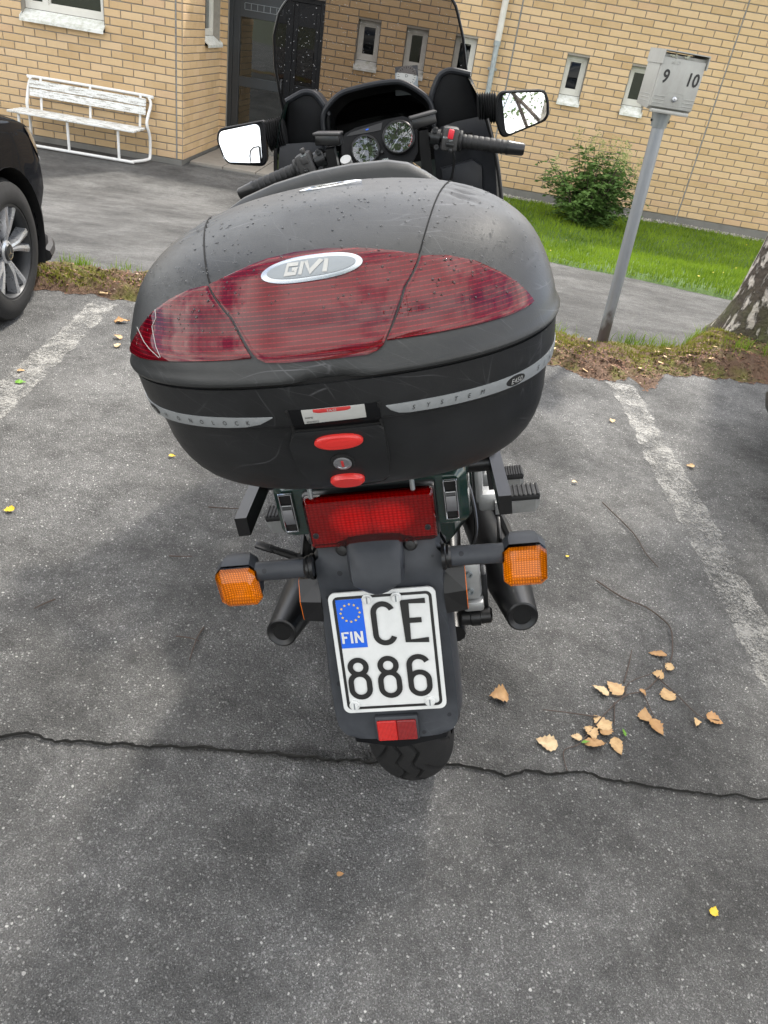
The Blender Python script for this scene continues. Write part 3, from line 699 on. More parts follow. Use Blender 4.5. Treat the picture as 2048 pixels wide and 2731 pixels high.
# ------------------------------------------------------------------ brick building
YF, YR, XC = 10.98, 12.75, -3.53
Z0, CO, PL, JT = -0.47, 0.0898, 0.284, 0.013
TOP = Z0 + CO * 37
bld = tag(empty('brick_building', loc=(0, 12.75, 0)), 'yellow brick building with small white windows and a dark glazed entrance door', 'building')
BO = Vector((0, 12.75, 0))
SMALL = [(-1.53, -1.21), (-0.83, -0.52), (-0.12, 0.19), (1.50, 1.81), (2.435, 2.745), (4.95, 5.26), (5.88, 6.19)]
WZ0, WZ1 = 0.865, 1.48
walls = []   # name, origin, u axis, normal, u range, openings(u0,u1,z0,z1), joints
openF = [(-5.585, -4.53, 0.87, 2.15), (-8.4, -7.35, 0.87, 2.15)]
openR = [(a, b, WZ0, WZ1) for a, b in SMALL] + [(-3.42, -2.03, -0.6, 1.62)]
openS = [(11.93, 12.66, 0.865, 2.15)]
WALLS = [('front', (0, YF), (1, 0), (0, -1), (-10.0, XC), openF, (-3.61, -9.0)),
         ('side', (XC, 0), (0, 1), (1, 0), (YF, YR), openS, ()),
         ('rear', (0, YR), (1, 0), (0, -1), (XC, 10.0), openR, (0.72, 3.74, 7.6))]
def brick_shape(w, h, d):
    c = 0.0035
    v = [(-w/2, 0, -h/2), (w/2, 0, -h/2), (w/2, 0, h/2), (-w/2, 0, h/2), (-w/2, -d + c, -h/2), (w/2, -d + c, -h/2), (w/2, -d + c, h/2), (-w/2, -d + c, h/2), (-w/2 + c, -d, -h/2 + c), (w/2 - c, -d, -h/2 + c), (w/2 - c, -d, h/2 - c), (-w/2 + c, -d, h/2 - c)]
    f = []
    for a in (0, 4):
        for i in range(4): f.append((a + i, a + (i + 1) % 4, a + 4 + (i + 1) % 4, a + 4 + i))
    f.append((8, 9, 10, 11)); return v, f
brick_meshes = {}
def brick_mesh(w):
    k = round(w, 3)
    if k not in brick_meshes:
        v, f = brick_shape(k, CO - JT, 0.012); me = bpy.data.meshes.new('brick'); me.from_pydata(v, [], f); me.update(); me.materials.append(M['brick']); brick_meshes[k] = me
    return brick_meshes[k]
from bpy_extras.object_utils import world_to_camera_view
allb = []; wall_obj = {}
for (nm, org, ua, na, (u0, u1), ops, joints) in WALLS:
    P3 = lambda u, z, off=0.0, org=org, ua=ua, na=na: Vector((org[0] + ua[0] * u + na[0] * off, org[1] + ua[1] * u + na[1] * off, z))
    # mortar backing with openings: cut into cells
    us = sorted(set([u0, u1] + [o[0] for o in ops] + [o[1] for o in ops])); zb_ = Z0 + (CO if nm == 'rear' else 0.0); zs = sorted(set([zb_, TOP] + [o[2] for o in ops] + [o[3] for o in ops]))
    mb = MB()
    for a, b in zip(us[:-1], us[1:]):
        for c, d in zip(zs[:-1], zs[1:]):
            um, zm = (a + b) / 2, (c + d) / 2
            if zm < zb_ or any(o[0] < um < o[1] and o[2] < zm < o[3] for o in ops): continue
            mb.add([P3(a, c) - BO, P3(b, c) - BO, P3(b, d) - BO, P3(a, d) - BO], [(0, 1, 2, 3)])
    for o in ops:      # reveals
        for (a, b, c, d) in ((o[0], o[0], o[2], o[3]), (o[1], o[1], o[2], o[3])):
            mb.add([P3(a, c, 0.012) - BO, P3(a, d, 0.012) - BO, P3(a, d, -0.14) - BO, P3(a, c, -0.14) - BO], [(0, 1, 2, 3)])
        mb.add([P3(o[0], o[3], 0.012) - BO, P3(o[1], o[3], 0.012) - BO, P3(o[1], o[3], -0.14) - BO, P3(o[0], o[3], -0.14) - BO], [(0, 1, 2, 3)])
    w = mb.build('wall', 'mortar', bld, smooth=False, fix=False); wall_obj[nm] = w
    # bricks
    cuts = sorted(joints)
    for r in range(1 if nm == 'rear' else 0, 37):
        zb, zt = Z0 + r * CO + JT / 2, Z0 + (r + 1) * CO - JT / 2; zm = (zb + zt) / 2
        segs = []; last = u0
        for j in list(cuts) + [u1]:
            if u0 < j <= u1: segs.append((last, j)); last = j
        for (sa, sb) in segs:
            free = [(sa + (0.005 if sa in cuts else 0), sb - (0.005 if sb in cuts else 0))]
            for o in ops:
                if o[2] - 0.03 < zm < o[3] + 0.03:
                    nf = []
                    for (a, b) in free:
                        if o[1] <= a or o[0] >= b: nf.append((a, b))
                        else:
                            if o[0] - a > 0.02: nf.append((a, o[0]))
                            if b - o[1] > 0.02: nf.append((o[1], b))
                    free = nf
            off = sa + (0.5 * PL if r % 2 else 0.0) * 1.0 - (0.0 if r % 2 else 0.0)
            for (a, b) in free:
                k = math.floor((a - off) / PL)
                while off + k * PL < b:
                    p, q = max(a, off + k * PL), min(b, off + (k + 1) * PL); k += 1
                    if q - p > 0.03: allb.append((nm, (p + q) / 2, zm, q - p - JT * (0.9 if q - p > 0.05 else 0.3), ua, P3((p + q) / 2, zm, 0.0)))
    for j in joints:
        if u0 < j < u1: MB().box(P3(j, (Z0 + TOP) / 2, 0.004) - BO, (0.010, 0.008, TOP - Z0)).build('control_joint', 'sealant', bld, smooth=False)
bpy.context.view_layer.update()
def vis_area(b):
    c = world_to_camera_view(scene, cam, b[5])
    if not (-0.02 < c.x < 1.02 and -0.02 < c.y < 1.02) or c.z < 0: return 0.0
    ang = abs(b[4][1]) * 0.25 + abs(b[4][0])
    return b[3] * ang / (c.z ** 2)
allb.sort(key=vis_area, reverse=True)
rest = MB(); cnt = 0
for (nm, u, z, w_, ua, p) in allb:
    jit = random.uniform(-0.0015, 0.0015)
    rz = 0.0 if ua[0] else math.pi / 2
    if cnt < 300 and vis_area((nm, u, z, w_, ua, p)) > 0:
        o = bpy.data.objects.new('brick', brick_mesh(w_)); COL.objects.link(o); o.parent = wall_obj[nm]
        o.location = p - BO + Vector((0, jit, 0)) if ua[0] else p - BO + Vector((jit, 0, 0)); o.rotation_euler = (0, 0, rz); cnt += 1
    else:
        v, f = brick_shape(w_, CO - JT, 0.012); m = Matrix.Translation(p - BO) @ rotz(rz); rest.add([m @ Vector(q) for q in v], f)
ob = raw('brickwork', rest.v, rest.f, 'brick', bld); tag(ob, kind='stuff')
# plinth
MB().box(Vector(((-10 + XC - 0.012) / 2, YF + 0.02, Z0 - 0.252) ) - BO, (abs(-10 - XC) - 0.012, 0.06, 0.5)).box(Vector((XC - 0.042, (YF + YR) / 2 + 0.03, Z0 - 0.254)) - BO, (0.06, YR - YF - 0.01, 0.5)).box(Vector(((XC + 10) / 2, YR + 0.02, Z0 + CO - 0.252)) - BO, (10 - XC, 0.05, 0.5)).build('plinth', 'concrete', bld, smooth=False)
# roof slab and eaves
MB().box(Vector((0, 15.4, TOP + 0.09)) - BO, (20.6, 5.9, 0.18)).box(Vector((-6.9, 12.0, TOP + 0.085)) - BO, (6.7, 2.6, 0.17)).build('roof', 'downpipe_white', bld, smooth=False)
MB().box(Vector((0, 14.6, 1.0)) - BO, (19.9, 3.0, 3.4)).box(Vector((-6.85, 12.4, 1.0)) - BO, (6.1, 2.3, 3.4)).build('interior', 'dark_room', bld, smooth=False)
def window(p_, ua, na, w, z0, z1, mull=None, sill_out=0.05, sill_h=0.115, depth=0.085, fw=0.055):
    """p_: left edge point of the opening in plan"""
    ua = Vector((*ua, 0)); na = Vector((*na, 0)); o = Vector((*p_, 0)) - BO
    P = lambda u, z, d: o + ua * u - na * d + Vector((0, 0, z))
    def bar(mb, u0, u1, za, zb, d0, d1):
        q = [P(u0, za, d0), P(u1, za, d0), P(u1, zb, d0), P(u0, zb, d0), P(u0, za, d1), P(u1, za, d1), P(u1, zb, d1), P(u0, zb, d1)]
        mb.add(q, [(0, 1, 2, 3), (4, 7, 6, 5), (0, 4, 5, 1), (1, 5, 6, 2), (2, 6, 7, 3), (3, 7, 4, 0)])
    zb = z0 + sill_h + 0.005; mb = MB()
    g = 0.003
    bar(mb, g, fw, zb, z1 - g, depth, depth + 0.06); bar(mb, w - fw, w - g, zb, z1 - g, depth, depth + 0.06)
    bar(mb, fw, w - fw, zb, zb + fw * 1.1, depth + 0.002, depth + 0.06); bar(mb, fw, w - fw, z1 - fw, z1 - g, depth + 0.002, depth + 0.06)
    us = [fw] + ([] if mull is None else [mull - fw * .5, mull + fw * .5]) + [w - fw]
    if mull is not None: bar(mb, mull - fw * .5, mull + fw * .5, zb + fw, z1 - fw, depth + 0.001, depth + 0.06)
    win = mb.build('window', 'white_frame', bld, smooth=False)
    sa = MB()
    for a, b in zip(us[0::2], us[1::2]):    # inner sash
        s = 0.022; za, zc = zb + fw * 1.1, z1 - fw
        bar(sa, a, a + s, za, zc, depth + 0.02, depth + 0.05); bar(sa, b - s, b, za, zc, depth + 0.02, depth + 0.05)
        bar(sa, a + s, b - s, za, za + s, depth + 0.02, depth + 0.05); bar(sa, a + s, b - s, zc - s, zc, depth + 0.02, depth + 0.05)
        pm = MB(); pm.add([P(a + s, za + s, depth + 0.045), P(b - s, za + s, depth + 0.045), P(b - s, zc - s, depth + 0.045), P(a + s, zc - s, depth + 0.045)], [(0, 1, 2, 3)]); pm.build('pane', 'window_glass', win, smooth=False, fix=False)
    sa.build('sash', 'white_frame', win, smooth=False)
    sl = MB(); e = 0.012; t_ = 0.006    # sloped metal sill with upturned cheeks and drip lip
    q = [P(-e, z0 + sill_h, depth - 0.002), P(w + e, z0 + sill_h, depth - 0.002), P(w + e, z0 + 0.02, -sill_out), P(-e, z0 + 0.02, -sill_out), P(w + e, z0 - 0.012, -sill_out - 0.002), P(-e, z0 - 0.012, -sill_out - 0.002)]
    sl.add(q, [(0, 1, 2, 3), (3, 2, 4, 5)])
    for u, s in ((-e, 1), (w + e, -1)):
        sl.add([P(u, z0 + sill_h, depth), P(u, z0 + 0.02, -sill_out), P(u, z0 + 0.045, -sill_out + .005), P(u, z0 + sill_h + 0.02, depth), P(u + s * .006, z0 + sill_h, depth), P(u + s * .006, z0 + 0.02, -sill_out), P(u + s * .006, z0 + 0.045, -sill_out + .005), P(u + s * .006, z0 + sill_h + 0.02, depth)], [(0, 1, 2, 3), (4, 7, 6, 5), (3, 2, 6, 7), (1, 5, 6, 2)])
    sl.build('sill', 'sill_metal', win, smooth=False)
    return win
for (a, b) in SMALL: window((a, YR), (1, 0), (0, -1), b - a, WZ0, WZ1)
window((-5.585, YF), (1, 0), (0, -1), 1.055, 0.87, 2.15, 0.27, 0.085, 0.125, 0.085, 0.06)
window((-8.4, YF), (1, 0), (0, -1), 1.05, 0.87, 2.15, 0.27, 0.085, 0.125, 0.085, 0.06)
window((XC, 11.93), (0, 1), (1, 0), 0.73, 0.865, 2.15, None, 0.06, 0.115, 0.085, 0.05)
# entrance door
D0, D1, DZ0, DZ1 = -3.42, -2.03, -0.53, 1.62
def dbox(mb, x0, x1, z0, z1, y0, y1): return mb.box(Vector(((x0 + x1) / 2, (y0 + y1) / 2, (z0 + z1) / 2)) - BO, (x1 - x0, y1 - y0, z1 - z0), 0.003, seg=1)
db = MB(); ya, yb = YR + 0.05, YR + 0.11
for (a, b, c, d) in ((D0, D0 + 0.06, DZ0, DZ1), (D1 - 0.06, D1, DZ0, DZ1), (D0 + .06, D1 - .06, DZ1 - 0.06, DZ1)): dbox(db, a, b, c, d, ya - 0.012, yb)
door = db.build('door', 'door_metal', bld, smooth=False)
lf = MB(); a, b = D0 + 0.063, -2.48
for (x0, x1, z0, z1) in ((a, a + 0.10, DZ0 + .01, DZ1 - .063), (b - 0.10, b, DZ0 + .01, DZ1 - .063), (a + .1, b - .1, DZ0 + .01, DZ0 + 0.22), (a + .1, b - .1, 0.385, 0.515), (a + .1, b - .1, 1.27, DZ1 - .063)): dbox(lf, x0, x1, z0, z1, ya, yb - .01)
lf.build('door_leaf', 'door_metal', door, smooth=False)
sf = MB()
for (x0, x1, z0, z1) in ((b + .004, b + .07, DZ0 + .01, DZ1 - .063), (D1 - .12, D1 - .063, DZ0 + .01, DZ1 - .063), (b + .07, D1 - .12, DZ0 + .01, DZ0 + .22), (b + .07, D1 - .12, .385, .515), (b + .07, D1 - .12, 1.27, DZ1 - .063)): dbox(sf, x0, x1, z0, z1, ya + .002, yb - .008)
sf.build('side_light', 'door_metal', door, smooth=False)
for (x0, x1, z0, z1) in ((a + .1, b - .1, DZ0 + .22, .385), (a + .1, b - .1, .515, 1.27), (b + .07, D1 - .12, DZ0 + .22, .385), (b + .07, D1 - .12, .515, 1.27)):
    MB().add([Vector(q) - BO for q in ((x0, ya + .03, z0), (x1, ya + .03, z0), (x1, ya + .03, z1), (x0, ya + .03, z1))], [(0, 1, 2, 3)]).build('pane', 'window_glass', door, smooth=False, fix=False)
vg = MB(); vx0, vx1, vz0, vz1 = a + 0.16, b - 0.16, 1.36, 1.45
dbox(vg, vx0, vx1, vz0, vz0 + .008, ya - .008, ya); dbox(vg, vx0, vx1, vz1 - .008, vz1, ya - .008, ya)
for k in range(7): x = vx0 + (vx1 - vx0) * k / 6; dbox(vg, x - .004, x + .004, vz0 + .008, vz1 - .008, ya - .0078, ya)
vg.build('vent_grille', 'badge_grey', door, smooth=False)
hx = -2.60
MB().tube([(hx - 0, YR + 0.045 - 12.75, .34), (hx - .0, YR - 0.02 - 12.75, .34), (hx, YR - 0.02 - 12.75, .56), (hx, YR + 0.045 - 12.75, .56)], 0.011, 10).build('handle', 'badge_grey', door)
# downpipe
px, py = 0.47, YR - 0.085
pp = MB().tube([(px + .045, YR - .01 - 12.75, 2.9), (px + .03, py - 12.75, 2.3), (px + .005, py - 12.75, 1.95), (px, py - 12.75, 1.45)], 0.046, 14).build('downpipe', 'downpipe_white', bld)
MB().tube([(px, py - 12.75, 1.46), (px - .0, py - 12.75, -0.40), (px, py - .06 - 12.75, -.47)], 0.040, 14).build('lower_pipe', 'pipe_zinc', pp)
MB().box((px, py + .05 - 12.75, 1.15), (0.13, 0.05, 0.035), .004).build('bracket', 'pipe_zinc', pp, smooth=False)
MB().tube([(px, py - 12.75, 1.44), (px, py - 12.75, 1.50)], 0.051, 14).build('collar', 'pipe_zinc', pp)
# entrance slabs
ent = tag(MB().box((-2.3, 12.0, gz(-2.3, 12) - 0.03), (2.4, 1.66, 0.06)).build('entrance_pavement', 'concrete', smooth=False), kind='structure')
for j, (ya_, yb_) in enumerate(((11.17, 11.66), (11.66, 12.16), (12.16, 12.74))):
    for i in range(5):
        xa = XC + 0.03 + i * 0.47
        MB().box((xa + 0.235, (ya_ + yb_) / 2, gz(-2, 12) + 0.004 + random.uniform(0, .003)), (0.458, yb_ - ya_ - 0.012, 0.05), 0.005, seg=1).build('paving_slab', 'slab', ent)
# ------------------------------------------------------------------ bench
def bench():
    ZG = -0.53; y_f, y_b = 10.47, 10.90
    b = tag(empty('park_bench', loc=(-4.7, 10.7, ZG)), 'white tubular park bench with flaking wooden slats against the brick wall', 'bench')
    o = Vector((-4.7, 10.7, ZG)); V = lambda x, y, z: Vector((x, y, z)) - o
    xl, xr = -5.62, -3.93
    fr = MB(); rad = 0.019
    loop = [V(xl + .25, y_f, ZG + .02), V(xr - .20, y_f, ZG + .02), V(xr - .12, y_f + .02, ZG + .022), V(xr - .01, y_b - .14, ZG + .03), V(xr, y_b - .07, ZG + .08), V(xr, y_b - .06, ZG + .30), V(xr - .02, y_b - .10, ZG + .44), V(xr - .02, y_b - .08, ZG + .52), V(xr, y_b, ZG + .68), V(xr - .03, y_b + .02, ZG + .75), V(xr - .10, y_b + .03, ZG + .775),
            V(xl + .16, y_b + .03, ZG + .775), V(xl + .09, y_b + .02, ZG + .75), V(xl + .06, y_b, ZG + .68), V(xl + .06, y_b - .08, ZG + .52), V(xl + .06, y_b - .10, ZG + .44), V(xl + .06, y_b - .06, ZG + .30), V(xl + .06, y_b - .07, ZG + .08), V(xl + .07, y_b - .14, ZG + .03), V(xl + .17, y_f + .02, ZG + .022), V(xl + .25, y_f, ZG + .02)]
    fr.tube(loop, rad, 10, cap=False, smooth=3).build('frame', 'white_tube', b)
    for x in (-5.52, -4.88, -4.215):
        MB().tube([V(x, y_f, ZG + .03), V(x, y_f, ZG + .365)], 0.018, 8).build('leg', 'white_tube', b)
    for x in (-5.40, -4.74, -4.07):
        MB().box(V(x, y_b - .012, ZG + .585), (0.032, 0.008, 0.40), 0.002, rotx(R(-8)), 1).build('back_strap', 'white_tube', b)
        MB().box(V(x, (y_f + y_b) / 2, ZG + .372), (0.03, 0.42, 0.012), 0.002, seg=1).build('seat_strap', 'white_tube', b)
    for k, y in enumerate((10.44, 10.60, 10.745)):
        MB().box(V((xl + xr) / 2 - .04, y + .035, ZG + .392), (1.66, 0.125, 0.026), 0.005, seg=1).build('seat_slat', 'flaking_paint', b)
    for z, y in ((0.60, -.055), (0.70, -.038)):
        MB().box(V((xl + xr) / 2 + .02, y_b + y, ZG + z), (1.55, 0.022, 0.092), 0.005, rotx(R(-9)), 1).build('back_slat', 'flaking_paint', b)
bench()
# ------------------------------------------------------------------ heating post
def heating_post():
    a = R(10.5); base = Vector((1.155, 4.625, 0.0))
    p = tag(empty('heating_post', Matrix.Translation(base) @ rotz(a)), 'grey car heating post with a socket box marked 9 and 10', 'socket post')
    lean = -0.052
    MB().tube([(0.012, 0, -0.08), (lean, 0, 1.22)], 0.034, 18).build('pole', 'post_metal', p)
    MB().tube([(lean - .001, 0, 1.205), (lean - .001, 0, 1.215), (lean - .004, 0, 1.28)], [.041, .042, .052], 18).build('collar', 'galvanised', p)
    for s in (-1, 1): MB().tube([(lean + s * .04, 0, 1.235), (lean + s * .053, 0, 1.235)], .006, 8).build('bolt', 'satin_black', p)
    cx, yf, yb_ = lean - 0.008, -0.095, 0.085; w = .118
    # shell: lower back body with chamfered foot, front door, top hood
    body = MB().prism([(yb_, 1.30), (yf + .03, 1.285), (yf + .012, 1.30), (yf + .012, 1.535), (yb_, 1.545)], 'x', cx - w, cx + w, .006).build('box_body', 'post_box_plastic', p)
    front = MB().box((cx, yf + .003, 1.412), (2 * w - .006, .022, .222), .006).build('front_cover', 'post_box_plastic', p)
    for z in (1.352, 1.336, 1.320):
        for (x0, x1) in ((-w + .008, -.052), (.052, w - .008)): MB().box((cx + (x0 + x1) / 2, yf - .0085, z), (x1 - x0, .004, .0035), .001, seg=1).build('rib', 'post_box_plastic', front)
        MB().box((cx - w + .0003, -.005, z), (.004, .12, .0035), .001, seg=1).build('rib', 'post_box_plastic', body)
    MB().box((cx, yf + .006, 1.284), (2 * w - .03, .04, .018), .006).build('lip', 'post_box_plastic', p)
    hood = MB().prism([(-w - .004, 1.49), (-w - .004, 1.553), (w + .004, 1.553), (w + .004, 1.49), (w - .001, 1.49), (w - .001, 1.548), (-w + .001, 1.548), (-w + .001, 1.49)], 'y', yf - .016, yb_ + .004).xf(Matrix.Translation((cx, 0, 0))).build('hood', 'post_box_plastic', p, smooth=False)
    # recessed lock panel
    pan = MB()
    q = rrect(.092, .056, .010, 3); vo = [(cx + x, yf - .0087, 1.343 + z) for x, z in q]; vi_ = [(cx + x * .90, yf - .0045, 1.343 + z * .86) for x, z in q]; n = len(q)
    pan.add(vo + vi_, [(i, (i + 1) % n, n + (i + 1) % n, n + i) for i in range(n)] + [tuple(range(n, 2 * n))])
    pan.build('lock_panel', 'post_box_plastic', front, fix=False)
    MB().lathe([(0, .0125), (.008, .0125), (.0095, .010), (.0095, .0045), (.004, .004), (.004, .0)], (cx, yf - .006, 1.345), (0, -1, 0), 20).build('lock', 'steel_lock', front)
    MB().lathe([(0, .0035), (.004, .0035), (.004, .0)], (cx + .026, yf - .006, 1.345), (0, -1, 0), 12).build('indicator', 'post_box_plastic', front)
    for txt, x, sz in (('9', -.080, .082), ('10', .066, .082)):
        v, f = text_mesh(txt, sz, 0.0006, 0.06, 0.0018); m = Matrix.Translation((cx + x, yf - .0092, 1.437)) @ rotx(R(90)) @ Matrix.Scale(.85, 4, (1, 0, 0)); MB().add([m @ Vector(k) for k in v], f).build('number', 'black_ink', front, smooth=False)
    v, f = text_mesh('eLO', .022, 0.0008); m = Matrix.Translation((cx - .045, yf - .0088, 1.503)) @ rotx(R(90)) @ Matrix.Scale(1.25, 4, (1, 0, 0)); MB().add([m @ Vector(k) for k in v], f).build('emblem', 'post_box_plastic', front, smooth=False)
    li = MB()
    for k in range(26):
        x = random.choice([-.075, .005]) + random.gauss(0, .008); z = 1.529 + random.gauss(0, .004)
        li.box((cx + x, yf - .010, z), (.007, .005, .006), .001, rotz(random.random()) @ roty(random.random()), 1)
    li.build('lichen', 'lichen', hood, smooth=False)
heating_post()
# ------------------------------------------------------------------ shrub
def leaf_quads(v, f, c, d, s, wd=0.34):
    d = Vector(d).normalized(); up = Vector((random.gauss(0, .5), random.gauss(0, .5), 1)); sd = d.cross(up)
    if sd.length < 1e-3: sd = Vector((1, 0, 0))
    sd.normalize(); nrm = sd.cross(d); k = len(v); c = Vector(c)
    v += [tuple(c), tuple(c + d * s * .5 + sd * s * wd + nrm * s * .06), tuple(c + d * s), tuple(c + d * s * .5 - sd * s * wd + nrm * s * .06)]; f.append((k, k + 1, k + 2, k + 3))
def shrub():
    c = Vector((2.12, 11.40, -0.53))
    s = tag(empty('leafy_shrub', loc=c), 'dense green leafy shrub growing on the lawn against the wall', 'shrub')
    st = MB(); lv, lf_ = [], []; bv, bf = [], []
    for i in range(64):
        a = random.uniform(0, 6.283); spread = random.uniform(0.05, 0.78); h = random.choice([random.uniform(.40, .85), random.uniform(.6, 1.12)]) * (1.0 - 0.35 * (spread / .78) ** 2)
        tip = Vector((math.cos(a) * spread * 1.02, math.sin(a) * spread * .75, h)); base = Vector((tip.x * .18, tip.y * .18, 0))
        mid = base.lerp(tip, .5) + Vector((0, 0, .06)); st.tube([base, mid, tip], [.007, .005, .002], 4, smooth=3)
        nfr = 15
        for k in range(nfr):
            u = 0.12 + .88 * k / nfr; p = base.lerp(mid, u * 2) if u < .5 else mid.lerp(tip, u * 2 - 1)
            az = k * 2.4 + a; L_ = random.uniform(.13, .23) * (1.1 - .45 * u); d = Vector((math.cos(az), math.sin(az), random.uniform(-.35, .35)))
            for j in range(1, 6):       # pinnate leaflets along each leaf stalk
                q = p + d * L_ * j / 5 + Vector((0, 0, -.05 * (j / 5) ** 2))
                sd = d.cross(Vector((0, 0, 1))).normalized()
                for sgn in (-1, 1): leaf_quads(lv, lf_, q, d * .55 + sd * sgn + Vector((0, 0, random.uniform(-.4, .2))), random.uniform(.045, .075), .27)
        if tip.z > .68 and random.random() < .8:
            for k in range(60):
                q = tip + Vector((random.gauss(0, .030), random.gauss(0, .030), random.uniform(-.03, .16))); leaf_quads(bv, bf, q, (random.gauss(0, 1), random.gauss(0, 1), random.gauss(.6, .6)), random.uniform(.014, .03), .35)
    st.build('stem', 'twig', s, fix=False)
    raw('foliage', lv, lf_, 'shrub_leaf', s); raw('blossom', bv, bf, 'shrub_bloom', s); s.scale = (1.15, 1.1, 1.08)
shrub()
# ------------------------------------------------------------------ birch trees
def birch(seed, leaves=12500):
    rs = random.Random(seed)
    t = empty('birch_tree', loc=(2.27, 5.06, 0))
    n = 40; zs = [-.15, 0, .05, .1, .16, .24, .34, .46, .6, .8, 1.05, 1.4, 1.9, 2.5, 3.2, 4, 5, 6, 7, 8, 9, 9.8]
    rings = []
    for z in zs:
        r = .225 * max(0.06, 1 - max(z, 0) / 10.4) + .085 * math.exp(-max(z, 0) / .16); cx = .02 * z + .07 * math.sin(z * .6); cy = .05 * math.sin(z * .8 + 1)
        ring = []
        for k in range(n):
            a = 2 * math.pi * k / n
            rr = r * (1 + .05 * math.sin(3 * a + z) + .035 * math.sin(7 * a - 2 * z)) + .055 * math.exp(-max(z, 0) / .14) * math.cos(5 * a + .8)
            ring.append((cx + rr * math.cos(a), cy + rr * math.sin(a), z))
        rings.append(ring)
    MB().loft(rings).build('trunk', 'birch_bark', t)
    br = MB(); lv, lf_ = [], []; tips = []
    for i in range(44):
        z = 2.9 + 6.6 * (i / 43) ** .9; a = i * 2.399 + rs.uniform(-.3, .3); Lb = (3.0 - 2.0 * ((z - 2.9) / 6.8)) * rs.uniform(.75, 1.1)
        b = Vector((.02 * z, 0, z)); d = Vector((math.cos(a), math.sin(a), .75)).normalized()
        p1 = b + d * Lb * .45; p2 = p1 + (d + Vector((0, 0, -.5))) * Lb * .35; p3 = p2 + (d + Vector((0, 0, -1.5))) * Lb * .25
        br.tube([b, p1, p2, p3], [.045 * (1 - z / 13), .028 * (1 - z / 13), .014, .005], 5, smooth=4)
        for k in range(8):
            u = rs.uniform(.15, 1); q = (b.lerp(p1, u / .4) if u < .4 else p1.lerp(p2, (u - .4) / .35) if u < .75 else p2.lerp(p3, (u - .75) / .25))
            e = q + Vector((rs.gauss(0, .32), rs.gauss(0, .32), -rs.uniform(.15, .8)))
            br.tube([q, q.lerp(e, .5) + Vector((0, 0, .06)), e], [.005, .004, .002], 3); tips.append((q, e))
    per = leaves // len(tips)
    for (q, e) in tips:
        for k in range(per):
            c = q.lerp(e, rs.random()) + Vector((rs.gauss(0, .14), rs.gauss(0, .14), rs.gauss(0, .12)))
            leaf_quads(lv, lf_, c, (rs.gauss(0, 1), rs.gauss(0, 1), rs.gauss(-.6, .6)), rs.uniform(.04, .075), .40)
    br.build('branch', 'twig', t, fix=False)
    raw('crown', lv, lf_, 'birch_leaf', t)
    return t
tree = tag(birch(3), 'birch tree with cracked black and white bark beside the socket post', 'tree', 'birch trees around the parking lot')
for (x, y, rz, sc, lab) in ((1.5, -5.6, 4.1, 1.0, 'birch tree mirrored in the right wing mirror'), (-1.1, -3.5, 1.0, 1.15, 'birch tree mirrored in the red lens of the top case')):
    c = copy_tree(tree); c.location = (x, y, 0); c.rotation_euler = (0, 0, rz); c.scale = (sc,) * 3; c['label'] = lab
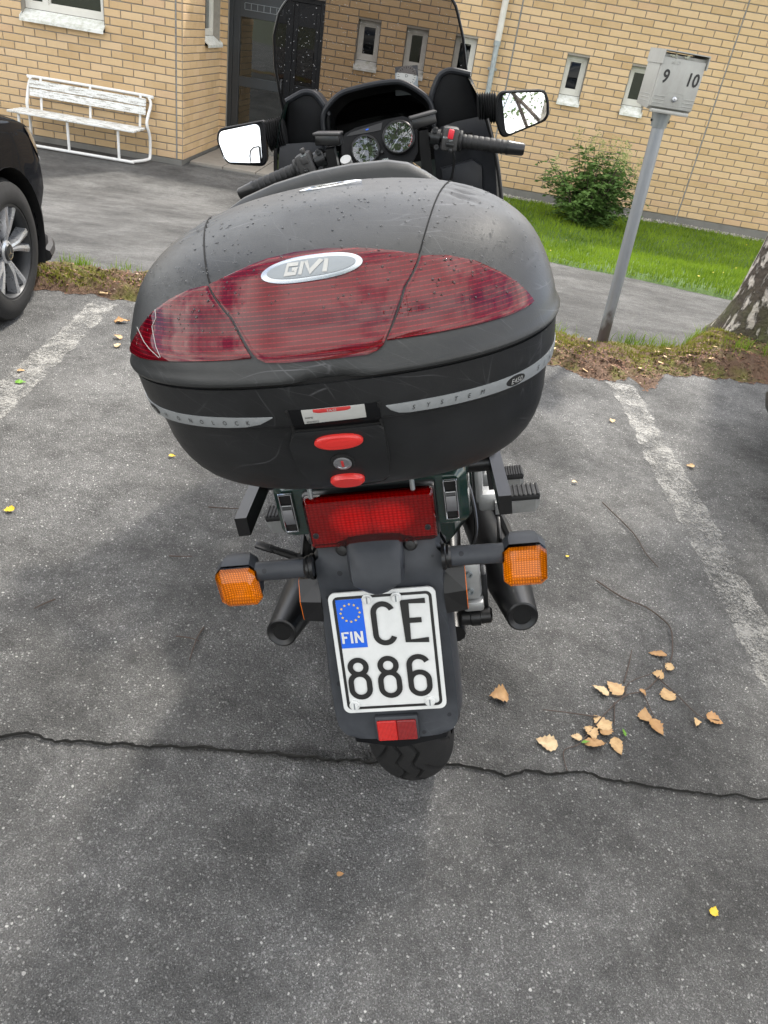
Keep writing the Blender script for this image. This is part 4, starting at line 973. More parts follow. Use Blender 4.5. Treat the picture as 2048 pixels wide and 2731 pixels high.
# ------------------------------------------------------------------ cars
def car(name, paint, mw):
    c = empty(name, mw)
    # sections along y (0 = front axle): half width, bottom z, belt z, centre z, belt x inset
    S = [(.86, .40, .22, .50, .60), (.80, .62, .19, .60, .68), (.70, .755, .17, .68, .76), (.56, .835, .165, .755, .825), (.40, .878, .165, .81, .872), (.2, .895, .165, .845, .905), (0, .90, .165, .865, .93), (-.3, .90, .165, .885, .96), (-.7, .895, .165, .905, .99), (-1.1, .89, .165, .915, 1.0), (-1.7, .89, .165, .925, 1.0), (-2.3, .895, .165, .94, 1.0), (-2.7, .90, .165, .95, 1.02), (-3.1, .885, .18, .95, 1.02), (-3.4, .82, .22, .93, 1.0), (-3.58, .66, .30, .88, .94)]
    ys = sorted(set([round(.86 - .04 * i, 3) for i in range(int((.86 + 3.58) / .04) + 1)] + [-3.58]), reverse=True)
    Sy = [s[0] for s in S][::-1]; it = lambda k, y: float(np.interp(y, Sy, [s[k] for s in S][::-1]))
    AX = [(0, .325, .368), (-2.70, .325, .368)]
    mb = MB(); rings = []
    for y in ys:
        hw, zb, zs_, zc = it(1, y), it(2, y), it(3, y), it(4, y); side = []
        for k in range(13):                 # side from sill to belt, barrel shaped with a crease
            u = k / 12; z = zb + (zs_ - zb) * u
            x = hw * (1 - .055 * (1 - u) ** 2 - .075 * max(0, u - .55) ** 1.5 * 2.2 - .02 * math.exp(-((u - .42) / .1) ** 2))
            side.append((x, z))
        xb = side[-1][0]
        for k in range(1, 9): u = k / 8; side.append((xb * math.cos(u * math.pi / 2) ** .75 if k < 8 else 0.0, zs_ + (zc - zs_) * math.sin(u * math.pi / 2)))
        rings.append([(x, y, z) for x, z in side] + [(-x, y, z) for x, z in side[-2::-1]])
    n = len(rings[0]); vs = []
    for r in rings:
        for (x, y, z) in r:
            for (ay, az, ar) in AX:         # pull near vertices onto the wheel-arch circle
                dy, dz = y - ay, z - az; d = math.hypot(dy, dz)
                if abs(x) > .5 and abs(d - ar) < .03 and d > 0: y, z = ay + dy / d * ar, az + dz / d * ar
            vs.append((x, y, z))
    fs = []
    for i in range(len(rings) - 1):
        for k in range(n - 1):
            q = (i * n + k, i * n + k + 1, (i + 1) * n + k + 1, (i + 1) * n + k); cy = sum(vs[j][1] for j in q) / 4; cz = sum(vs[j][2] for j in q) / 4; cx = sum(abs(vs[j][0]) for j in q) / 4
            if cx > .5 and any(math.hypot(cy - ay, cz - az) < ar - .004 for ay, az, ar in AX): continue
            fs.append(q)
    fs.append(tuple(range(n))); fs.append(tuple((len(rings) - 1) * n + k for k in range(n)))
    body = MB().add(vs, fs).build('body', paint, c, ang=40)
    MB().loft([[(s * x, y, z) for (x, z) in ((.72, .93), (.60, 1.36), (.45, 1.42), (0, 1.445))] + [(s * -x, y, z) for (x, z) in ((.45, 1.42), (.60, 1.36), (.72, .93))] for s, y in ((1, -1.25), (1, -2.55))]).build('roof', paint, c)
    gr = []
    for (y, zt, w0, w1) in ((-.62, .985, .70, .70), (-1.26, 1.43, .74, .56), (-2.55, 1.43, .74, .56), (-3.2, 1.0, .70, .68)):
        gr.append([(w0, y, .92), (w1, y, zt), (-w1, y, zt), (-w0, y, .92)])
    MB().loft(gr).build('greenhouse_glass', 'car_glass', c)
    for (ay, az, ar) in AX:                 # wheel wells
        for s in (-1, 1):
            m = MB(); k = 24
            pr = [(s * .50, ay + math.cos(a) * ar * 1.0, az + math.sin(a) * ar * 1.0) for a in [math.pi * (-.12 + 1.24 * i / k) for i in range(k + 1)]]
            m.add(pr + [(s * (.885 if ay == 0 else .885), y, z) for (_, y, z) in pr], [(i, i + 1, k + 2 + i, k + 1 + i) for i in range(k)]); m.add(pr, [tuple(range(k + 1))])
            m.build('wheel_arch_liner', 'black_plastic', c, fix=False)
    MB().box((0, -1.35, .21), (1.5, 4.0, .1)).build('underbody', 'black_plastic', c, smooth=False)
    # lower bumper lip
    pts = [(s * it(1, y) * .985, y + .012, .215) for s, y in [(-1, .38), (-1, .5), (-1, .62), (-1, .74), (-1, .82), (1, .82), (1, .74), (1, .62), (1, .5), (1, .38)]]
    MB().tube(pts, .032, 8).build('bumper_lip', 'black_plastic', c)
    for s in (-1, 1):
        hl = MB(); g = []
        for (y, z0, z1) in ((.36, .80, .815), (.46, .70, .80), (.58, .63, .755), (.68, .60, .70)):
            xx = lambda z: it(1, y) * (1 - .075 * max(0, (z - it(2, y)) / (it(3, y) - it(2, y)) - .55) ** 1.5 * 2.2) + .006
            g.append([(s * xx(z0), y, z0), (s * (xx((z0 + z1) / 2)), y, (z0 + z1) / 2), (s * (xx(z1) - .004), y, z1)])
        hl.loft(g, closed=False).build('headlight', 'headlight_dark', c, fix=True)
        # door gap and mirror
        MB().box((s * .97, -.78, .98), (.2, .11, .13), .035).build('wing_mirror', paint, c)
    def wheel(x, s, y):
        prof = [(-.105, .205), (-.112, .235), (-.108, .275), (-.092, .305), (-.06, .320), (0, .325), (.06, .320), (.092, .305), (.108, .275), (.112, .238), (.104, .216), (.094, .213)]
        w = MB().lathe(prof, (x, y, .325), (s, 0, 0), 64).build('wheel', 'tyre_rubber', c)
        rim = MB().lathe([(.100, .216), (.101, .205), (.092, .198), (.05, .192), (-.08, .190)], (x, y, .325), (s, 0, 0), 64)
        rim.build('rim', 'alloy_dark', w)
        MB().disk((x - s * .01, y, .325), (s, 0, 0), .19, 40).lathe([(0, .135), (.015, .135), (.015, .0)], (x + s * .01, y, .325), (s, 0, 0), 32).build('brake_disc', 'alloy_dark', w, fix=False)
        sp = MB()
        for k in range(5):
            for off in (-.20, .20):         # five pairs of spokes
                a0 = 2 * math.pi * k / 5 + .25; a1 = a0 + off
                def P(r, a, h, t_): return Vector((x + s * h, y + math.sin(a) * r + math.cos(a) * t_, .325 + math.cos(a) * r - math.sin(a) * t_))
                r0, r1 = .040, .203; rg = []
                for (r, a, hw, h0, h1) in ((r0, a0 + off * .25, .014, .070, .030), (.11, a0 + off * .62, .015, .088, .045), (r1 - .02, a1, .020, .094, .05), (r1, a1, .026, .095, .05)):
                    rg.append([P(r, a, h1, -hw), P(r, a, h0, -hw * .75), P(r, a, h0 + .004, 0), P(r, a, h0, hw * .75), P(r, a, h1, hw)])
                sp.loft(rg, closed=True)
        sp.lathe([(.03, .055), (.078, .052), (.084, .040)], (x, y, .325), (s, 0, 0), 32)
        sp.build('spokes', 'alloy', w, ang=25)
        MB().lathe([(.084, .040), (.091, .036), (.092, .0)], (x, y, .325), (s, 0, 0), 32).build('hub_cap', 'alloy_dark', w)
        st = MB()                            # three-pointed star in the hub cap
        for k in range(3):
            a = 2 * math.pi * k / 3; d = Vector((0, math.sin(a), math.cos(a))); e = Vector((0, math.cos(a), -math.sin(a))); o_ = Vector((x + s * .0935, y, .325))
            st.add([o_ - e * .004, o_ + d * .026, o_ + e * .004], [(0, 1, 2)])
        st.lathe([(.0925, .028), (.0935, .031)], (x, y, .325), (s, 0, 0), 24).build('hub_emblem', 'trim_chrome', w, fix=False, smooth=False)
        for k in range(5): a = 2 * math.pi * (k + .5) / 5 + .25; MB().lathe([(.045, .008), (.074, .007), (.074, 0)], (x, y + math.sin(a) * .056, .325 + math.cos(a) * .056), (s, 0, 0), 10).build('wheel_bolt', 'alloy_dark', w)
    for y in (0, -2.70):
        for s in (-1, 1): wheel(s * .775, s, y)
    return c
simple('headlight_dark', (0.03, 0.032, 0.035), 0.08, coat=1.0)
H1 = R(4.5); wc = Vector((-1.892, 3.285, 0)) + Vector((-math.sin(H1), math.cos(H1), 0)) * .15
tag(car('parked_car', 'car_paint_black', Matrix.Translation(wc) @ rotz(H1) @ Matrix.Translation((-.885, 0, 0))), 'black parked car with silver alloy wheel and its nose to the verge', 'car', 'cars parked beside the motorcycle')
tag(car('parked_car', 'car_paint_blue', Matrix.Translation((2.60, 2.98, 0)) @ rotz(R(3))), 'dark car showing only a bumper corner at the right edge', 'car', 'cars parked beside the motorcycle')
# ------------------------------------------------------------------ fallen twig, leaves and sticks
def leaf_mesh(seed, L_=.046, curl=.30):
    rs = random.Random(seed); n = 14; v = []; f = []
    # serrated ovate outline, a midrib row and a fold
    up = []; rows = 11; wk = rs.uniform(.28, .46)
    for i in range(rows + 1):
        u = i / rows; w = wk * (math.sin(math.pi * min(1, u * 1.02) ** .72) ** .9) * (1 - .22 * u) * (1 + (.22 if i % 2 else -.12) * rs.uniform(.2, 1.4)); up.append((u, max(w, .0)))
    c1, c2, tw = rs.uniform(-curl, curl), rs.uniform(.05, curl * 1.6), rs.uniform(-.5, .5)
    for (u, w) in up:
        for s in (-1, -.5, 0, .5, 1):
            x = (u - .5) * L_; y = s * w * L_; z = L_ * (c1 * (u - .5) ** 2 * 2.2 + c2 * (s * w) ** 2 * 2.6 + tw * (u - .5) * s * w + .055 * rs.uniform(-1, 1)) + .012 * L_ * abs(s)
            v.append((x, y, z))
    zmin = min(p[2] for p in v); v = [(x, y, z - zmin) for x, y, z in v]
    for i in range(rows):
        for k in range(4): f.append((i * 5 + k, i * 5 + k + 1, (i + 1) * 5 + k + 1, (i + 1) * 5 + k))
    me = bpy.data.meshes.new('leaf'); me.from_pydata(v, [], f); me.update(); me.shade_smooth(); return me
def mat_leaf(me, m): me.materials.append(M[m]); return me
LM = [mat_leaf(leaf_mesh(i), 'dry_leaf') for i in range(8)]
LY = mat_leaf(leaf_mesh(40), 'yellow_leaf'); LG = mat_leaf(leaf_mesh(41), 'green_leaf')
tw = tag(empty('fallen_birch_twig', loc=(.75, 1.5, 0)), 'broken birch twig with dry tan leaves lying on the asphalt', 'twig')
TO = Vector((.75, 1.5, 0))
def stick(pts, r0, r1, parent=None, name='stem', org=TO, mat='twig'):
    n = len(pts); P = [Vector((x, y, .004 + .006 * abs(math.sin(3 * i + x * 9)))) - org for i, (x, y) in enumerate(pts)]
    return MB().tube(P, [r0 + (r1 - r0) * i / max(1, n - 1) for i in range(n)], 6, smooth=3).build(name, mat, parent, fix=False)
stick([(.74, 2.06), (.817, 1.984), (.884, 1.955), (.927, 1.907), (.945, 1.866), (.934, 1.792), (.909, 1.711), (.849, 1.623), (.803, 1.571), (.742, 1.535), (.682, 1.466), (.63, 1.395), (.587, 1.335), (.549, 1.312), (.541, 1.284), (.545, 1.244)], 0.0026, .0013, tw)
for pts in ([(.855, 1.624), (.891, 1.576), (.922, 1.526), (.947, 1.5), (.995, 1.501)], [(.796, 1.554), (.803, 1.506), (.811, 1.447)], [(.742, 1.535), (.763, 1.591), (.84, 1.643)], [(.660, 1.44), (.563, 1.433), (.501, 1.429)], [(.742, 1.535), (.715, 1.53), (.68, 1.54)], [(.707, 1.506), (.692, 1.421)], [(.748, 1.588), (.778, 1.672), (.798, 1.734)]):
    stick(pts, .0020, .0012, tw)
for i, (x, y, a, s) in enumerate([(.501, 1.32, 170, 1.05), (.673, 1.541, 150, .95), (.716, 1.56, 130, 1.05), (.877, 1.736, 175, 1.0), (.901, 1.687, 60, .75), (.858, 1.645, 170, .65), (.867, 1.571, 100, .9), (.784, 1.475, 80, .95), (.809, 1.437, 300, 1.0), (.926, 1.479, 250, .65), (.983, 1.503, 340, .9), (.657, 1.42, 120, 1.15), (.668, 1.397, 60, .9), (.625, 1.378, 280, .9), (.63, 1.344, 10, 1.05), (.687, 1.347, 285, .95), (.582, 1.356, 175, .55), (.797, 1.561, 300, .5)]):
    o = bpy.data.objects.new('leaf', LM[i % 8]); COL.objects.link(o); o.parent = tw; o.location = Vector((x, y, .006)) - TO; o.rotation_euler = (random.uniform(-.25, .25), random.uniform(-.2, .2), R(a)); s *= 1.18; o.scale = (s, s * random.uniform(.8, 1.25), s * random.uniform(.25, .8))
for (x, y, a) in ((.714, 1.40, 100), (.604, 1.345, 20)):
    o = bpy.data.objects.new('leaf', LG); COL.objects.link(o); o.parent = tw; o.location = Vector((x, y, .006)) - TO; o.rotation_euler = (0, 0, R(a)); o.scale = (.55, .28, .5)
LOOSE = [((.384, 1.453), 195, 1.2, LM[2], 'single tan birch leaf nearest the rear tyre on the right'),
         ((-.814, 2.396), 10, .55, LY, 'tiny yellow leaf on asphalt left of the top case'), ((-1.174, 1.901), 200, .8, LY, 'small yellow leaf near the left edge beside the bay line'),
         ((.822, .942), 60, .55, LY, 'bright yellow leaf alone at the lower right of the asphalt'), ((.749, 2.723), 20, .6, LM[1], 'small tan leaf right of the foot pegs'), ((.656, 2.175), 40, .35, LY, 'tiny yellow leaf right of the amber turn signal'),
         ((-1.482, 3.624), 15, 1.7, LM[3], 'large pale leaf nearest the verge beside the top case'), ((-1.422, 3.411), 160, 1.1, LM[4], 'pale dry leaf below the large leaf left of the case'), ((-1.379, 3.313), 80, .9, LM[5], 'brown leaf lowest of the group left of the case'),
         ((-1.579, 2.775), 20, .95, LG, 'green leaf lying on the left painted line'), ((-1.629, 2.88), 30, .7, LM[6], 'small brown leaf on the left painted line above the green leaf'),
         ((.036, .885), 10, .35, LM[7], 'small orange fleck of leaf below the rear tyre'), ((1.316, 3.059), 170, .8, LM[0], 'brown leaf beside the right painted line'), ((1.02, 3.42), 100, .7, LM[2], 'tan leaf between the verge and the right painted line')]
for (p, a, s, me, lab) in LOOSE:
    o = bpy.data.objects.new('fallen_leaf', me); COL.objects.link(o); o.location = (*p, .006); o.rotation_euler = (random.uniform(-.2, .2), random.uniform(-.2, .2), R(a)); o.scale = (s, s, s); tag(o, lab, 'leaf', 'fallen leaves on the asphalt')
Z = Vector((0, 0, 0))
for pts, lab in (([(-.853, 1.532), (-.87, 1.51), (-.888, 1.483)], 'short thin stick at the left edge of the asphalt'), ([(-.435, 1.522), (-.44, 1.47), (-.434, 1.395)], 'forked thin stick left of the left muffler'), ([(-.591, 2.1), (-.53, 2.11), (-.454, 2.129)], 'thin stick left of the rack arm'), ([(-.627, 1.806), (-.60, 1.81), (-.56, 1.82)], 'tiny stick left of the left turn signal'), ([(.843, 2.59), (.93, 2.40), (.95, 2.28), (.98, 2.198)], 'thin curved stick right of the foot pegs')):
    o = stick(pts, .0026, .0016, None, 'fallen_stick', Z); tag(o, lab, 'stick', 'thin sticks on the asphalt')
o = stick([(-.495, 1.469), (-.46, 1.472), (-.431, 1.467)], .0022, .0014, None, 'fallen_stick', Z); tag(o, 'small side twig crossing the forked stick on the left', 'stick', 'thin sticks on the asphalt')
for (x, y, a, lab) in ((-1.901, 3.957, 10, 'brown bark chip on the verge nearest the car wheel'), (-1.716, 3.962, 5, 'brown bark chip on the verge beside the left bay line')):
    o = MB().box((0, 0, .006), (.045, .018, .010), .003, seg=1).build('bark_chip', 'dry_leaf'); o.location = (x, y, 0.01); o.rotation_euler = (0, 0, R(a)); tag(o, lab, 'bark chip')
# ------------------------------------------------------------------ motorcycle (local frame: x right, y forward, z up, origin at rear tyre contact)
LEAN, YAW = R(15.6), R(2.4)
bX = Vector((math.cos(LEAN) * math.cos(YAW), math.cos(LEAN) * math.sin(YAW), math.sin(LEAN))); bY = Vector((-math.sin(YAW), math.cos(YAW), 0)); bZ = bX.cross(bY)
BM = Matrix(((bX.x, bY.x, bZ.x, .185), (bX.y, bY.y, bZ.y, 1.31), (bX.z, bY.z, bZ.z, -0.004), (0, 0, 0, 1)))
moto = tag(empty('touring_motorcycle', BM), 'dark green touring motorcycle leaning on its stand with a large top case', 'motorcycle')
def part(name, mb, mat, parent=None, **k): return mb.build(name, mat, parent or moto, **k)

# --- wheels
def tyre_mesh(c, Ro, hw, tread=True, nt=640, ns=110):
    v = []; f = []; NP = 26
    for i in range(nt):
        th = 2 * math.pi * i / nt
        for j in range(ns + 1):
            ph = R(-100 + 200 * j / ns); x = hw * math.sin(ph) * (1.0 if abs(ph) < R(90) else 1.0); r = Ro - hw * .92 * (1 - math.cos(ph))
            if tread and abs(ph) < R(75):
                u = th * NP / (2 * math.pi); tri = abs((u % 1) * 2 - 1) - .5
                g = 0.0
                for x0 in (-.016, .016):
                    d = abs(x - x0 - tri * .016); g = max(g, 1 - max(0, d - .0026) / .0012)
                if abs(x) > .030:
                    q = (u * .5 + (0 if x > 0 else .5) + .010 / .004 * (abs(x) / hw) ** 1.4 * .55) % 1; d = min(q, 1 - q); g = max(g, (1 - max(0, d - .035) / .03) * min(1, (abs(x) - .030) / .008))
                r -= .0075 * max(0, min(1, g))
            v.append((c[0] + x, c[1] - math.sin(th) * r, c[2] - math.cos(th) * r))
    n1 = ns + 1
    for i in range(nt):
        for j in range(ns): f.append((i * n1 + j, i * n1 + j + 1, ((i + 1) % nt) * n1 + j + 1, ((i + 1) % nt) * n1 + j))
    m = MB(); m.v = v; m.f = f; return m
def bike_wheel(name, c, Ro, hw, tread):
    w = part(name, tyre_mesh(c, Ro, hw, tread, 640 if tread else 120, 110 if tread else 20), 'tyre_rubber', ang=50)
    rim = MB().lathe([(-.06, Ro - .125), (-.055, Ro - .115), (-.03, Ro - .14), (.03, Ro - .14), (.055, Ro - .115), (.06, Ro - .125), (.03, Ro - .155), (-.03, Ro - .155)], c, (1, 0, 0), 48, closed=True)
    for k in range(5):
        a = 2 * math.pi * k / 5; d = Vector((0, math.sin(a), math.cos(a))); rim.tube([Vector(c) + d * .03, Vector(c) + d * (Ro - .145)], [.026, .019], 8)
    rim.lathe([(-.06, 0), (-.06, .045), (.06, .045), (.06, 0)], c, (1, 0, 0), 24)
    part('rim', rim, 'alloy_dark', w)
    part('brake_disc', MB().lathe([(.078, .06), (.078, .135), (.083, .135), (.083, .06)], c, (1, 0, 0), 40, closed=True), 'cast_alloy', w)
bike_wheel('rear_wheel', (0, 0, .322), .322, .086, True)
bike_wheel('front_wheel', (0, 1.545, .305), .305, .06, False)

# --- rear fender on a sloping plane: x across, v down, h outwards
FO = Vector((0, -.285, .673)); FE = Vector((0, -.25874, -.96595)); FN = Vector((0, -.96595, .25874))
FP = lambda x, v, h=0.0: FO + Vector((x, 0, 0)) + FE * v + FN * h
FM = Matrix(((1, 0, 0, FO.x), (0, -FE.y, FN.y, FO.y), (0, -FE.z, FN.z, FO.z), (0, 0, 0, 1)))   # text frame: x, up, out
def fender():
    rows = [(-.100, .104), (-.08, .105), (-.062, .106), (-.055, .113), (-.02, .114), (-.012, .112), (.03, .112), (.10, .115), (.18, .1175), (.24, .1175), (.265, .116), (.28, .112), (.290, .105), (.296, .096), (.299, .085)]
    rings = []
    for (v, hw) in rows:
        ex = .004 if -.06 < v < -.015 else 0.0; ring = []
        fl = .085 - .03 * max(0, v) / .3
        curve = lambda x: -.020 * (abs(x) / .12) ** 3
        L_ = [(-hw - .004, -fl), (-hw - .003, -.045), (-hw, -.022), (-hw * .96, -.009)]
        ring = [FP(x, v, h) for x, h in L_] + [FP(hw * x, v, ex + curve(hw * x) + .0) for x in (-.85, -.6, -.3, 0, .3, .6, .85)] + [FP(-x, v, h) for x, h in L_[::-1]]
        rings.append(ring)
    # lip turned under at the bottom
    rings.append([p + FN * -.012 + FE * .004 for p in rings[-1]]); rings.append([p + FN * -.02 - FE * .004 for p in rings[-2]])
    m = MB().loft(rings, closed=False); return m
fen = part('rear_fender', fender(), 'fender_plastic', ang=50)
part('inner_fender', MB().loft([[(x, y, z) for x, z in ((-.1, .0), (-.085, .05), (0, .07), (.085, .05), (.1, .0))] if False else [Vector((x, 0, .322)) + Vector((0, -math.sin(a), math.cos(a))) * (.355 + dz) for x, dz in ((-.1, -.05), (-.085, -.01), (0, .01), (.085, -.01), (.1, -.05))] for a in [R(-60 + 16 * k) for k in range(10)]], closed=False), 'cockpit_plastic')
for (x, v) in ((-.056, -.078), (.060, -.078)):
    b = MB().lathe([(0, .012), (.004, .012), (.006, .008), (.010, .008), (.0105, .0)], FP(x, v, .0), FN, 20); part('bolt', b, 'satin_black', fen)
# number-plate lamp hood
hd_ = MB(); rr = []
for (v, hw, h) in ((-.098, .044, .006), (-.092, .047, .014), (-.07, .048, .030), (-.040, .047, .038), (-.023, .045, .040), (-.016, .034, .039), (-.007, .019, .036), (-.002, .006, .032)):
    rr.append([FP(-hw, v, -.01), FP(-hw, v, h * .55), FP(-hw * .88, v, h * .9), FP(-hw * .5, v, h), FP(0, v, h * 1.03), FP(hw * .5, v, h), FP(hw * .88, v, h * .9), FP(hw, v, h * .55), FP(hw, v, -.01)])
part('plate_lamp_hood', hd_.loft(rr, closed=True), 'fender_plastic', ang=45)
# licence plate
def fpoly(pts, h, hb=None):
    m = MB(); n = len(pts)
    top = [FP(x, v, h) for x, v in pts]; m.add(top, [tuple(range(n))])
    if hb is not None: m.add(top + [FP(x, v, hb) for x, v in pts], [(i, (i + 1) % n, n + (i + 1) % n, n + i) for i in range(n)])
    return m
pc = (0.001, .117)
rp = lambda w, h, r: [(pc[0] + x, pc[1] + y) for x, y in rrect(w, h, r, 6)]
plate = part('licence_plate', fpoly(rp(.186, .236, .013), .010, .006), 'plate_white', fen if False else None, smooth=False)
ob_, ib_ = rp(.172, .222, .010), rp(.1615, .2115, .006); n_ = len(ob_)
part('plate_border', MB().add([FP(x, v, .0105) for x, v in ob_] + [FP(x, v, .0105) for x, v in ib_], [(i, (i + 1) % n_, n_ + (i + 1) % n_, n_ + i) for i in range(n_)]), 'plate_black', plate, smooth=False, fix=False)
part('euro_band', fpoly([(-.0795, .0115), (-.0335, .0115), (-.0335, .1045), (-.0795, .1045)], .0107), 'plate_blue', plate, smooth=False, fix=False)
for k in range(12):
    a = 2 * math.pi * k / 12; cx, cv = -.0565 + .0165 * math.sin(a), .037 - .0165 * math.cos(a)
    pts = [(cx + (.0029 if j % 2 == 0 else .0012) * math.sin(math.pi * j / 5), cv - (.0029 if j % 2 == 0 else .0012) * math.cos(math.pi * j / 5)) for j in range(10)]
    m = MB(); m.add([FP(cx, cv, .0112)] + [FP(x, v, .0112) for x, v in pts], [(0, 1 + j, 1 + (j + 1) % 10) for j in range(10)]); part('star', m, 'star_yellow', plate, smooth=False, fix=False)
def arc(cx, cy, rx, ry, a0, a1, n=12): return [(cx + rx * math.cos(R(a0 + (a1 - a0) * i / n)), cy + ry * math.sin(R(a0 + (a1 - a0) * i / n))) for i in range(n + 1)]
def ribbon(pts, w, closed=False):
    P = [Vector((*p, 0)) for p in pts]; n = len(P); L_ = []; R_ = []
    for i in range(n):
        a = P[(i - 1) % n] if (closed or i > 0) else P[i]; b = P[(i + 1) % n] if (closed or i < n - 1) else P[i]
        t_ = (b - a).normalized(); s_ = Vector((-t_.y, t_.x, 0)); k = 1.0
        if closed or 0 < i < n - 1:
            t1 = (P[i] - a).normalized(); k = 1 / max(.6, t_.dot(t1))
        L_.append(P[i] + s_ * w * .5 * k); R_.append(P[i] - s_ * w * .5 * k)
    f = [(i, (i + 1) % n, n + (i + 1) % n, n + i) for i in range(n if closed else n - 1)]
    return L_ + R_, f
def glyph(ch, w, h, sw):
    a, b = w / 2 - sw / 2, h / 2 - sw / 2
    if ch == 'C': return [(arc(0, b - a, a, a, 18, 180) + arc(0, -b + a, a, a, 180, 342), False)]
    if ch == 'E': return [([(a + sw / 2, b), (-a, b), (-a, -b), (a + sw / 2, -b)], False), ([(-a, .02 * h), (a * .72, .02 * h)], False)]
    if ch == '8':
        r1 = a * .86; return [(arc(0, b - r1 * 1.02, r1, r1 * 1.02, -55, 235, 20) + arc(0, -b + a * 1.05, a, a * 1.2, 130, 410, 24)[0:0], False), (arc(0, b - r1, r1, r1, 0, 360, 24)[:-1], True), (arc(0, -b + a + .00 * h, a, a, 180, 360, 12) + arc(0, -b + a + .16 * h, a, a, 0, 180, 12), True)][1:]
    if ch == '6': return [(arc(0, -b + a, a, a, 180, 360, 12) + arc(0, -b + a + .13 * h, a, a, 0, 180, 12), True), (arc(0, b - a, a, a, 22, 180, 12) + [(-a, -b + a)], False)]
    if ch == 'F': return [([(-a, -b - sw / 2), (-a, b), (a + sw / 2, b)], False), ([(-a, .02 * h), (a * .7, .02 * h)], False)]
    if ch == 'I': return [([(0, -h / 2), (0, h / 2)], False)]
    if ch == 'N': return [([(-a, -h / 2), (-a, h / 2)], False), ([(a, -h / 2), (a, h / 2)], False), ([(-a, h / 2 - sw * .3), (a, -h / 2 + sw * .3)], False)]
def put(ch, x, v, w, h, sw, mat, hh=.0118):
    m = MB()
    for pts, cl in glyph(ch, w, h, sw):
        vv, ff = ribbon(pts, sw, cl); m.add([FP(x + p.x, v - p.y, hh) for p in vv], ff); hh += .00015
    part('character', m, mat, plate, smooth=False, fix=False)
for ch, x, v in (('C', .000, .061), ('E', .0545, .060), ('8', -.0555, .1655), ('8', -.002, .1655), ('6', .0515, .1655)): put(ch, x, v, .0425 if ch != 'E' else .041, .084, .0098, 'plate_black')
for ch, x, w in (('F', -.0705, .013), ('I', -.0595, .004), ('N', -.0465, .0155)): put(ch, x, .0835, w, .0225, .0042, 'plate_white')
for (x, v) in ((-.024, .0135), (.026, .0135), (-.071, .2185), (.065, .2185)):
    b = MB().lathe([(0, .0095), (.003, .0095), (.0035, .0068), (.0065, .0062), (.0068, 0)], FP(x, v, .010), FN, 20); b = part('plate_screw', b, 'plate_white', plate)
    part('slot', fpoly([(x - .0011, v - .0058), (x + .0011, v - .0058), (x + .0011, v + .0058), (x - .0011, v + .0058)], .0171), 'badge_grey', plate, smooth=False, fix=False)
# red reflector
rm = part('reflector_bracket', MB().box(FP(0, .272, .004), (.080, .050, .012), .004, Matrix(((1, 0, 0, 0), (0, -FE.y, FN.y, 0), (0, -FE.z, FN.z, 0), (0, 0, 0, 1)))), 'fender_plastic')
for (x0, x1, mt) in ((-.0355, 0, 'reflector_red_bright'), (0, .0355, 'reflector_red')):
    part('reflector', MB().box(FP((x0 + x1) / 2, .274, .010), (x1 - x0, .040, .010), .0015, Matrix(((1, 0, 0, 0), (0, -FE.y, FN.y, 0), (0, -FE.z, FN.z, 0), (0, 0, 0, 1))), 1), mt, rm, smooth=False)
# side reflectors on black boxes
for s in (-1, 1):
    pts = [(-.022, -.012), (.055, -.012), (.066, -.022), (.066, -.050), (-.022, -.050)]
    b = MB(); rg = []
    for x in (.108, .146): rg.append([FP(s * x, v, h) for v, h in ((-.018, -.05), (-.018, -.025), (.02, -.004 if x < .14 else -.012), (.06, -.010 if x < .14 else -.02), (.062, -.055))])
    part('reflector_box', b.loft(rg), 'satin_black', smooth=False)
    part('side_reflector', MB().loft([[FP(s * x, v, h) for v, h in ((-.017, -.05), (-.017, -.026), (.02, -.012), (.059, -.021), (.061, -.055))] for x in (.1462, .1472)]), 'orange_reflector', smooth=False)

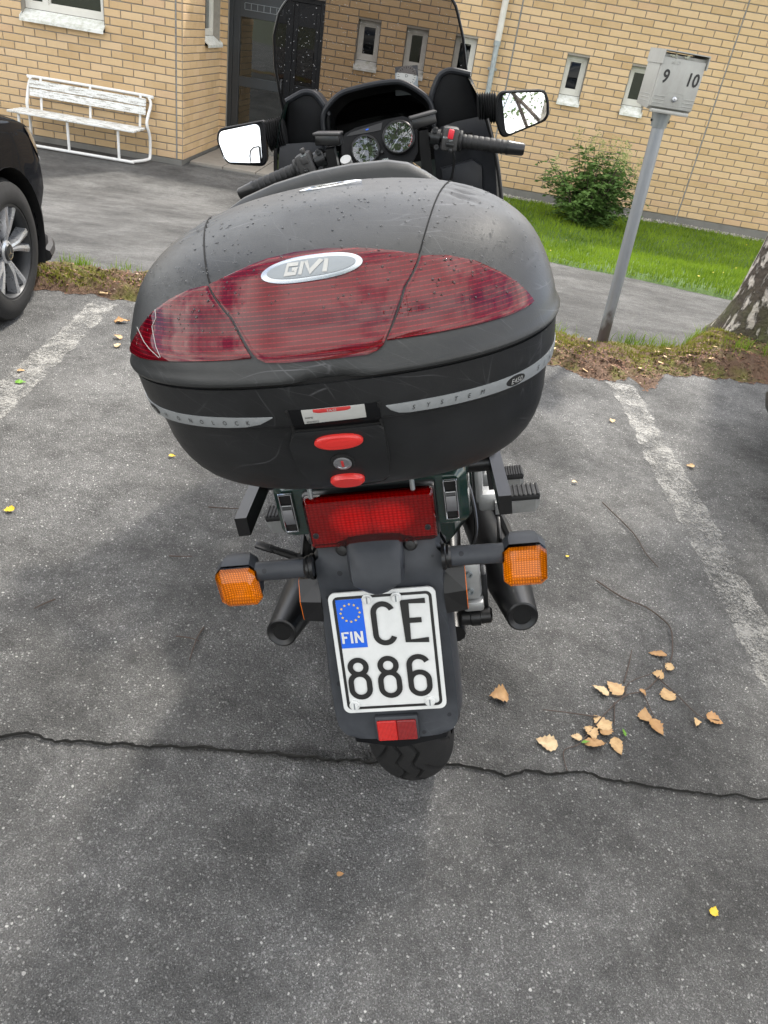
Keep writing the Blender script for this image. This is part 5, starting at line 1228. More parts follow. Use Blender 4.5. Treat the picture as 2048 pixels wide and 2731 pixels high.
# --- turn signals
def oct_ring(cx, cz, hw, hh, y, ch=.35):
    hw, hh = hw * .87, hh * .90
    return [(cx + sx * hw * a, y, cz + sz * hh * b) for sx, sz, a, b in ((1, 1, 1 - ch, 1), (-1, 1, 1 - ch, 1), (-1, 1, 1, 1 - ch), (-1, -1, 1, 1 - ch), (-1, -1, 1 - ch, 1), (1, -1, 1 - ch, 1), (1, -1, 1, 1 - ch), (1, 1, 1, 1 - ch))]
for s in (-1, 1):
    cx, cz, y0 = s * .2475, .694, -.272
    rr8 = [oct_ring(cx, cz + .004, .018, .016, y0 + .060, .45), oct_ring(cx, cz + .006, .030, .030, y0 + .050, .42), oct_ring(cx, cz + .006, .038, .0400, y0 + .033, .36), oct_ring(cx, cz + .005, .0415, .0435, y0 + .015, .32), oct_ring(cx, cz + .003, .0405, .0425, y0 + .000, .30), oct_ring(cx, cz + .002, .0395, .0405, y0 + .006, .30), oct_ring(cx, cz, .030, .030, y0 + .03, .3)]
    hs = MB().loft(rr8, cap=False); hs.add(rr8[0], [tuple(range(8))])
    h_ = part('turn_signal', hs, 'fender_plastic', ang=40)
    ln = MB().loft([oct_ring(cx, cz + .001, .0425, .0432, y0 - .0035, .3), oct_ring(cx, cz - .001, .0415, .0405, y0 - .012, .3), [(cx + sx * .0255, y0 - .022, cz + z) for sx, z in ((.9, .021), (-.9, .021), (-1, .013), (-1, -.021), (-.9, -.0265), (.9, -.0265), (1, -.021), (1, .013))]], cap=False)
    fr_ = [(cx + sx * .0255, y0 - .022, cz + z) for sx, z in ((.9, .021), (-.9, .021), (-1, .013), (-1, -.021), (-.9, -.0265), (.9, -.0265), (1, -.021), (1, .013))]
    rdg = [(cx + .024, y0 - .031, cz - .006), (cx - .024, y0 - .031, cz - .006)]
    ln.add(fr_ + rdg, [(0, 1, 9, 8), (1, 2, 9), (2, 3, 9), (3, 4, 9), (4, 5, 8, 9), (5, 6, 8), (6, 7, 8), (7, 0, 8)])
    part('amber_lens', ln, 'amber_glass', h_, ang=18)
    part('lamp_reflector', MB().loft([oct_ring(cx, cz, .0418, .0422, y0 - .0045, .3), oct_ring(cx, cz, .027, .027, y0 + .004, .3)], cap=False).add(oct_ring(cx, cz, .027, .027, y0 + .004, .3), [tuple(range(8))]), 'amber_back', h_, fix=False, smooth=False)
    st = MB().tube([(s * .113, -.268, .718), (s * .213, -.262, .712)], .0172, 20); part('signal_stem', st, 'fender_plastic', h_)
    part('stem_boot', MB().lathe([(0, .0225), (.006, .0225), (.008, .020), (.012, .0205), (.016, .018)], (s * .110, -.268, .718), (s, 0, 0), 20), 'satin_black', h_)

# --- tail cowl and tail light
def rring(hw, z0, z1, y, r=.02, xo=0):
    zc, hh = (z0 + z1) / 2, (z1 - z0) / 2; return [(xo + x, y, zc + z) for x, z in rrect(2 * hw, 2 * hh, r, 3)]
cowl = part('tail_cowl', MB().loft([rring(.150, .765, .858, -.236, .014), rring(.163, .757, .866, -.225, .018), rring(.168, .755, .870, -.14, .02), rring(.172, .75, .875, 0, .03), rring(.168, .74, .87, .18, .04), rring(.14, .74, .84, .34, .04)]), 'green_paint', ang=30)
tl = part('tail_light', MB().box((0.0, -.243, .803), (.222, .030, .100), .006), 'satin_black')
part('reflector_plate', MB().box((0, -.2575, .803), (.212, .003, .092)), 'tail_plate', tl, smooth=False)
lens = MB().loft([rring(.108, .756, .852, -.252, .006), rring(.1075, .7565, .8515, -.268, .007), rring(.104, .760, .848, -.275, .008)], cap=False); lens.add(rring(.104, .760, .848, -.275, .008), [tuple(range(16))])
part('tail_lens', lens, 'tail_glass', tl, ang=30)
for (x, z) in ((-.094, .786), (.093, .786)): part('screw', MB().lathe([(0, .005), (.003, .005), (.003, .0035), (.001, .003), (.001, 0)], (x, -.2755, z), (0, -1, 0), 14), 'alloy_dark', tl)
for s, x0 in ((-1, -.1405), (1, .1345)):
    m = roty(R(0)); fr_ = part('pannier_latch', MB().prism([(-.0105, -.0365), (.0105, -.0365), (.0105, .0365), (-.0105, .0365)], 'y', -.241, -.236).xf(Matrix.Translation((x0, 0, .814))), 'hole_black', cowl, smooth=False)
    b = MB()
    for (c_, sz) in (((-.0105, 0), (.0028, .076)), ((.0105, 0), (.0028, .076)), ((0, .0366), (.0185, .003)), ((0, -.0366), (.0185, .003))): b.box((x0 + c_[0], -.2425, .814 + c_[1]), (sz[0], .005, sz[1]), .0008, seg=1)
    part('latch_frame', b, 'trim_chrome', cowl, smooth=False)
    part('latch_lever', MB().loft([[(x0 - .0085, y, .814 + z), (x0 + .0085, y, .814 + z), (x0 + .0075, y + .006, .814 + z), (x0 - .0075, y + .006, .814 + z)] for y, z in ((-.238, -.031), (-.246, -.012), (-.2475, .006), (-.245, .0165))]), 'steel_lock', cowl)
    part('latch_roller', MB().tube([(x0 - .008, -.241, .8245), (x0 + .008, -.241, .8245)], .0065, 10), 'satin_black', cowl)
# --- pannier rack arms and luggage rack
for s in (-1, 1):
    x1 = s * .222
    arm = MB().loft([[(x1 + s * a, -.252, .800 + b) for a, b in ((-.0105, -.018), (.0105, -.018), (.0105, .018), (-.0105, .018))], [(s * .212 + s * a, -.03, .806 + b) for a, b in ((-.0105, -.018), (.0105, -.018), (.0105, .018), (-.0105, .018))], [(s * .205 + s * a, .22, .835 + b) for a, b in ((-.010, -.016), (.010, -.016), (.010, .016), (-.010, .016))]])
    arm = part('pannier_rail', arm, 'satin_black', ang=30)
    part('rail_bracket', MB().tube([(s * .150, -.105, .803), (s * .208, -.105, .803)], .017, 12), 'satin_black', arm)
    part('rail_gusset', MB().prism([(-.12, .823), (-.06, .823), (-.09, .812)], 'x', s * .165, s * .206), 'satin_black', arm, smooth=False)
    part('rail_bracket', MB().box((s * .185, .03, .80), (.05, .09, .03), .004), 'satin_black', arm)
    part('rail_strut', MB().loft([[(s * (.205 + a), .05 + b, .79) for a, b in ((-.008, -.008), (.008, -.008), (.008, .008), (-.008, .008))], [(s * (.215 + a), .04 + b, .66) for a, b in ((-.008, -.008), (.008, -.008), (.008, .008), (-.008, .008))]]), 'satin_black', arm)
rack = MB()
for s in (-1, 1): rack.tube([(s * .10, -.30, .925), (s * .10, .12, .925), (s * .12, .22, .86)], .011, 10)
rack.tube([(-.10, -.29, .925), (.10, -.29, .925)], .011, 10).tube([(-.10, -.05, .925), (.10, -.05, .925)], .011, 10)
for s in (-1, 1): rack.tube([(s * .075, -.235, .865), (s * .075, -.235, .93)], .006, 8)
part('luggage_rack', rack, 'satin_black')
part('mounting_plate', MB().box((.0, -.16, .938), (.24, .26, .016), .006), 'satin_black')
for x in (-.092, .075): part('rack_stud', MB().tube([(x, -.262, .845), (x, -.262, .885)], .0042, 8), 'galvanised')
# --- mufflers
for s in (-1, 1):
    tip = Vector((s * .252, -.105, .437)); d = Vector((s * -.06, .62, -.125)).normalized()
    p = lambda t_: tip + d * t_ + Vector((s * -.02 * max(0, t_ - .2), 0, 0))
    mf = part('muffler', MB().tube([p(0), p(.01), p(.06), p(.16), p(.22), p(.60), p(.66)], [.0325, .034, .039, .049, .052, .052, .03], 32), 'muffler_black', ang=40)
    part('muffler_tip', MB().lathe([(.004, .0335), (-.006, .0325), (-.008, .029), (-.004, .0195), (.02, .018)], tip, d, 28), 'muffler_black', mf)
    part('outlet', MB().disk(tip + d * .012 * -1 + d * .009, d, .0195, 24).tube([tip + d * .018, tip + d * .03], .018, 20), 'hole_black', mf, fix=False)
    part('exhaust_pipe', MB().tube([p(.62), p(.9), Vector((s * .14, 1.0, .25)), Vector((s * .1, 1.12, .42))], .02, 12, smooth=3), 'muffler_black', mf)
    part('muffler_hanger', MB().box(p(.25) + Vector((s * .0, 0, .075)), (.008, .06, .10), .003, rotx(R(25))), 'satin_black', mf)
    # heat shield edge
    part('heat_shield', MB().tube([p(.30) + Vector((s * .035, 0, .045)), p(.42) + Vector((s * .038, 0, .042)), p(.55) + Vector((s * .035, 0, .04))], [.01, .014, .01], 8), 'muffler_black', mf)
# --- swing arm, final drive, calliper
sw = MB()
for s in (-1, 1): sw.tube([(s * .105, -.02, .322), (s * .11, .55, .40)], .028, 12)
part('swing_arm', sw, 'satin_black')
fd = MB().lathe([(-.05, .03), (-.045, .075), (.02, .082), (.05, .06), (.055, .0)], (-.10, 0, .322), (-1, 0, 0), 28); part('final_drive', fd, 'cast_alloy')
cal = MB().box((.128, -.02, .50), (.050, .07, .085), .012).box((.135, -.045, .455), (.044, .05, .04), .008).box((.138, -.05, .425), (.042, .045, .022), .006)
cal = part('brake_calliper', MB().box((.150, -.02, .492), (.050, .07, .10), .012), 'cast_alloy')
part('calliper_bracket', MB().box((.156, -.035, .428), (.044, .05, .026), .007), 'cast_alloy', cal); part('calliper_stay', MB().box((.182, -.02, .445), (.012, .03, .13), .005, rotx(R(12))), 'alloy_dark', cal)
ax = part('axle_cap', MB().lathe([(0, .020), (.018, .020), (.020, .0225), (.040, .0225), (.041, .019), (.062, .018), (.066, .013), (.066, 0)], (.128, -.035, .385), (1, 0, 0), 24), 'satin_black')
part('brake_hose', MB().tube([(.155, -.02, .535), (.175, .02, .58), (.165, .12, .63), (.13, .25, .66)], .0045, 8, smooth=5), 'satin_black', cal)
for (yy, zz) in ((-.035, .515), (-.035, .470)): part('calliper_bolt', MB().lathe([(0, .007), (.006, .007), (.006, .004), (.003, .004), (.003, 0)], (.152, yy - .02, zz), (0, -1, 0), 12), 'galvanised', cal)
part('shock_absorber', MB().lathe([(i * .008, .026 if i % 3 == 0 else .020) for i in range(28)], (0, .36, .42), (0, .25, 1), 16), 'alloy_dark')
for s in (-1, 1):
    part('signal_wire', MB().tube([(s * .118, -.235, .722), (s * .10, -.20, .735), (s * .06, -.17, .76)], .003, 6, smooth=4), 'satin_black')
    for (yy, zz) in ((-.10, .8265), (.03, .842)): part('rail_bolt', MB().lathe([(0, .009), (.003, .009), (.003, .0065), (.009, .0065), (.009, 0)], (s * .210, yy, zz), (0, 0, 1), 6), 'galvanised')
# --- foot pegs, stand levers
def peg(s, x0, x1, y, z, name):
    b = MB().loft([[(s * x, y + a, z + c) for a, c in ((-.026, .002), (.026, .002), (.020, -.034), (-.020, -.034))] for x in (x0 - .02, x1 - .012)] + [[(s * x1, y + a, z + c) for a, c in ((-.020, .002), (.020, .002), (.014, -.016), (-.014, -.016))]])
    p_ = part(name, b, 'cast_alloy', ang=30)
    rb = MB().box((s * (x0 + x1) / 2, y, z + .008), (x1 - x0, .050, .018), .006)
    part('peg_rubber', rb, 'grip_rubber', p_)
    for k in range(8):
        x = x0 + .006 + (x1 - x0 - .012) * k / 7; part('rubber_rib', MB().box((s * x, y, z + .0165), (.0062, .052, .006), .002, seg=1), 'grip_rubber', p_)
    part('peg_bracket', MB().box((s * (x0 - .035), y + .01, z - .005), (.05, .045, .05), .01).box((s * (x0 - .055), y + .02, z + .06), (.022, .06, .14), .01), 'cast_alloy', p_)
peg(1, .245, .330, .225, .520, 'foot_peg'); peg(1, .262, .320, .52, .405, 'foot_peg'); peg(-1, .255, .328, .225, .520, 'foot_peg'); peg(-1, .262, .320, .52, .405, 'foot_peg')
part('stand_lever', MB().tube([(-.205, .30, .285), (-.285, .30, .335), (-.365, .29, .385)], [.012, .012, .010], 10).box((-.375, .288, .392), (.05, .03, .008), .003, roty(R(28))), 'satin_black')
ss = part('side_stand', MB().tube([(-.14, .72, .33), (-.30, .80, .205), (-.46, .86, .142)], [.016, .014, .012], 10), 'satin_black')
part('stand_foot', MB().box((-.47, .865, .137), (.07, .05, .008), .003, roty(R(15.6))), 'satin_black', ss)
# --- seat, tank, engine, side panels, fork (mostly behind the case)
part('seat', MB().loft([rring(.09, .80, .90, -.06, .04), rring(.145, .77, .915, .02, .05), rring(.165, .75, .915, .2, .06), rring(.165, .70, .86, .40, .06), rring(.14, .69, .83, .56, .06), rring(.10, .70, .84, .66, .05)]), 'cockpit_plastic')
part('fuel_tank', MB().loft([rring(.09, .72, .86, .58, .05), rring(.17, .70, .95, .68, .09), rring(.19, .68, 1.0, .82, .1), rring(.18, .68, 1.0, .95, .1), rring(.13, .70, .95, 1.06, .08)]), 'green_paint')
part('side_panel', MB().loft([rring(.13, .52, .76, .05, .04), rring(.175, .46, .78, .22, .05), rring(.18, .44, .76, .45, .05), rring(.16, .46, .72, .60, .05)]), 'green_paint')
eng = part('engine', MB().box((0, .78, .40), (.40, .42, .34), .04), 'alloy_dark')
for s in (-1, 1):
    part('cylinder_head', MB().box((s * .10, 1.02, .58), (.18, .22, .24), .03, rotx(R(-25))), 'alloy_dark', eng)
    part('fork_leg', MB().tube([(s * .10, 1.545, .305), (s * .10, 1.22, 1.10)], .024, 14), 'satin_black')
part('front_fender', MB().loft([[Vector((x, 1.545, .305)) + Vector((0, math.sin(a), math.cos(a))) * (.325 + dz) for x, dz in ((-.07, -.05), (-.06, -.005), (0, .01), (.06, -.005), (.07, -.05))] for a in [R(-70 + 14 * k) for k in range(9)]], closed=False), 'green_paint')
# --- fairing
def fairing(s):
    st = [(1.10, [(.24, .36), (.305, .50), (.338, .72), (.338, .95), (.330, 1.10), (.318, 1.18), (.305, 1.24), (.285, 1.30), (.262, 1.345)]),
          (1.22, [(.24, .34), (.31, .48), (.345, .72), (.345, .95), (.335, 1.10), (.322, 1.18), (.308, 1.24), (.288, 1.31), (.262, 1.352)]),
          (1.40, [(.22, .36), (.28, .5), (.315, .72), (.315, .95), (.305, 1.08), (.29, 1.16), (.27, 1.22), (.245, 1.28), (.22, 1.315)]),
          (1.60, [(.18, .50), (.22, .58), (.245, .74), (.245, .92), (.235, 1.02), (.215, 1.10), (.19, 1.15), (.16, 1.19), (.13, 1.21)]),
          (1.76, [(.10, .68), (.12, .72), (.135, .80), (.135, .88), (.13, .95), (.115, 1.0), (.09, 1.05), (.05, 1.08), (.0, 1.09)])]
    m = MB().loft([[(s * x, y, z) for x, z in r] for y, r in st], closed=False); return m
for s in (-1, 1):
    fa = part('fairing', fairing(s), 'green_paint', ang=60)
    # rolled edge and inner panel
    part('fairing_edge', MB().tube([(s * .245, 1.098, .36), (s * .308, 1.098, .50), (s * .340, 1.098, .72), (s * .340, 1.098, .95), (s * .332, 1.098, 1.10), (s * .320, 1.098, 1.18), (s * .307, 1.098, 1.24)], .006, 8, smooth=3), 'satin_black', fa)
    ip = part('inner_panel', MB().loft([[(s * .325, 1.105, z0), (s * .25, 1.16, z0), (s * .15, 1.20, z0)] for z0 in (.70, .95, 1.05, 1.12)] + [[(s * .318, 1.11, 1.165), (s * .25, 1.165, 1.16), (s * .15, 1.205, 1.15)], [(s * .308, 1.12, 1.21), (s * .24, 1.17, 1.20), (s * .15, 1.21, 1.19)], [(s * .30, 1.14, 1.245), (s * .22, 1.19, 1.235), (s * .15, 1.215, 1.22)]], closed=False), 'fairing_inner', fa, ang=40)
    part('storage_lid', MB().prism([(s * .165, 1.02), (s * .285, 1.01), (s * .288, 1.115), (s * .262, 1.135), (s * .165, 1.122)], 'y', 1.125, 1.16, .008), 'fairing_inner', fa)
    part('panel_recess', MB().prism([(s * .205, 1.175), (s * .268, 1.172), (s * .268, 1.205), (s * .205, 1.208)], 'y', 1.150, 1.17, .004), 'hole_black', fa)
    # shoulder that rises beside the instrument hood
    so = [(s * .160, 1.19), (s * .150, 1.30), (s * .160, 1.322), (s * .178, 1.352), (s * .195, 1.364), (s * .215, 1.367), (s * .240, 1.361), (s * .272, 1.350), (s * .283, 1.30), (s * .300, 1.245), (s * .295, 1.20)]
    sh = part('fairing_shoulder', MB().prism(so, 'y', 1.215, 1.34, .010, 3), 'cockpit_plastic', ang=50)
    part('shoulder_rim', MB().tube([(s * .152, 1.212, 1.297), (s * .162, 1.212, 1.322), (s * .180, 1.212, 1.352), (s * .196, 1.212, 1.363), (s * .216, 1.212, 1.366), (s * .240, 1.212, 1.360), (s * .272, 1.214, 1.349)], .0085, 8, smooth=3), 'fairing_inner', sh)
    # stretch from the shoulder to the fairing skin
    part('shoulder_side', MB().loft([[(s * .272, 1.22, 1.348), (s * .282, 1.22, 1.30), (s * .299, 1.22, 1.245), (s * .30, 1.22, 1.19)], [(s * .268, 1.30, 1.345), (s * .292, 1.28, 1.305), (s * .310, 1.26, 1.245), (s * .322, 1.24, 1.18)]], closed=False), 'cockpit_plastic', sh)
part('headlamp', MB().box((0, 1.755, .93), (.20, .04, .12), .02), 'headlight_dark')
# --- instrument hood: an arched visor with a rolled lip, open to the rider
arch = [(-.172, 1.20), (-.172, 1.27), (-.164, 1.306), (-.140, 1.330), (-.105, 1.350), (-.06, 1.357), (0, 1.361), (.055, 1.359), (.085, 1.350), (.120, 1.327), (.146, 1.302), (.156, 1.27), (.156, 1.20)]
def rs_(pts, n=6):
    o = []
    P = [Vector((*p, 0)) for p in pts]
    for i in range(len(P) - 1):
        p0, p1, p2, p3 = P[max(i - 1, 0)], P[i], P[i + 1], P[min(i + 2, len(P) - 1)]
        for k in range(n): u = k / n; q = .5 * (2 * p1 + (p2 - p0) * u + (2 * p0 - 5 * p1 + 4 * p2 - p3) * u * u + (3 * p1 - p0 - 3 * p2 + p3) * u ** 3); o.append((q.x, q.y))
    o.append(pts[-1]); return o
ar_ = rs_(arch)
sc_ = lambda pts, k, dz: [(x * k, 1.27 + (z - 1.27) * k + dz) for x, z in pts]
hood = part('instrument_hood', MB().loft([[(x, 1.195, z) for x, z in ar_], [(x, 1.42, z - .03) for x, z in sc_(ar_, .96, -.0)], ], closed=False).loft([[(x, 1.197, z) for x, z in sc_(ar_, .95, -.002)], [(x, 1.40, z - .03) for x, z in sc_(ar_, .90, -.002)]], closed=False), 'cockpit_plastic', ang=60)
part('hood_lip', MB().tube([(x, 1.193, z) for x, z in ar_], .0075, 8), 'fairing_inner', hood)
part('hood_back', MB().add([(x, 1.40, z - .03) for x, z in sc_(ar_, .93, 0)] + [(.16, 1.36, 1.12), (-.17, 1.36, 1.12)], [tuple(range(len(ar_) + 2))]), 'hole_black', hood, fix=False)
# parking-disc dial lying at the screen foot
dk = part('parking_disc', MB().box((.085, 1.335, 1.352), (.070, .003, .085), .002, rotx(R(-28)) @ roty(R(4)), 1), 'badge_grey')
DM = Matrix.Translation((.085, 1.335, 1.352)) @ rotx(R(-28)) @ roty(R(4))
part('dial', MB().disk((0, -.0020, .012), (0, -1, 0), 0.031, 32).xf(DM), 'label_white', dk, smooth=False, fix=False)
mk_ = MB()
for k in range(24):
    a = 2 * math.pi * k / 24; d = Vector((math.sin(a), 0, math.cos(a))); e = Vector((math.cos(a), 0, -math.sin(a))) * .0007; c = Vector((0, -.0026, .012)); L_ = .007 if k % 2 == 0 else .004
    mk_.add([c + d * (.028 - L_) - e, c + d * .028 - e, c + d * .028 + e, c + d * (.028 - L_) + e], [(0, 1, 2, 3)])
part('dial_mark', mk_.xf(DM), 'black_ink', dk, smooth=False, fix=False)['kind'] = 'stuff'
v, f = text_mesh('D', .012); part('dial_letter', MB().add([DM @ Vector((p[0], -.0028, .012 + p[1])) for p in v], f), 'black_ink', dk, smooth=False, fix=False)
# --- windscreen: a curved tinted sheet rising out of the top of the picture
def screen_pt(u, t_):      # u -1..1 across, t 0..1 up
    hw = [(0, .286), (.25, .288), (.5, .283), (.7, .268), (.85, .238), (.94, .195), (1, .12)]
    w = float(np.interp(t_, [q[0] for q in hw], [q[1] for q in hw])); z = 1.255 + .39 * t_ - .018 * u * u * t_
    return (u * w * (.955 if u > 0 else 1.0) - .010, 1.385 - .11 * t_ + .0 - .085 * (u * u) * (1 - .2 * t_), z)
ws = MB(); NU, NV = 28, 24
for dy in (0,):
    ws.loft([[screen_pt(-1 + 2 * i / NU, j / NV) for i in range(NU + 1)] for j in range(NV + 1)], closed=False)
scr = part('windscreen', ws, 'windscreen_tint', ang=80)
part('screen_edge', MB().tube([screen_pt(-1, j / NV) for j in range(NV + 1)] + [screen_pt(-1 + 2 * i / NU, 1) for i in range(1, NU)] + [screen_pt(1, 1 - j / NV) for j in range(NV + 1)], .0042, 8), 'satin_black', scr)
def droplet(m, c, nrm, r, flat=.6):
    nrm = Vector(nrm).normalized(); ref = Vector((0, 0, 1)) if abs(nrm.z) < .9 else Vector((1, 0, 0)); u = nrm.cross(ref).normalized(); w = nrm.cross(u); c = Vector(c); vs = []; n = 7
    for (h, k) in ((0, 1), (.55, .86), (.9, .5)): vs += [c + (u * math.cos(2 * math.pi * i / n) + w * math.sin(2 * math.pi * i / n)) * r * k + nrm * r * h * flat for i in range(n)]
    vs.append(c + nrm * r * flat); fs = [(a * n + i, a * n + (i + 1) % n, (a + 1) * n + (i + 1) % n, (a + 1) * n + i) for a in range(2) for i in range(n)] + [(2 * n + i, 2 * n + (i + 1) % n, 3 * n) for i in range(n)]; m.add(vs, fs)
dm = MB()
for i in range(430):
    u = random.triangular(-1, 1, -.9) if random.random() < .6 else random.uniform(-.95, .95); t_ = random.uniform(.15, .95); p = Vector(screen_pt(u, t_)); droplet(dm, p + Vector((0, -.0012, 0)), (0, -1, .25), random.uniform(.0006, .0014))
part('rain_drops', dm, 'screen_drop', scr, fix=False)['kind'] = 'stuff'
# --- gauges
gp = [(-.106, 1.150), (-.118, 1.20), (-.114, 1.238), (-.100, 1.252), (-.07, 1.262), (.02, 1.272), (.07, 1.274), (.100, 1.262), (.108, 1.235), (.104, 1.18), (.085, 1.155), (.03, 1.140), (-.06, 1.138)]
GY = lambda z: 1.095 + (z - 1.2) * .45
pan = part('instrument_panel', MB().add([(x, GY(z), z) for x, z in gp] + [(x, GY(z) + .05, z - .005) for x, z in gp], [tuple(range(13))] + [(i, (i + 1) % 13, 13 + (i + 1) % 13, 13 + i) for i in range(13)]), 'cockpit_plastic', ang=30)
gn = Vector((0, -1, .45)).normalized(); gu = Vector((0, .45, 1)).normalized()
GP = lambda cx, cz, a, r, h=0.0: Vector((cx, GY(cz), cz)) + Vector((math.sin(a), 0, 0)) * r + gu * math.cos(a) * r + gn * h
def gauge(cx, cz, r, nums, needle, red=False, small=True):
    g = part('gauge', MB().lathe([(.0, r + .004), (.010, r + .004), (.013, r + .001), (.013, r - .002), (.002, r - .0035)], (cx, GY(cz), cz), gn, 48), 'satin_black', pan)
    part('gauge_dial', MB().disk((cx, GY(cz), cz), gn, r, 40).xf(Matrix.Translation(gn * .0035)), 'gauge_face', pan, smooth=False, fix=False)
    mk = MB(); n = len(nums) * 2 - 1
    for k in range(n):
        a = R(-140 + 280 * k / (n - 1)); L_ = .17 if k % 2 == 0 else .10; e = .0006 if k % 2 == 0 else .0004
        q = [GP(cx, cz, a, r * .94, .0042), GP(cx, cz, a, r * (.94 - L_), .0042)]; tt = (GP(cx, cz, a + math.pi / 2, 1, 0) - GP(cx, cz, a + math.pi / 2, 0, 0)) * e
        mk.add([q[0] - tt, q[0] + tt, q[1] + tt, q[1] - tt], [(0, 1, 2, 3)])
    part('dial_ticks', mk, 'gauge_mark', pan, smooth=False, fix=False)['kind'] = 'stuff'
    for k, s_ in enumerate(nums):
        if not s_: continue
        a = R(-140 + 280 * k / (len(nums) - 1)); c = GP(cx, cz, a, r * .66, .0042); v, f = text_mesh(s_, r * .21)
        part('numeral', MB().add([c + Vector((p[0], 0, 0)) + gu * p[1] for p in v], f), 'gauge_mark', pan, smooth=False, fix=False)
    if red:
        rr_ = MB(); P_ = [(GP(cx, cz, R(a), r * .96, .0041), GP(cx, cz, R(a), r * .84, .0041)) for a in range(82, 140, 6)]
        for (a, b), (c, d) in zip(P_[:-1], P_[1:]): rr_.add([a, b, d, c], [(0, 1, 2, 3)])
        part('red_zone', rr_, 'red_switch', pan, smooth=False, fix=False)
    na = R(needle); c = GP(cx, cz, 0, 0, .006); d = (GP(cx, cz, na, 1) - GP(cx, cz, na, 0)); e = (GP(cx, cz, na + math.pi / 2, 1) - GP(cx, cz, na + math.pi / 2, 0))
    part('needle', MB().add([c - d * r * .22 - e * .0013, c - d * r * .22 + e * .0013, c + d * r * .80 + e * .0008, c + d * r * .80 - e * .0008], [(0, 1, 2, 3)]), 'needle_white', pan, smooth=False, fix=False)
    part('needle_hub', MB().lathe([(.004, .004), (.008, .004), (.008, 0)], (cx, GY(cz), cz), gn, 16), 'gauge_face', pan)
    part('gauge_glass', MB().disk((cx, GY(cz), cz), gn, r + .0005, 40).xf(Matrix.Translation(gn * .0115)), 'gauge_glass', pan, smooth=False, fix=False)
gauge(-.0465, 1.201, .0385, ['0', '20', '40', '60', '80', '100', '120', '140', '160', '180', '200', '220', '240'], -140)
gauge(.0525, 1.221, .0430, ['0', '1', '2', '3', '4', '5', '6', '7', '8', '9', '10', '11', '12', '13'], -140, True)
v, f = text_mesh('km/h', .0065); part('gauge_text', MB().add([GP(-.0465, 1.201, 0, 0, .0042) + Vector((p[0], 0, 0)) + gu * (p[1] - .021) for p in v], f), 'gauge_mark', pan, smooth=False, fix=False)
part('warning_strip', MB().add([(x, GY(z) - .0015, z) for x, z in ((-.100, 1.244), (-.085, 1.252), (.010, 1.266), (.004, 1.248), (-.02, 1.246))], [(0, 1, 2, 3, 4)]), 'gauge_face', pan, smooth=False, fix=False)
part('warning_symbol', MB().add([(x, GY(z) - .0025, z) for x, z in ((-.040, 1.252), (-.032, 1.253), (-.032, 1.256), (-.040, 1.255))], [(0, 1, 2, 3)]), 'plate_blue', pan, smooth=False, fix=False)
part('trip_knob', MB().lathe([(0, .004), (.012, .004), (.012, 0)], (.001, GY(1.19), 1.19), gn, 12), 'satin_black', pan)
v, f = text_mesh('1000', .010, 0, .2); part('panel_script', MB().add([Vector((.006 + p[0], GY(1.172 + p[1]) - .002, 1.172 + p[1])) for p in v], f), 'gauge_mark', pan, smooth=False, fix=False)
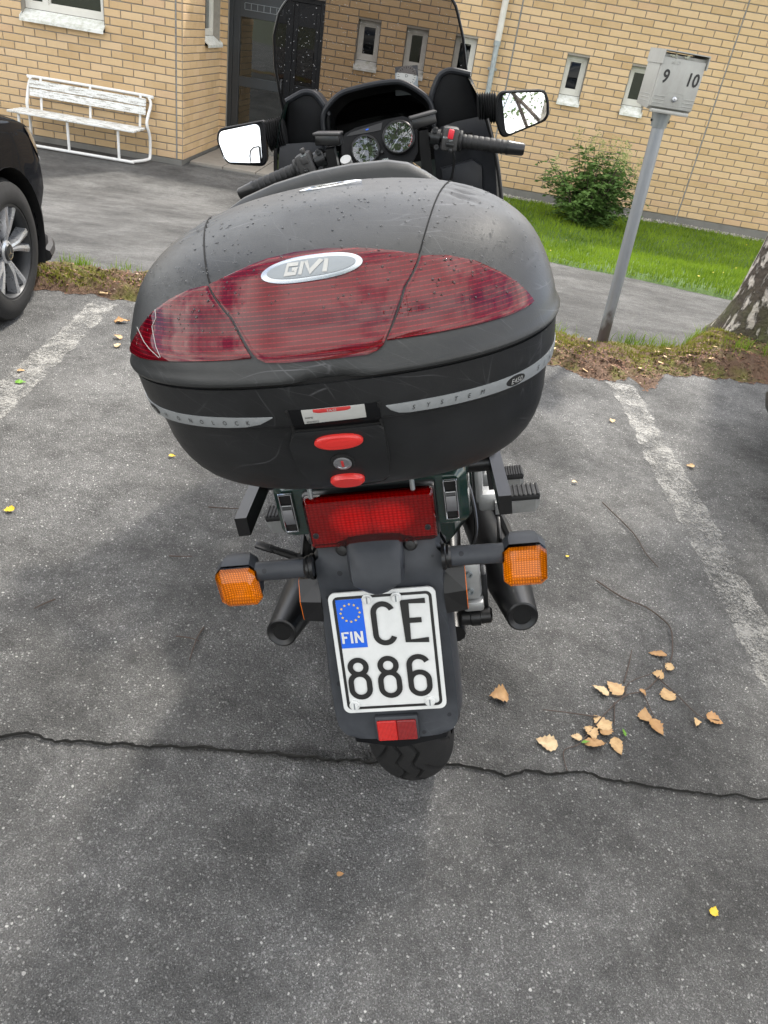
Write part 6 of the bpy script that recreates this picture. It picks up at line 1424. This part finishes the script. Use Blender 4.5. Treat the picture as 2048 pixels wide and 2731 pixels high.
# --- handlebars, switches, levers
def handlebar(s, y, dz):
    c1 = Vector((s * .130, y + .015, 1.247 + dz)); k = lambda x, yy, z: Vector((s * x, y + yy, z + dz))
    rs = part('handlebar_riser', MB().loft([[k(.112, .012, 1.09), k(.142, .012, 1.09), k(.142, .05, 1.09), k(.112, .05, 1.09)], [k(.112, -.004, 1.20), k(.140, -.004, 1.20), k(.140, .034, 1.20), k(.112, .034, 1.20)], [k(.115, -.008, 1.243), k(.139, -.008, 1.243), k(.139, .028, 1.246), k(.115, .028, 1.246)]]), 'satin_black', ang=30)
    gs, ge, be = k(.225, 0, 1.204), k(.348, -.012, 1.174), k(.398, -.018, 1.162)
    part('bar', MB().tube([k(.120, .012, 1.232), gs], .0125, 14), 'satin_black', rs)
    ax_ = (ge - gs).normalized()
    gr_ = MB().lathe([(i * (ge - gs).length / 40, .0172 + (.0012 if i % 5 else -.0004) * (1 if 2 < i < 38 else 0)) for i in range(41)], gs, ax_, 20)
    part('grip', gr_, 'grip_rubber', rs, ang=30)
    part('grip_flange', MB().lathe([(-.006, .014), (-.006, .025), (.0, .027), (.004, .025), (.006, .018)], gs, ax_, 24), 'grip_rubber', rs)
    part('bar_end', MB().lathe([(0, .0185), (.004, .0195), (.008, .018), (.045, .0165), (.050, .013), (.050, 0)], ge, ax_, 20), 'satin_black', rs)
    # clamp with two bolts
    cb = k(.158, .003, 1.220)
    cl = part('lever_clamp', MB().lathe([(-.013, .0), (-.013, .023), (.013, .023), (.013, .0)], cb, ax_, 20).box(cb + Vector((0, .0, .0)), (.020, .034, .052), .006), 'satin_black', rs)
    for zz in (.021, -.021): part('clamp_bolt', MB().lathe([(0, .0065), (.006, .0065), (.006, .003), (.003, .003), (.003, 0)], cb + Vector((0, -.017, zz)), (0, -1, 0), 14), 'alloy_dark', rs)
    # fluid reservoir
    rc = k(.128, .015, 1.264); m_ = roty(R(-6 * s)) @ rotz(R(8 * s))
    rv = part('fluid_reservoir', MB().box(rc, (.068, .046, .026), .004, m_), 'satin_black', rs)
    part('reservoir_lid', MB().box(rc + Vector((0, 0, .0155)), (.074, .052, .007), .003, m_), 'switch_plastic', rs)
    # switch housing
    hc = k(.197, -.002, 1.213); mh = roty(R(14 * s))
    hs = part('switch_housing', MB().box(hc, (.046, .050, .060), .009, mh), 'switch_plastic', rs)
    T = Matrix.Translation(hc) @ mh
    if s > 0:
        part('kill_switch', MB().box((0, -.028, .014), (.0155, .010, .024), .003, roty(R(4))).xf(T), 'red_switch', rs)
        part('light_switch', MB().box((.001, -.027, -.012), (.022, .008, .010), .002).xf(T), 'satin_black', rs)
        part('start_button', MB().lathe([(0, .0065), (.006, .006), (.007, 0)], (.004, -.025, -.026), (0, -1, 0), 14).xf(T), 'satin_black', rs)
        for (txt, px_, pz_, sz) in (('RUN', -.014, .004, .006), ('OFF', .002, -.002, .006)):
            v, f = text_mesh(txt, sz); part('switch_text', MB().add([T @ Vector((px_ + p[0], -.0254, pz_ + p[1])) for p in v], f), 'gauge_mark', rs, smooth=False, fix=False)
        part('throttle_cable', MB().tube([hc + Vector((.005, .01, -.03)), hc + Vector((.006, .02, -.07)), hc + Vector((-.02, .05, -.16))], .0035, 8, smooth=4), 'satin_black', rs)
    else:
        part('dip_switch', MB().box((.004, -.027, .013), (.020, .009, .017), .0025).xf(T), 'switch_plastic', rs)
        part('signal_switch', MB().box((-.002, -.029, -.013), (.012, .012, .010), .003).xf(T), 'satin_black', rs)
        part('choke_lever', MB().box((.006, -.012, .036), (.010, .030, .012), .003).xf(T), 'switch_plastic', rs)
        v, f = text_mesh('HI LO', .006); part('switch_text', MB().add([T @ Vector((.006 + p[0], -.0254, .025 + p[1])) for p in v], f), 'gauge_mark', rs, smooth=False, fix=False)
    lv = [k(.165, .028, 1.222), k(.21, .055, 1.205), k(.30, .062, 1.185), k(.385, .045, 1.168)]
    part('hand_lever', MB().tube(lv, [.008, .0075, .0065, .007], 10, smooth=4), 'satin_black', rs)
handlebar(1, 1.0, 0.0); handlebar(-1, .925, -.006)
for (a, b, c_) in (((.09, 1.02, 1.13), (.16, .98, 1.08), (.12, 1.1, .95)), ((.08, 1.06, 1.16), (.19, 1.04, 1.02), (.20, 1.12, .9)), ((-.10, 1.0, 1.16), (-.15, .97, 1.09), (-.1, 1.08, .95))):
    part('cable', MB().tube([a, b, c_], .0045, 8, smooth=6), 'satin_black')
part('ignition_switch', MB().lathe([(0, .016), (.03, .016), (.03, .012), (.03, 0)], (-.098, 1.05, 1.170), (-.1, -.6, .8), 18), 'cast_alloy')
part('top_bridge', MB().box((0, 1.05, 1.09), (.28, .12, .035), .012, rotx(R(-20))), 'satin_black')
# --- mirrors
def mirror(s, out, gls, yc, tilt, yaw, bell):
    cx = sum(p[0] for p in out) / len(out); cz = sum(p[1] for p in out) / len(out)
    def rnd(pts, r=.024, n=6):
        o = []; m = len(pts)
        for i in range(m):
            a, b, c = Vector(pts[i - 1]), Vector(pts[i]), Vector(pts[(i + 1) % m]); d1 = (a - b).normalized(); d2 = (c - b).normalized(); rr = min(r, (a - b).length * .45, (c - b).length * .45)
            for k in range(n + 1): u = k / n; q = (b + d1 * rr) * (1 - u) ** 2 + b * 2 * u * (1 - u) + (b + d2 * rr) * u * u; o.append((q.x, q.y))
        return o
    ro, rg = rnd(out), rnd(gls, .019)
    ty = lambda x, z: yc + tilt * (z - cz) + yaw * (x - cx)
    R1 = [(x, ty(x, z), z) for x, z in ro]; R0 = [(cx + (x - cx) * .94, ty(x, z) - .004, cz + (z - cz) * .94) for x, z in ro]
    R2 = [(cx + (x - cx) * .97, ty(x, z) + .04, cz + (z - cz) * .97) for x, z in ro]; R3 = [(cx + (x - cx) * .75, ty(x, z) + .075, cz + (z - cz) * .75) for x, z in ro]
    gi = [(cx + (x - cx) * .93, ty(x, z) + .003, cz + (z - cz) * .93) for x, z in ro]
    mr = part('wing_mirror', MB().loft([gi, R0, R1, R2, R3]), 'cockpit_plastic', ang=45)
    part('mirror_glass', MB().add([(x, ty(x, z) - .0015, z) for x, z in rg], [tuple(range(len(rg)))]), 'mirror_glass', mr, smooth=False, fix=False)
    bl = MB(); n = 16; rings = []
    a, b = bell
    for i in range(n + 1):
        u = i / n; rr = 1.0 + (.10 if i % 2 else -.08); cxx = a[0] + (b[0] - a[0]) * u; zz0 = a[1] + (b[1] - a[1]) * u; zz1 = a[2] + (b[2] - a[2]) * u; y = a[3] + (b[3] - a[3]) * u
        rings.append([(cxx + q * 0, y + .032 * rr * math.cos(t), (zz0 + zz1) / 2 + (zz1 - zz0) / 2 * rr * math.sin(t)) for t in [2 * math.pi * j / 18 for j in range(18)] for q in (1,)])
    part('mirror_bellows', bl.loft(rings), 'grip_rubber', mr, ang=20)
    return mr, ty
mirror(1, [(.338, 1.304), (.47, 1.292), (.481, 1.265), (.480, 1.216), (.345, 1.184), (.330, 1.222)], [(.351, 1.297), (.466, 1.285), (.473, 1.262), (.472, 1.220), (.357, 1.192)], 1.10, .20, .02, ((.285, 1.226, 1.302, 1.17), (.338, 1.222, 1.298, 1.135)))
ml, tyl = mirror(-1, [(-.465, 1.311), (-.33, 1.316), (-.326, 1.30), (-.338, 1.197), (-.462, 1.218), (-.478, 1.285)], [(-.463, 1.303), (-.342, 1.310), (-.351, 1.208), (-.464, 1.224), (-.471, 1.28)], 1.10, .24, -.05, ((-.283, 1.232, 1.312, 1.17), (-.330, 1.232, 1.311, 1.135)))
bs = [(-.352, 1.252), (-.368, 1.252), (-.380, 1.244), (-.384, 1.230), (-.384, 1.212), (-.355, 1.210)]
part('blind_spot_mirror', MB().add([(x, tyl(x, z) - .006, z) for x, z in bs] + [(x, tyl(x, z) - .001, z) for x, z in bs], [tuple(range(6))] + [(i, (i + 1) % 6, 6 + (i + 1) % 6, 6 + i) for i in range(6)]), 'mirror_glass', ml, smooth=False)
part('spot_mirror_rim', MB().tube([(x, tyl(x, z) - .0065, z) for x, z in bs + bs[:1]], .0022, 6), 'satin_black', ml)
# ------------------------------------------------------------------ top case
XO, CYC, NEXP, SEAM = .012, -.28, 2.5, 1.145
LID_A = [(1.145, .286), (1.17, .285), (1.20, .279), (1.23, .266), (1.255, .243), (1.275, .21), (1.29, .165), (1.30, .11), (1.306, .04), (1.308, .0)]
LID_R = [(1.145, .222), (1.168, .218), (1.20, .188), (1.235, .152), (1.262, .12), (1.282, .075), (1.296, .03), (1.303, .0), (1.306, -.03), (1.308, -.06)]
LID_F = [(1.145, .21), (1.20, .205), (1.26, .19), (1.285, .172), (1.30, .145), (1.306, .11), (1.308, .06)]
TUB_A = [(.948, .10), (.951, .185), (.965, .225), (.99, .252), (1.03, .268), (1.085, .277), (1.0901, .281), (1.145, .286)]
TUB_R = [(.948, .07), (.951, .12), (.965, .15), (.99, .17), (1.03, .19), (1.085, .207), (1.0901, .214), (1.145, .222)]
TUB_F = [(.948, .07), (.951, .12), (.965, .15), (.99, .17), (1.03, .19), (1.085, .205), (1.145, .21)]
def pchip(tab):
    x = np.array([p[0] for p in tab]); y = np.array([p[1] for p in tab]); h = np.diff(x); d = np.diff(y) / h; m = np.zeros(len(x)); m[0], m[-1] = d[0], d[-1]
    for i in range(1, len(x) - 1):
        if d[i - 1] * d[i] > 0:
            w1, w2 = 2 * h[i] + h[i - 1], h[i] + 2 * h[i - 1]; m[i] = (w1 + w2) / (w1 / d[i - 1] + w2 / d[i])
    def f(q):
        q = min(max(q, x[0]), x[-1]); i = min(max(int(np.searchsorted(x, q) - 1), 0), len(h) - 1); t_ = (q - x[i]) / h[i]
        return float((2 * t_**3 - 3 * t_**2 + 1) * y[i] + (t_**3 - 2 * t_**2 + t_) * h[i] * m[i] + (-2 * t_**3 + 3 * t_**2) * y[i + 1] + (t_**3 - t_**2) * h[i] * m[i + 1])
    return f
fl = [pchip(t) for t in (LID_A, LID_R, LID_F)]; ft = [pchip(t) for t in (TUB_A, TUB_R, TUB_F)]
def csurf(th, z):
    a, r, f = [q(z) for q in (fl if z >= SEAM else ft)]
    c, s = math.cos(R(th)), math.sin(R(th)); yr, yf = CYC - r, CYC + f
    return Vector((XO + a * math.copysign(abs(c) ** (2 / NEXP), c), (yr + yf) / 2 + (yf - yr) / 2 * math.copysign(abs(s) ** (2 / NEXP), s), z))
def cnorm(th, z):
    e = .6; dz = .0015; z1, z0 = min(z + dz, 1.3075), max(z - dz, .9485)
    if z >= SEAM: z0 = max(z0, SEAM)
    n = (csurf(th + e, z) - csurf(th - e, z)).cross(csurf(th, z1) - csurf(th, z0))
    return n.normalized() if n.length > 0 else Vector((0, 0, 1))
def cp(th, z, off=0.0): return csurf(th, z) + cnorm(th, z) * off
TH = [360 * i / 160 for i in range(160)]
zl = [.948, .9495, .951, .955, .96, .968, .978, .99, 1.005, 1.02, 1.04, 1.06, 1.075, 1.083, 1.085, 1.0875, 1.0901, 1.093, 1.105, 1.12, 1.132, 1.139, 1.1415, 1.143]
rings = [[csurf(t_, z) for t_ in TH] for z in zl]
rings.append([csurf(t_, 1.1435) + Vector((-csurf(t_, 1.1435).x + XO, CYC - csurf(t_, 1.1435).y, 0)).normalized() * .006 for t_ in TH])
case = part('top_case', MB().loft(rings), 'tub_plastic', ang=40)
# lid, with a raised lip just above the seam
zl = [1.1475, 1.149, 1.152, 1.158, 1.165, 1.172, 1.18, 1.19, 1.20, 1.21, 1.22, 1.23, 1.24, 1.25, 1.26, 1.268, 1.275, 1.281, 1.286, 1.29, 1.294, 1.297, 1.30, 1.302, 1.304, 1.3055, 1.3065, 1.3073, 1.3078]
def bulge(th, z):       # thumb recess at the rear centre, lip along the edge
    o = .0050 * math.exp(-((z - 1.152) / .006) ** 2)
    d = (th - 270.5) / 4.2; o -= .010 * math.exp(-d ** 4) * math.exp(-((z - 1.148) / .006) ** 2)
    for (t0, z0) in ((340, 1.2845), (352, 1.2862), (6, 1.2855), (200, 1.2845), (188, 1.2862), (174, 1.2855)):   # finger dents in the lid shoulders
        dt = (th - t0 + 180) % 360 - 180; o -= .0045 * math.exp(-(dt / 3.0) ** 2) * math.exp(-((z - z0) / .004) ** 2)
    return o
lid_r = [[csurf(t_, 1.1475) + Vector((XO - csurf(t_, 1.1475).x, CYC - csurf(t_, 1.1475).y, 0)).normalized() * .006 for t_ in TH]]
lid_r += [[cp(t_, z, bulge(t_, z)) for t_ in TH] for z in zl]
lid = part('lid', MB().loft(lid_r), 'case_plastic', case, ang=50)
part('seam_gasket', MB().loft([[csurf(t_, 1.145) + Vector((XO - csurf(t_, 1.145).x, CYC - csurf(t_, 1.145).y, 0)).normalized() * .0045 + Vector((0, 0, dz)) for t_ in TH] for dz in (-.004, .004)], cap=False), 'hole_black', case)
def lid_z(x, y):          # height of the lid above a plan point
    lo, hi = 1.16, 1.3079
    for _ in range(40):
        z = (lo + hi) / 2; a, r, f = [q(z) for q in fl]; yr, yf = CYC - r, CYC + f; b = max(1e-5, (yf - yr) / 2); a = max(a, 1e-5)
        ins = (abs(x - XO) / a) ** NEXP + (abs(y - (yr + yf) / 2) / b) ** NEXP < 1
        lo, hi = (z, hi) if ins else (lo, z)
    return lo
for (st_, s_) in ((csurf(243, 1.2446), -1), (csurf(292.9, 1.2504), 1)):
    sp = []
    for i in range(41):
        u = i / 40; x = st_.x + s_ * (.055 * u ** .8); y = st_.y + .29 * u; sp.append((x, y, lid_z(x, y) + .0003))
    part('panel_groove', MB().tube(sp, .0010, 6), 'hole_black', case)
def patch(up, lo, off, nc=60, nr=14, skirt=.004):
    """sheet on the case between an upper and a lower (theta, z) line"""
    a = max(up[0][0], lo[0][0]); b = min(up[-1][0], lo[-1][0]); rows = []
    for i in range(nc + 1):
        t_ = a + (b - a) * i / nc; zu = float(np.interp(t_, [p[0] for p in up], [p[1] for p in up])); zd = float(np.interp(t_, [p[0] for p in lo], [p[1] for p in lo])); zu = max(zu, zd + .0004)
        col = [cp(t_, zu, off - skirt)] + [cp(t_, zd + (zu - zd) * (1 - k / nr), off * (1 if 0 < k < nr else .75)) for k in range(nr + 1)] + [cp(t_, zd, off - skirt)]
        rows.append(col)
    rows = [[p - cnorm(a, lo[0][1]) * skirt for p in rows[0]]] + rows + [[p - cnorm(b, lo[-1][1]) * skirt for p in rows[-1]]]
    return MB().loft(rows, closed=False)
CT = [(243, 1.2446), (247, 1.2505), (251.1, 1.2556), (255, 1.2600), (258.6, 1.2632), (265.6, 1.2662), (271, 1.2661), (279.8, 1.2621), (286.7, 1.2564), (292.7, 1.2498)]
CB = [(243, 1.2440), (252.4, 1.2131), (257.8, 1.1815), (259.2, 1.1755), (260.8, 1.1722), (263.8, 1.1707), (270.3, 1.1697), (276.7, 1.1699), (278.6, 1.1725), (279.9, 1.1767), (281.7, 1.1906), (286, 1.2233), (292.7, 1.2493)]
LT = [(203.3, 1.1700), (206, 1.178), (209.9, 1.1880), (215.1, 1.2038), (221, 1.2183), (228.7, 1.2319), (235.8, 1.2407), (242.3, 1.2441), (252.0, 1.2119), (257.4, 1.1790)]
LB = [(203.3, 1.1690), (206, 1.1695), (212, 1.1705), (226.5, 1.1736), (242.5, 1.1760), (252.3, 1.1768), (257.4, 1.1776)]
RT = [(280.8, 1.1814), (282.2, 1.1904), (286.6, 1.2231), (293.3, 1.2485), (300.6, 1.2447), (308.4, 1.2345), (315.7, 1.2184), (321.1, 1.2047), (324.9, 1.1904), (326.5, 1.1820)]
RB = [(280.8, 1.1806), (288.8, 1.1800), (300, 1.1795), (314.3, 1.1785), (323.5, 1.1795), (326.5, 1.1812)]
part('red_lens', patch(CT, CB, .0030, 90, 26), 'case_lens', case, ang=35)
part('red_lens', patch(LT, LB, .0026, 80, 22), 'case_lens', case, ang=35)
part('red_lens', patch(RT, RB, .0026, 80, 22), 'case_lens', case, ang=35)
for cr_ in ([(222.5, 1.2200), (224.2, 1.2122), (222.8, 1.204), (224.4, 1.196), (226.5, 1.186), (229.2, 1.1770)], [(212, 1.1990), (215.5, 1.194), (218.9, 1.1885), (223, 1.183), (228.5, 1.1765)]):
    part('lens_crack', MB().tube([cp(t_, z, .0031) for t_, z in cr_], .00045, 5), 'label_white', case)
def cframe(th, z, off):
    n = cnorm(th, z); x = (csurf(th + .5, z) - csurf(th - .5, z)).normalized(); y = n.cross(x).normalized(); p = cp(th, z, off)
    return Matrix(((x.x, y.x, n.x, p.x), (x.y, y.y, n.y, p.y), (x.z, y.z, n.z, p.z), (0, 0, 0, 1)))
def on_case(th, z, pts2, off):     # plan pts (along surface x, along surface up) bent onto the case
    e = 1.0; dx = (csurf(th + e, z) - csurf(th - e, z)).length / (2 * e); dz = (csurf(th, z + .002) - csurf(th, z - .002)).length / .004
    return [cp(th + x / dx, z + y / dz, off) for x, y in pts2]
def ell_plate(th, z, a, b, off, thick, rot=0.0, n=48, rings_=5):
    m = MB(); rr_ = []
    for k in range(rings_ + 1):
        s_ = 1 - k / rings_ * .96; pts = []
        for i in range(n):
            t_ = 2 * math.pi * i / n; x, y = a * s_ * math.cos(t_), b * s_ * math.sin(t_); pts.append((x * math.cos(rot) - y * math.sin(rot), x * math.sin(rot) + y * math.cos(rot)))
        rr_.append(on_case(th, z, pts, off + thick * (1 if k else .6)))
    base = []
    for i in range(n): t_ = 2 * math.pi * i / n; x, y = a * math.cos(t_), b * math.sin(t_); base.append((x * math.cos(rot) - y * math.sin(rot), x * math.sin(rot) + y * math.cos(rot)))
    return m.loft([on_case(th, z, base, off - .003)] + rr_)
bt, bz = 268.3, 1.2500
part('brand_badge', ell_plate(bt, bz, .0700, .0170, .003, .0022, R(2)), 'badge_silver', case, ang=50)
part('badge_field', ell_plate(bt, bz, .0590, .0118, .0055, .0006, R(2)), 'badge_grey', case, ang=50)
def case_text(txt, th, z, size, off, mat, name='lettering', sx=1.0, shear=0.0, rot=0.0):
    v, f = text_mesh(txt, size, 0, shear); q = [(p[0] * sx * math.cos(rot) - p[1] * math.sin(rot), p[0] * sx * math.sin(rot) + p[1] * math.cos(rot)) for p in v]
    part(name, MB().add(on_case(th, z, q, off), f), mat, case, smooth=False, fix=False)
GV = {'G': [[(.44, .36), (-.36, .36), (-.36, -.36), (.36, -.36), (.36, -.03), (.06, -.03)]], 'I': [[(0, .50), (0, -.50)]], 'V': [[(-.38, .5), (0, -.34), (.38, .5)]]}
for ch, x in (('G', -.0190), ('I', -.0055), ('V', .0060), ('I', .0185)):
    for pl_ in GV[ch]:
        vv, ff = ribbon([(p[0] * .0190 + x + p[1] * .003, p[1] * .0165) for p in pl_], .0046); part('brand_letter', MB().add(on_case(bt, bz, [(p.x, p.y) for p in vv], .0068), ff), 'label_white', case, smooth=False, fix=False)
# chrome spindle emblem on the lid top: sits on the crown
EM = []
ec, eu = Vector((.012, -.21, 1.3078)), Vector((.043, .006, .001)); ev = Vector((-.002, .010, .000))
part('lid_emblem', MB().loft([[ec + eu * math.cos(t_) * s_ + ev * math.sin(t_) * s_ + Vector((0, 0, h)) for t_ in [2 * math.pi * i / 32 for i in range(32)]] for s_, h in ((1, -.004), (1, .0012), (.86, .0022), (.84, .0014), (.02, .0016))]), 'trim_chrome', case, ang=40)
v, f = text_mesh('Simply', .013, .0003, .25); part('emblem_script', MB().add([ec + eu.normalized() * p[0] + ev.normalized() * p[1] + Vector((0, 0, .0022)) for p in v], f), 'hole_black', case, smooth=False, fix=False)
# grey strips with their lettering
SRT = [(278.9, 1.1062), (289.3, 1.1066), (303, 1.1066), (316.8, 1.1066), (327, 1.1075), (341.6, 1.1085), (356, 1.1085)]; SRB = [(278.9, 1.1052), (279.8, 1.0990), (281.5, 1.0940), (283.7, 1.0922), (292.9, 1.0914), (307.9, 1.0910), (327.7, 1.0905), (341, 1.0905), (356, 1.0905)]
SLT = [(184, 1.1085), (200, 1.1080), (212, 1.1070), (230.4, 1.1062), (246.8, 1.1060), (259.4, 1.1052)]; SLB = [(184, 1.0905), (200, 1.0905), (212, 1.0905), (231.3, 1.0906), (246, 1.0908), (252, 1.0920), (256, 1.0955), (259.4, 1.1040)]
part('grey_strip', patch(SRT, SRB, .0012, 90, 4, .002), 'grey_strip', case, ang=50); part('grey_strip', patch(SLT, SLB, .0012, 90, 4, .002), 'grey_strip', case, ang=50)
for ch, t_ in zip('SYSTEM', (284.8, 288.3, 291.8, 295.6, 299.5, 303.7)): case_text(ch, t_, 1.0990, .0088, .0019, 'black_ink', sx=.8, shear=.25)
for ch, t_ in zip('MONOLOCK', (221.9, 228.8, 234.2, 238.6, 242.6, 246.4, 249.9, 253.0)): case_text(ch, t_, 1.0985, .0088, .0019, 'black_ink', sx=.8, shear=.1)
for ch, t_ in zip('SIMPLY', (328.0, 332.5, 337.5, 343, 348.5, 353.5)): case_text(ch, t_, 1.0990, .0095, .0019, 'black_ink', sx=.9, shear=.25)
for t_ in (316.5, 213.0):
    part('model_oval', ell_plate(t_, 1.0990, .0150, .0068, .0012, .0006, R(1), 32, 3), 'black_ink', case); case_text('E450', t_, 1.0990, .0098, .0028, 'label_white', sx=.92, shear=.15)
# latch panel with red buttons, key lock and address sticker
PU = [(262.4, 1.0790), (266, 1.0790), (272, 1.0788), (277.2, 1.0784)]; PB = [(262.4, 1.0770), (261.9, 1.06), (262.4, .992)]
part('latch_panel', patch([(260.6, 1.0600), (261.4, 1.0700), (262.4, 1.0790), (277.0, 1.0790), (277.8, 1.0740)], [(260.6, 1.0200), (261.6, .9900), (263.5, .9760), (276.0, .9800), (277.8, .9900)], .0055, 60, 30, .008), 'tub_plastic', case, ang=25)
ol = [(262.8, 1.1130), (262.4, 1.0790), (261.2, 1.0600), (260.8, 1.0200), (262.0, .9900), (264.0, .9740), (270, .9712), (275.6, .9760), (277.4, .9900), (277.9, 1.0300), (277.4, 1.0790), (277.5, 1.1125)]
part('panel_outline', MB().tube([cp(t_, z, .0012) for t_, z in ol], .0022, 6, smooth=4), 'hole_black', case)
part('panel_outline', MB().tube([cp(t_, 1.0797, .0016) for t_ in (262.4, 266, 270, 274, 277.4)], .0014, 6), 'hole_black', case)
part('sticker_recess', patch([(263.2, 1.1125), (277.6, 1.1118)], [(263.2, 1.0812), (277.6, 1.0806)], .0006, 20, 8, .002), 'cockpit_plastic', case)
part('address_sticker', patch([(265.6, 1.1120), (274.8, 1.1120)], [(265.6, 1.0925), (274.8, 1.0938)], .0014, 20, 6, .001), 'label_white', case)
part('sticker_band', patch([(267.6, 1.1118), (272.4, 1.1118)], [(267.6, 1.1078), (268.4, 1.1062), (271.8, 1.1066), (272.4, 1.1082)], .0018, 10, 3, .001), 'label_red', case)
case_text('EASE', 270.0, 1.1092, .0046, .0023, 'label_white'); case_text('NAME', 266.7, 1.1012, .0036, .0019, 'black_ink'); case_text('ADDRESS', 267.1, 1.0952, .0036, .0019, 'black_ink')
# shade under the upper band is put into the sticker and recess colours
part('open_button', ell_plate(269.8, 1.0612, .0390, .0118, .0055, .0055, R(0), 40, 6), 'red_button', case, ang=50)
part('button_pad', ell_plate(270.2, 1.0612, .0260, .0068, .0106, .0012, R(0), 40, 3), 'red_button', case, ang=50)
part('release_button', ell_plate(269.5, .9945, .0270, .0125, .0055, .0075, R(0), 40, 6), 'red_button', case, ang=50)
fm = cframe(269.8, 1.0275, .0052); nn = Vector((fm[0][2], fm[1][2], fm[2][2])); pp_ = Vector((fm[0][3], fm[1][3], fm[2][3]))
part('lock_bezel', MB().lathe([(-.004, .0155), (.002, .0155), (.003, .0125), (.001, .0118)], pp_, nn, 32), 'hole_black', case)
part('key_lock', MB().lathe([(-.004, .0116), (.0035, .0116), (.0042, .0105), (.0042, .0082), (.0034, .0078), (.0034, 0)], pp_, nn, 32), 'steel_lock', case)
part('key_slot', MB().box((0, 0, .0039), (.0032, .0105, .001), 0, seg=1).xf(fm), 'label_red', case, smooth=False)
# raised ridge along the front of the lid
rg = [(-.185, -.085, 1.262), (-.14, -.078, 1.283), (-.09, -.073, 1.296), (-.03, -.070, 1.305), (.03, -.070, 1.3085), (.085, -.070, 1.307), (.115, -.073, 1.300), (.14, -.080, 1.286), (.165, -.09, 1.268)]
part('lid_ridge', MB().loft([[Vector(p) + Vector((0, a, b)) for a, b in ((-.030, -.020), (-.028, -.004), (-.018, .006), (-.002, .007), (.010, -.002), (.012, -.03))] for p in rg]), 'case_plastic', case, ang=60)
# rain drops
dm = MB()
for i in range(620):
    if random.random() < .72: t_ = random.choice([random.uniform(200, 345), random.uniform(0, 360)]); z = SEAM + .05 + (.112) * random.random() ** .55
    else: t_ = random.uniform(215, 325); z = random.uniform(1.20, 1.265)
    z = min(z, 1.3072); n = cnorm(t_, z)
    if n.z < .25: continue
    droplet(dm, cp(t_, z, .0 if z > 1.268 else .0028), n, random.choice([.0008, .0010, .0012, .0014, .0018]), .45)
part('rain_drops', dm, 'water_drop', case, fix=False)['kind'] = 'stuff'
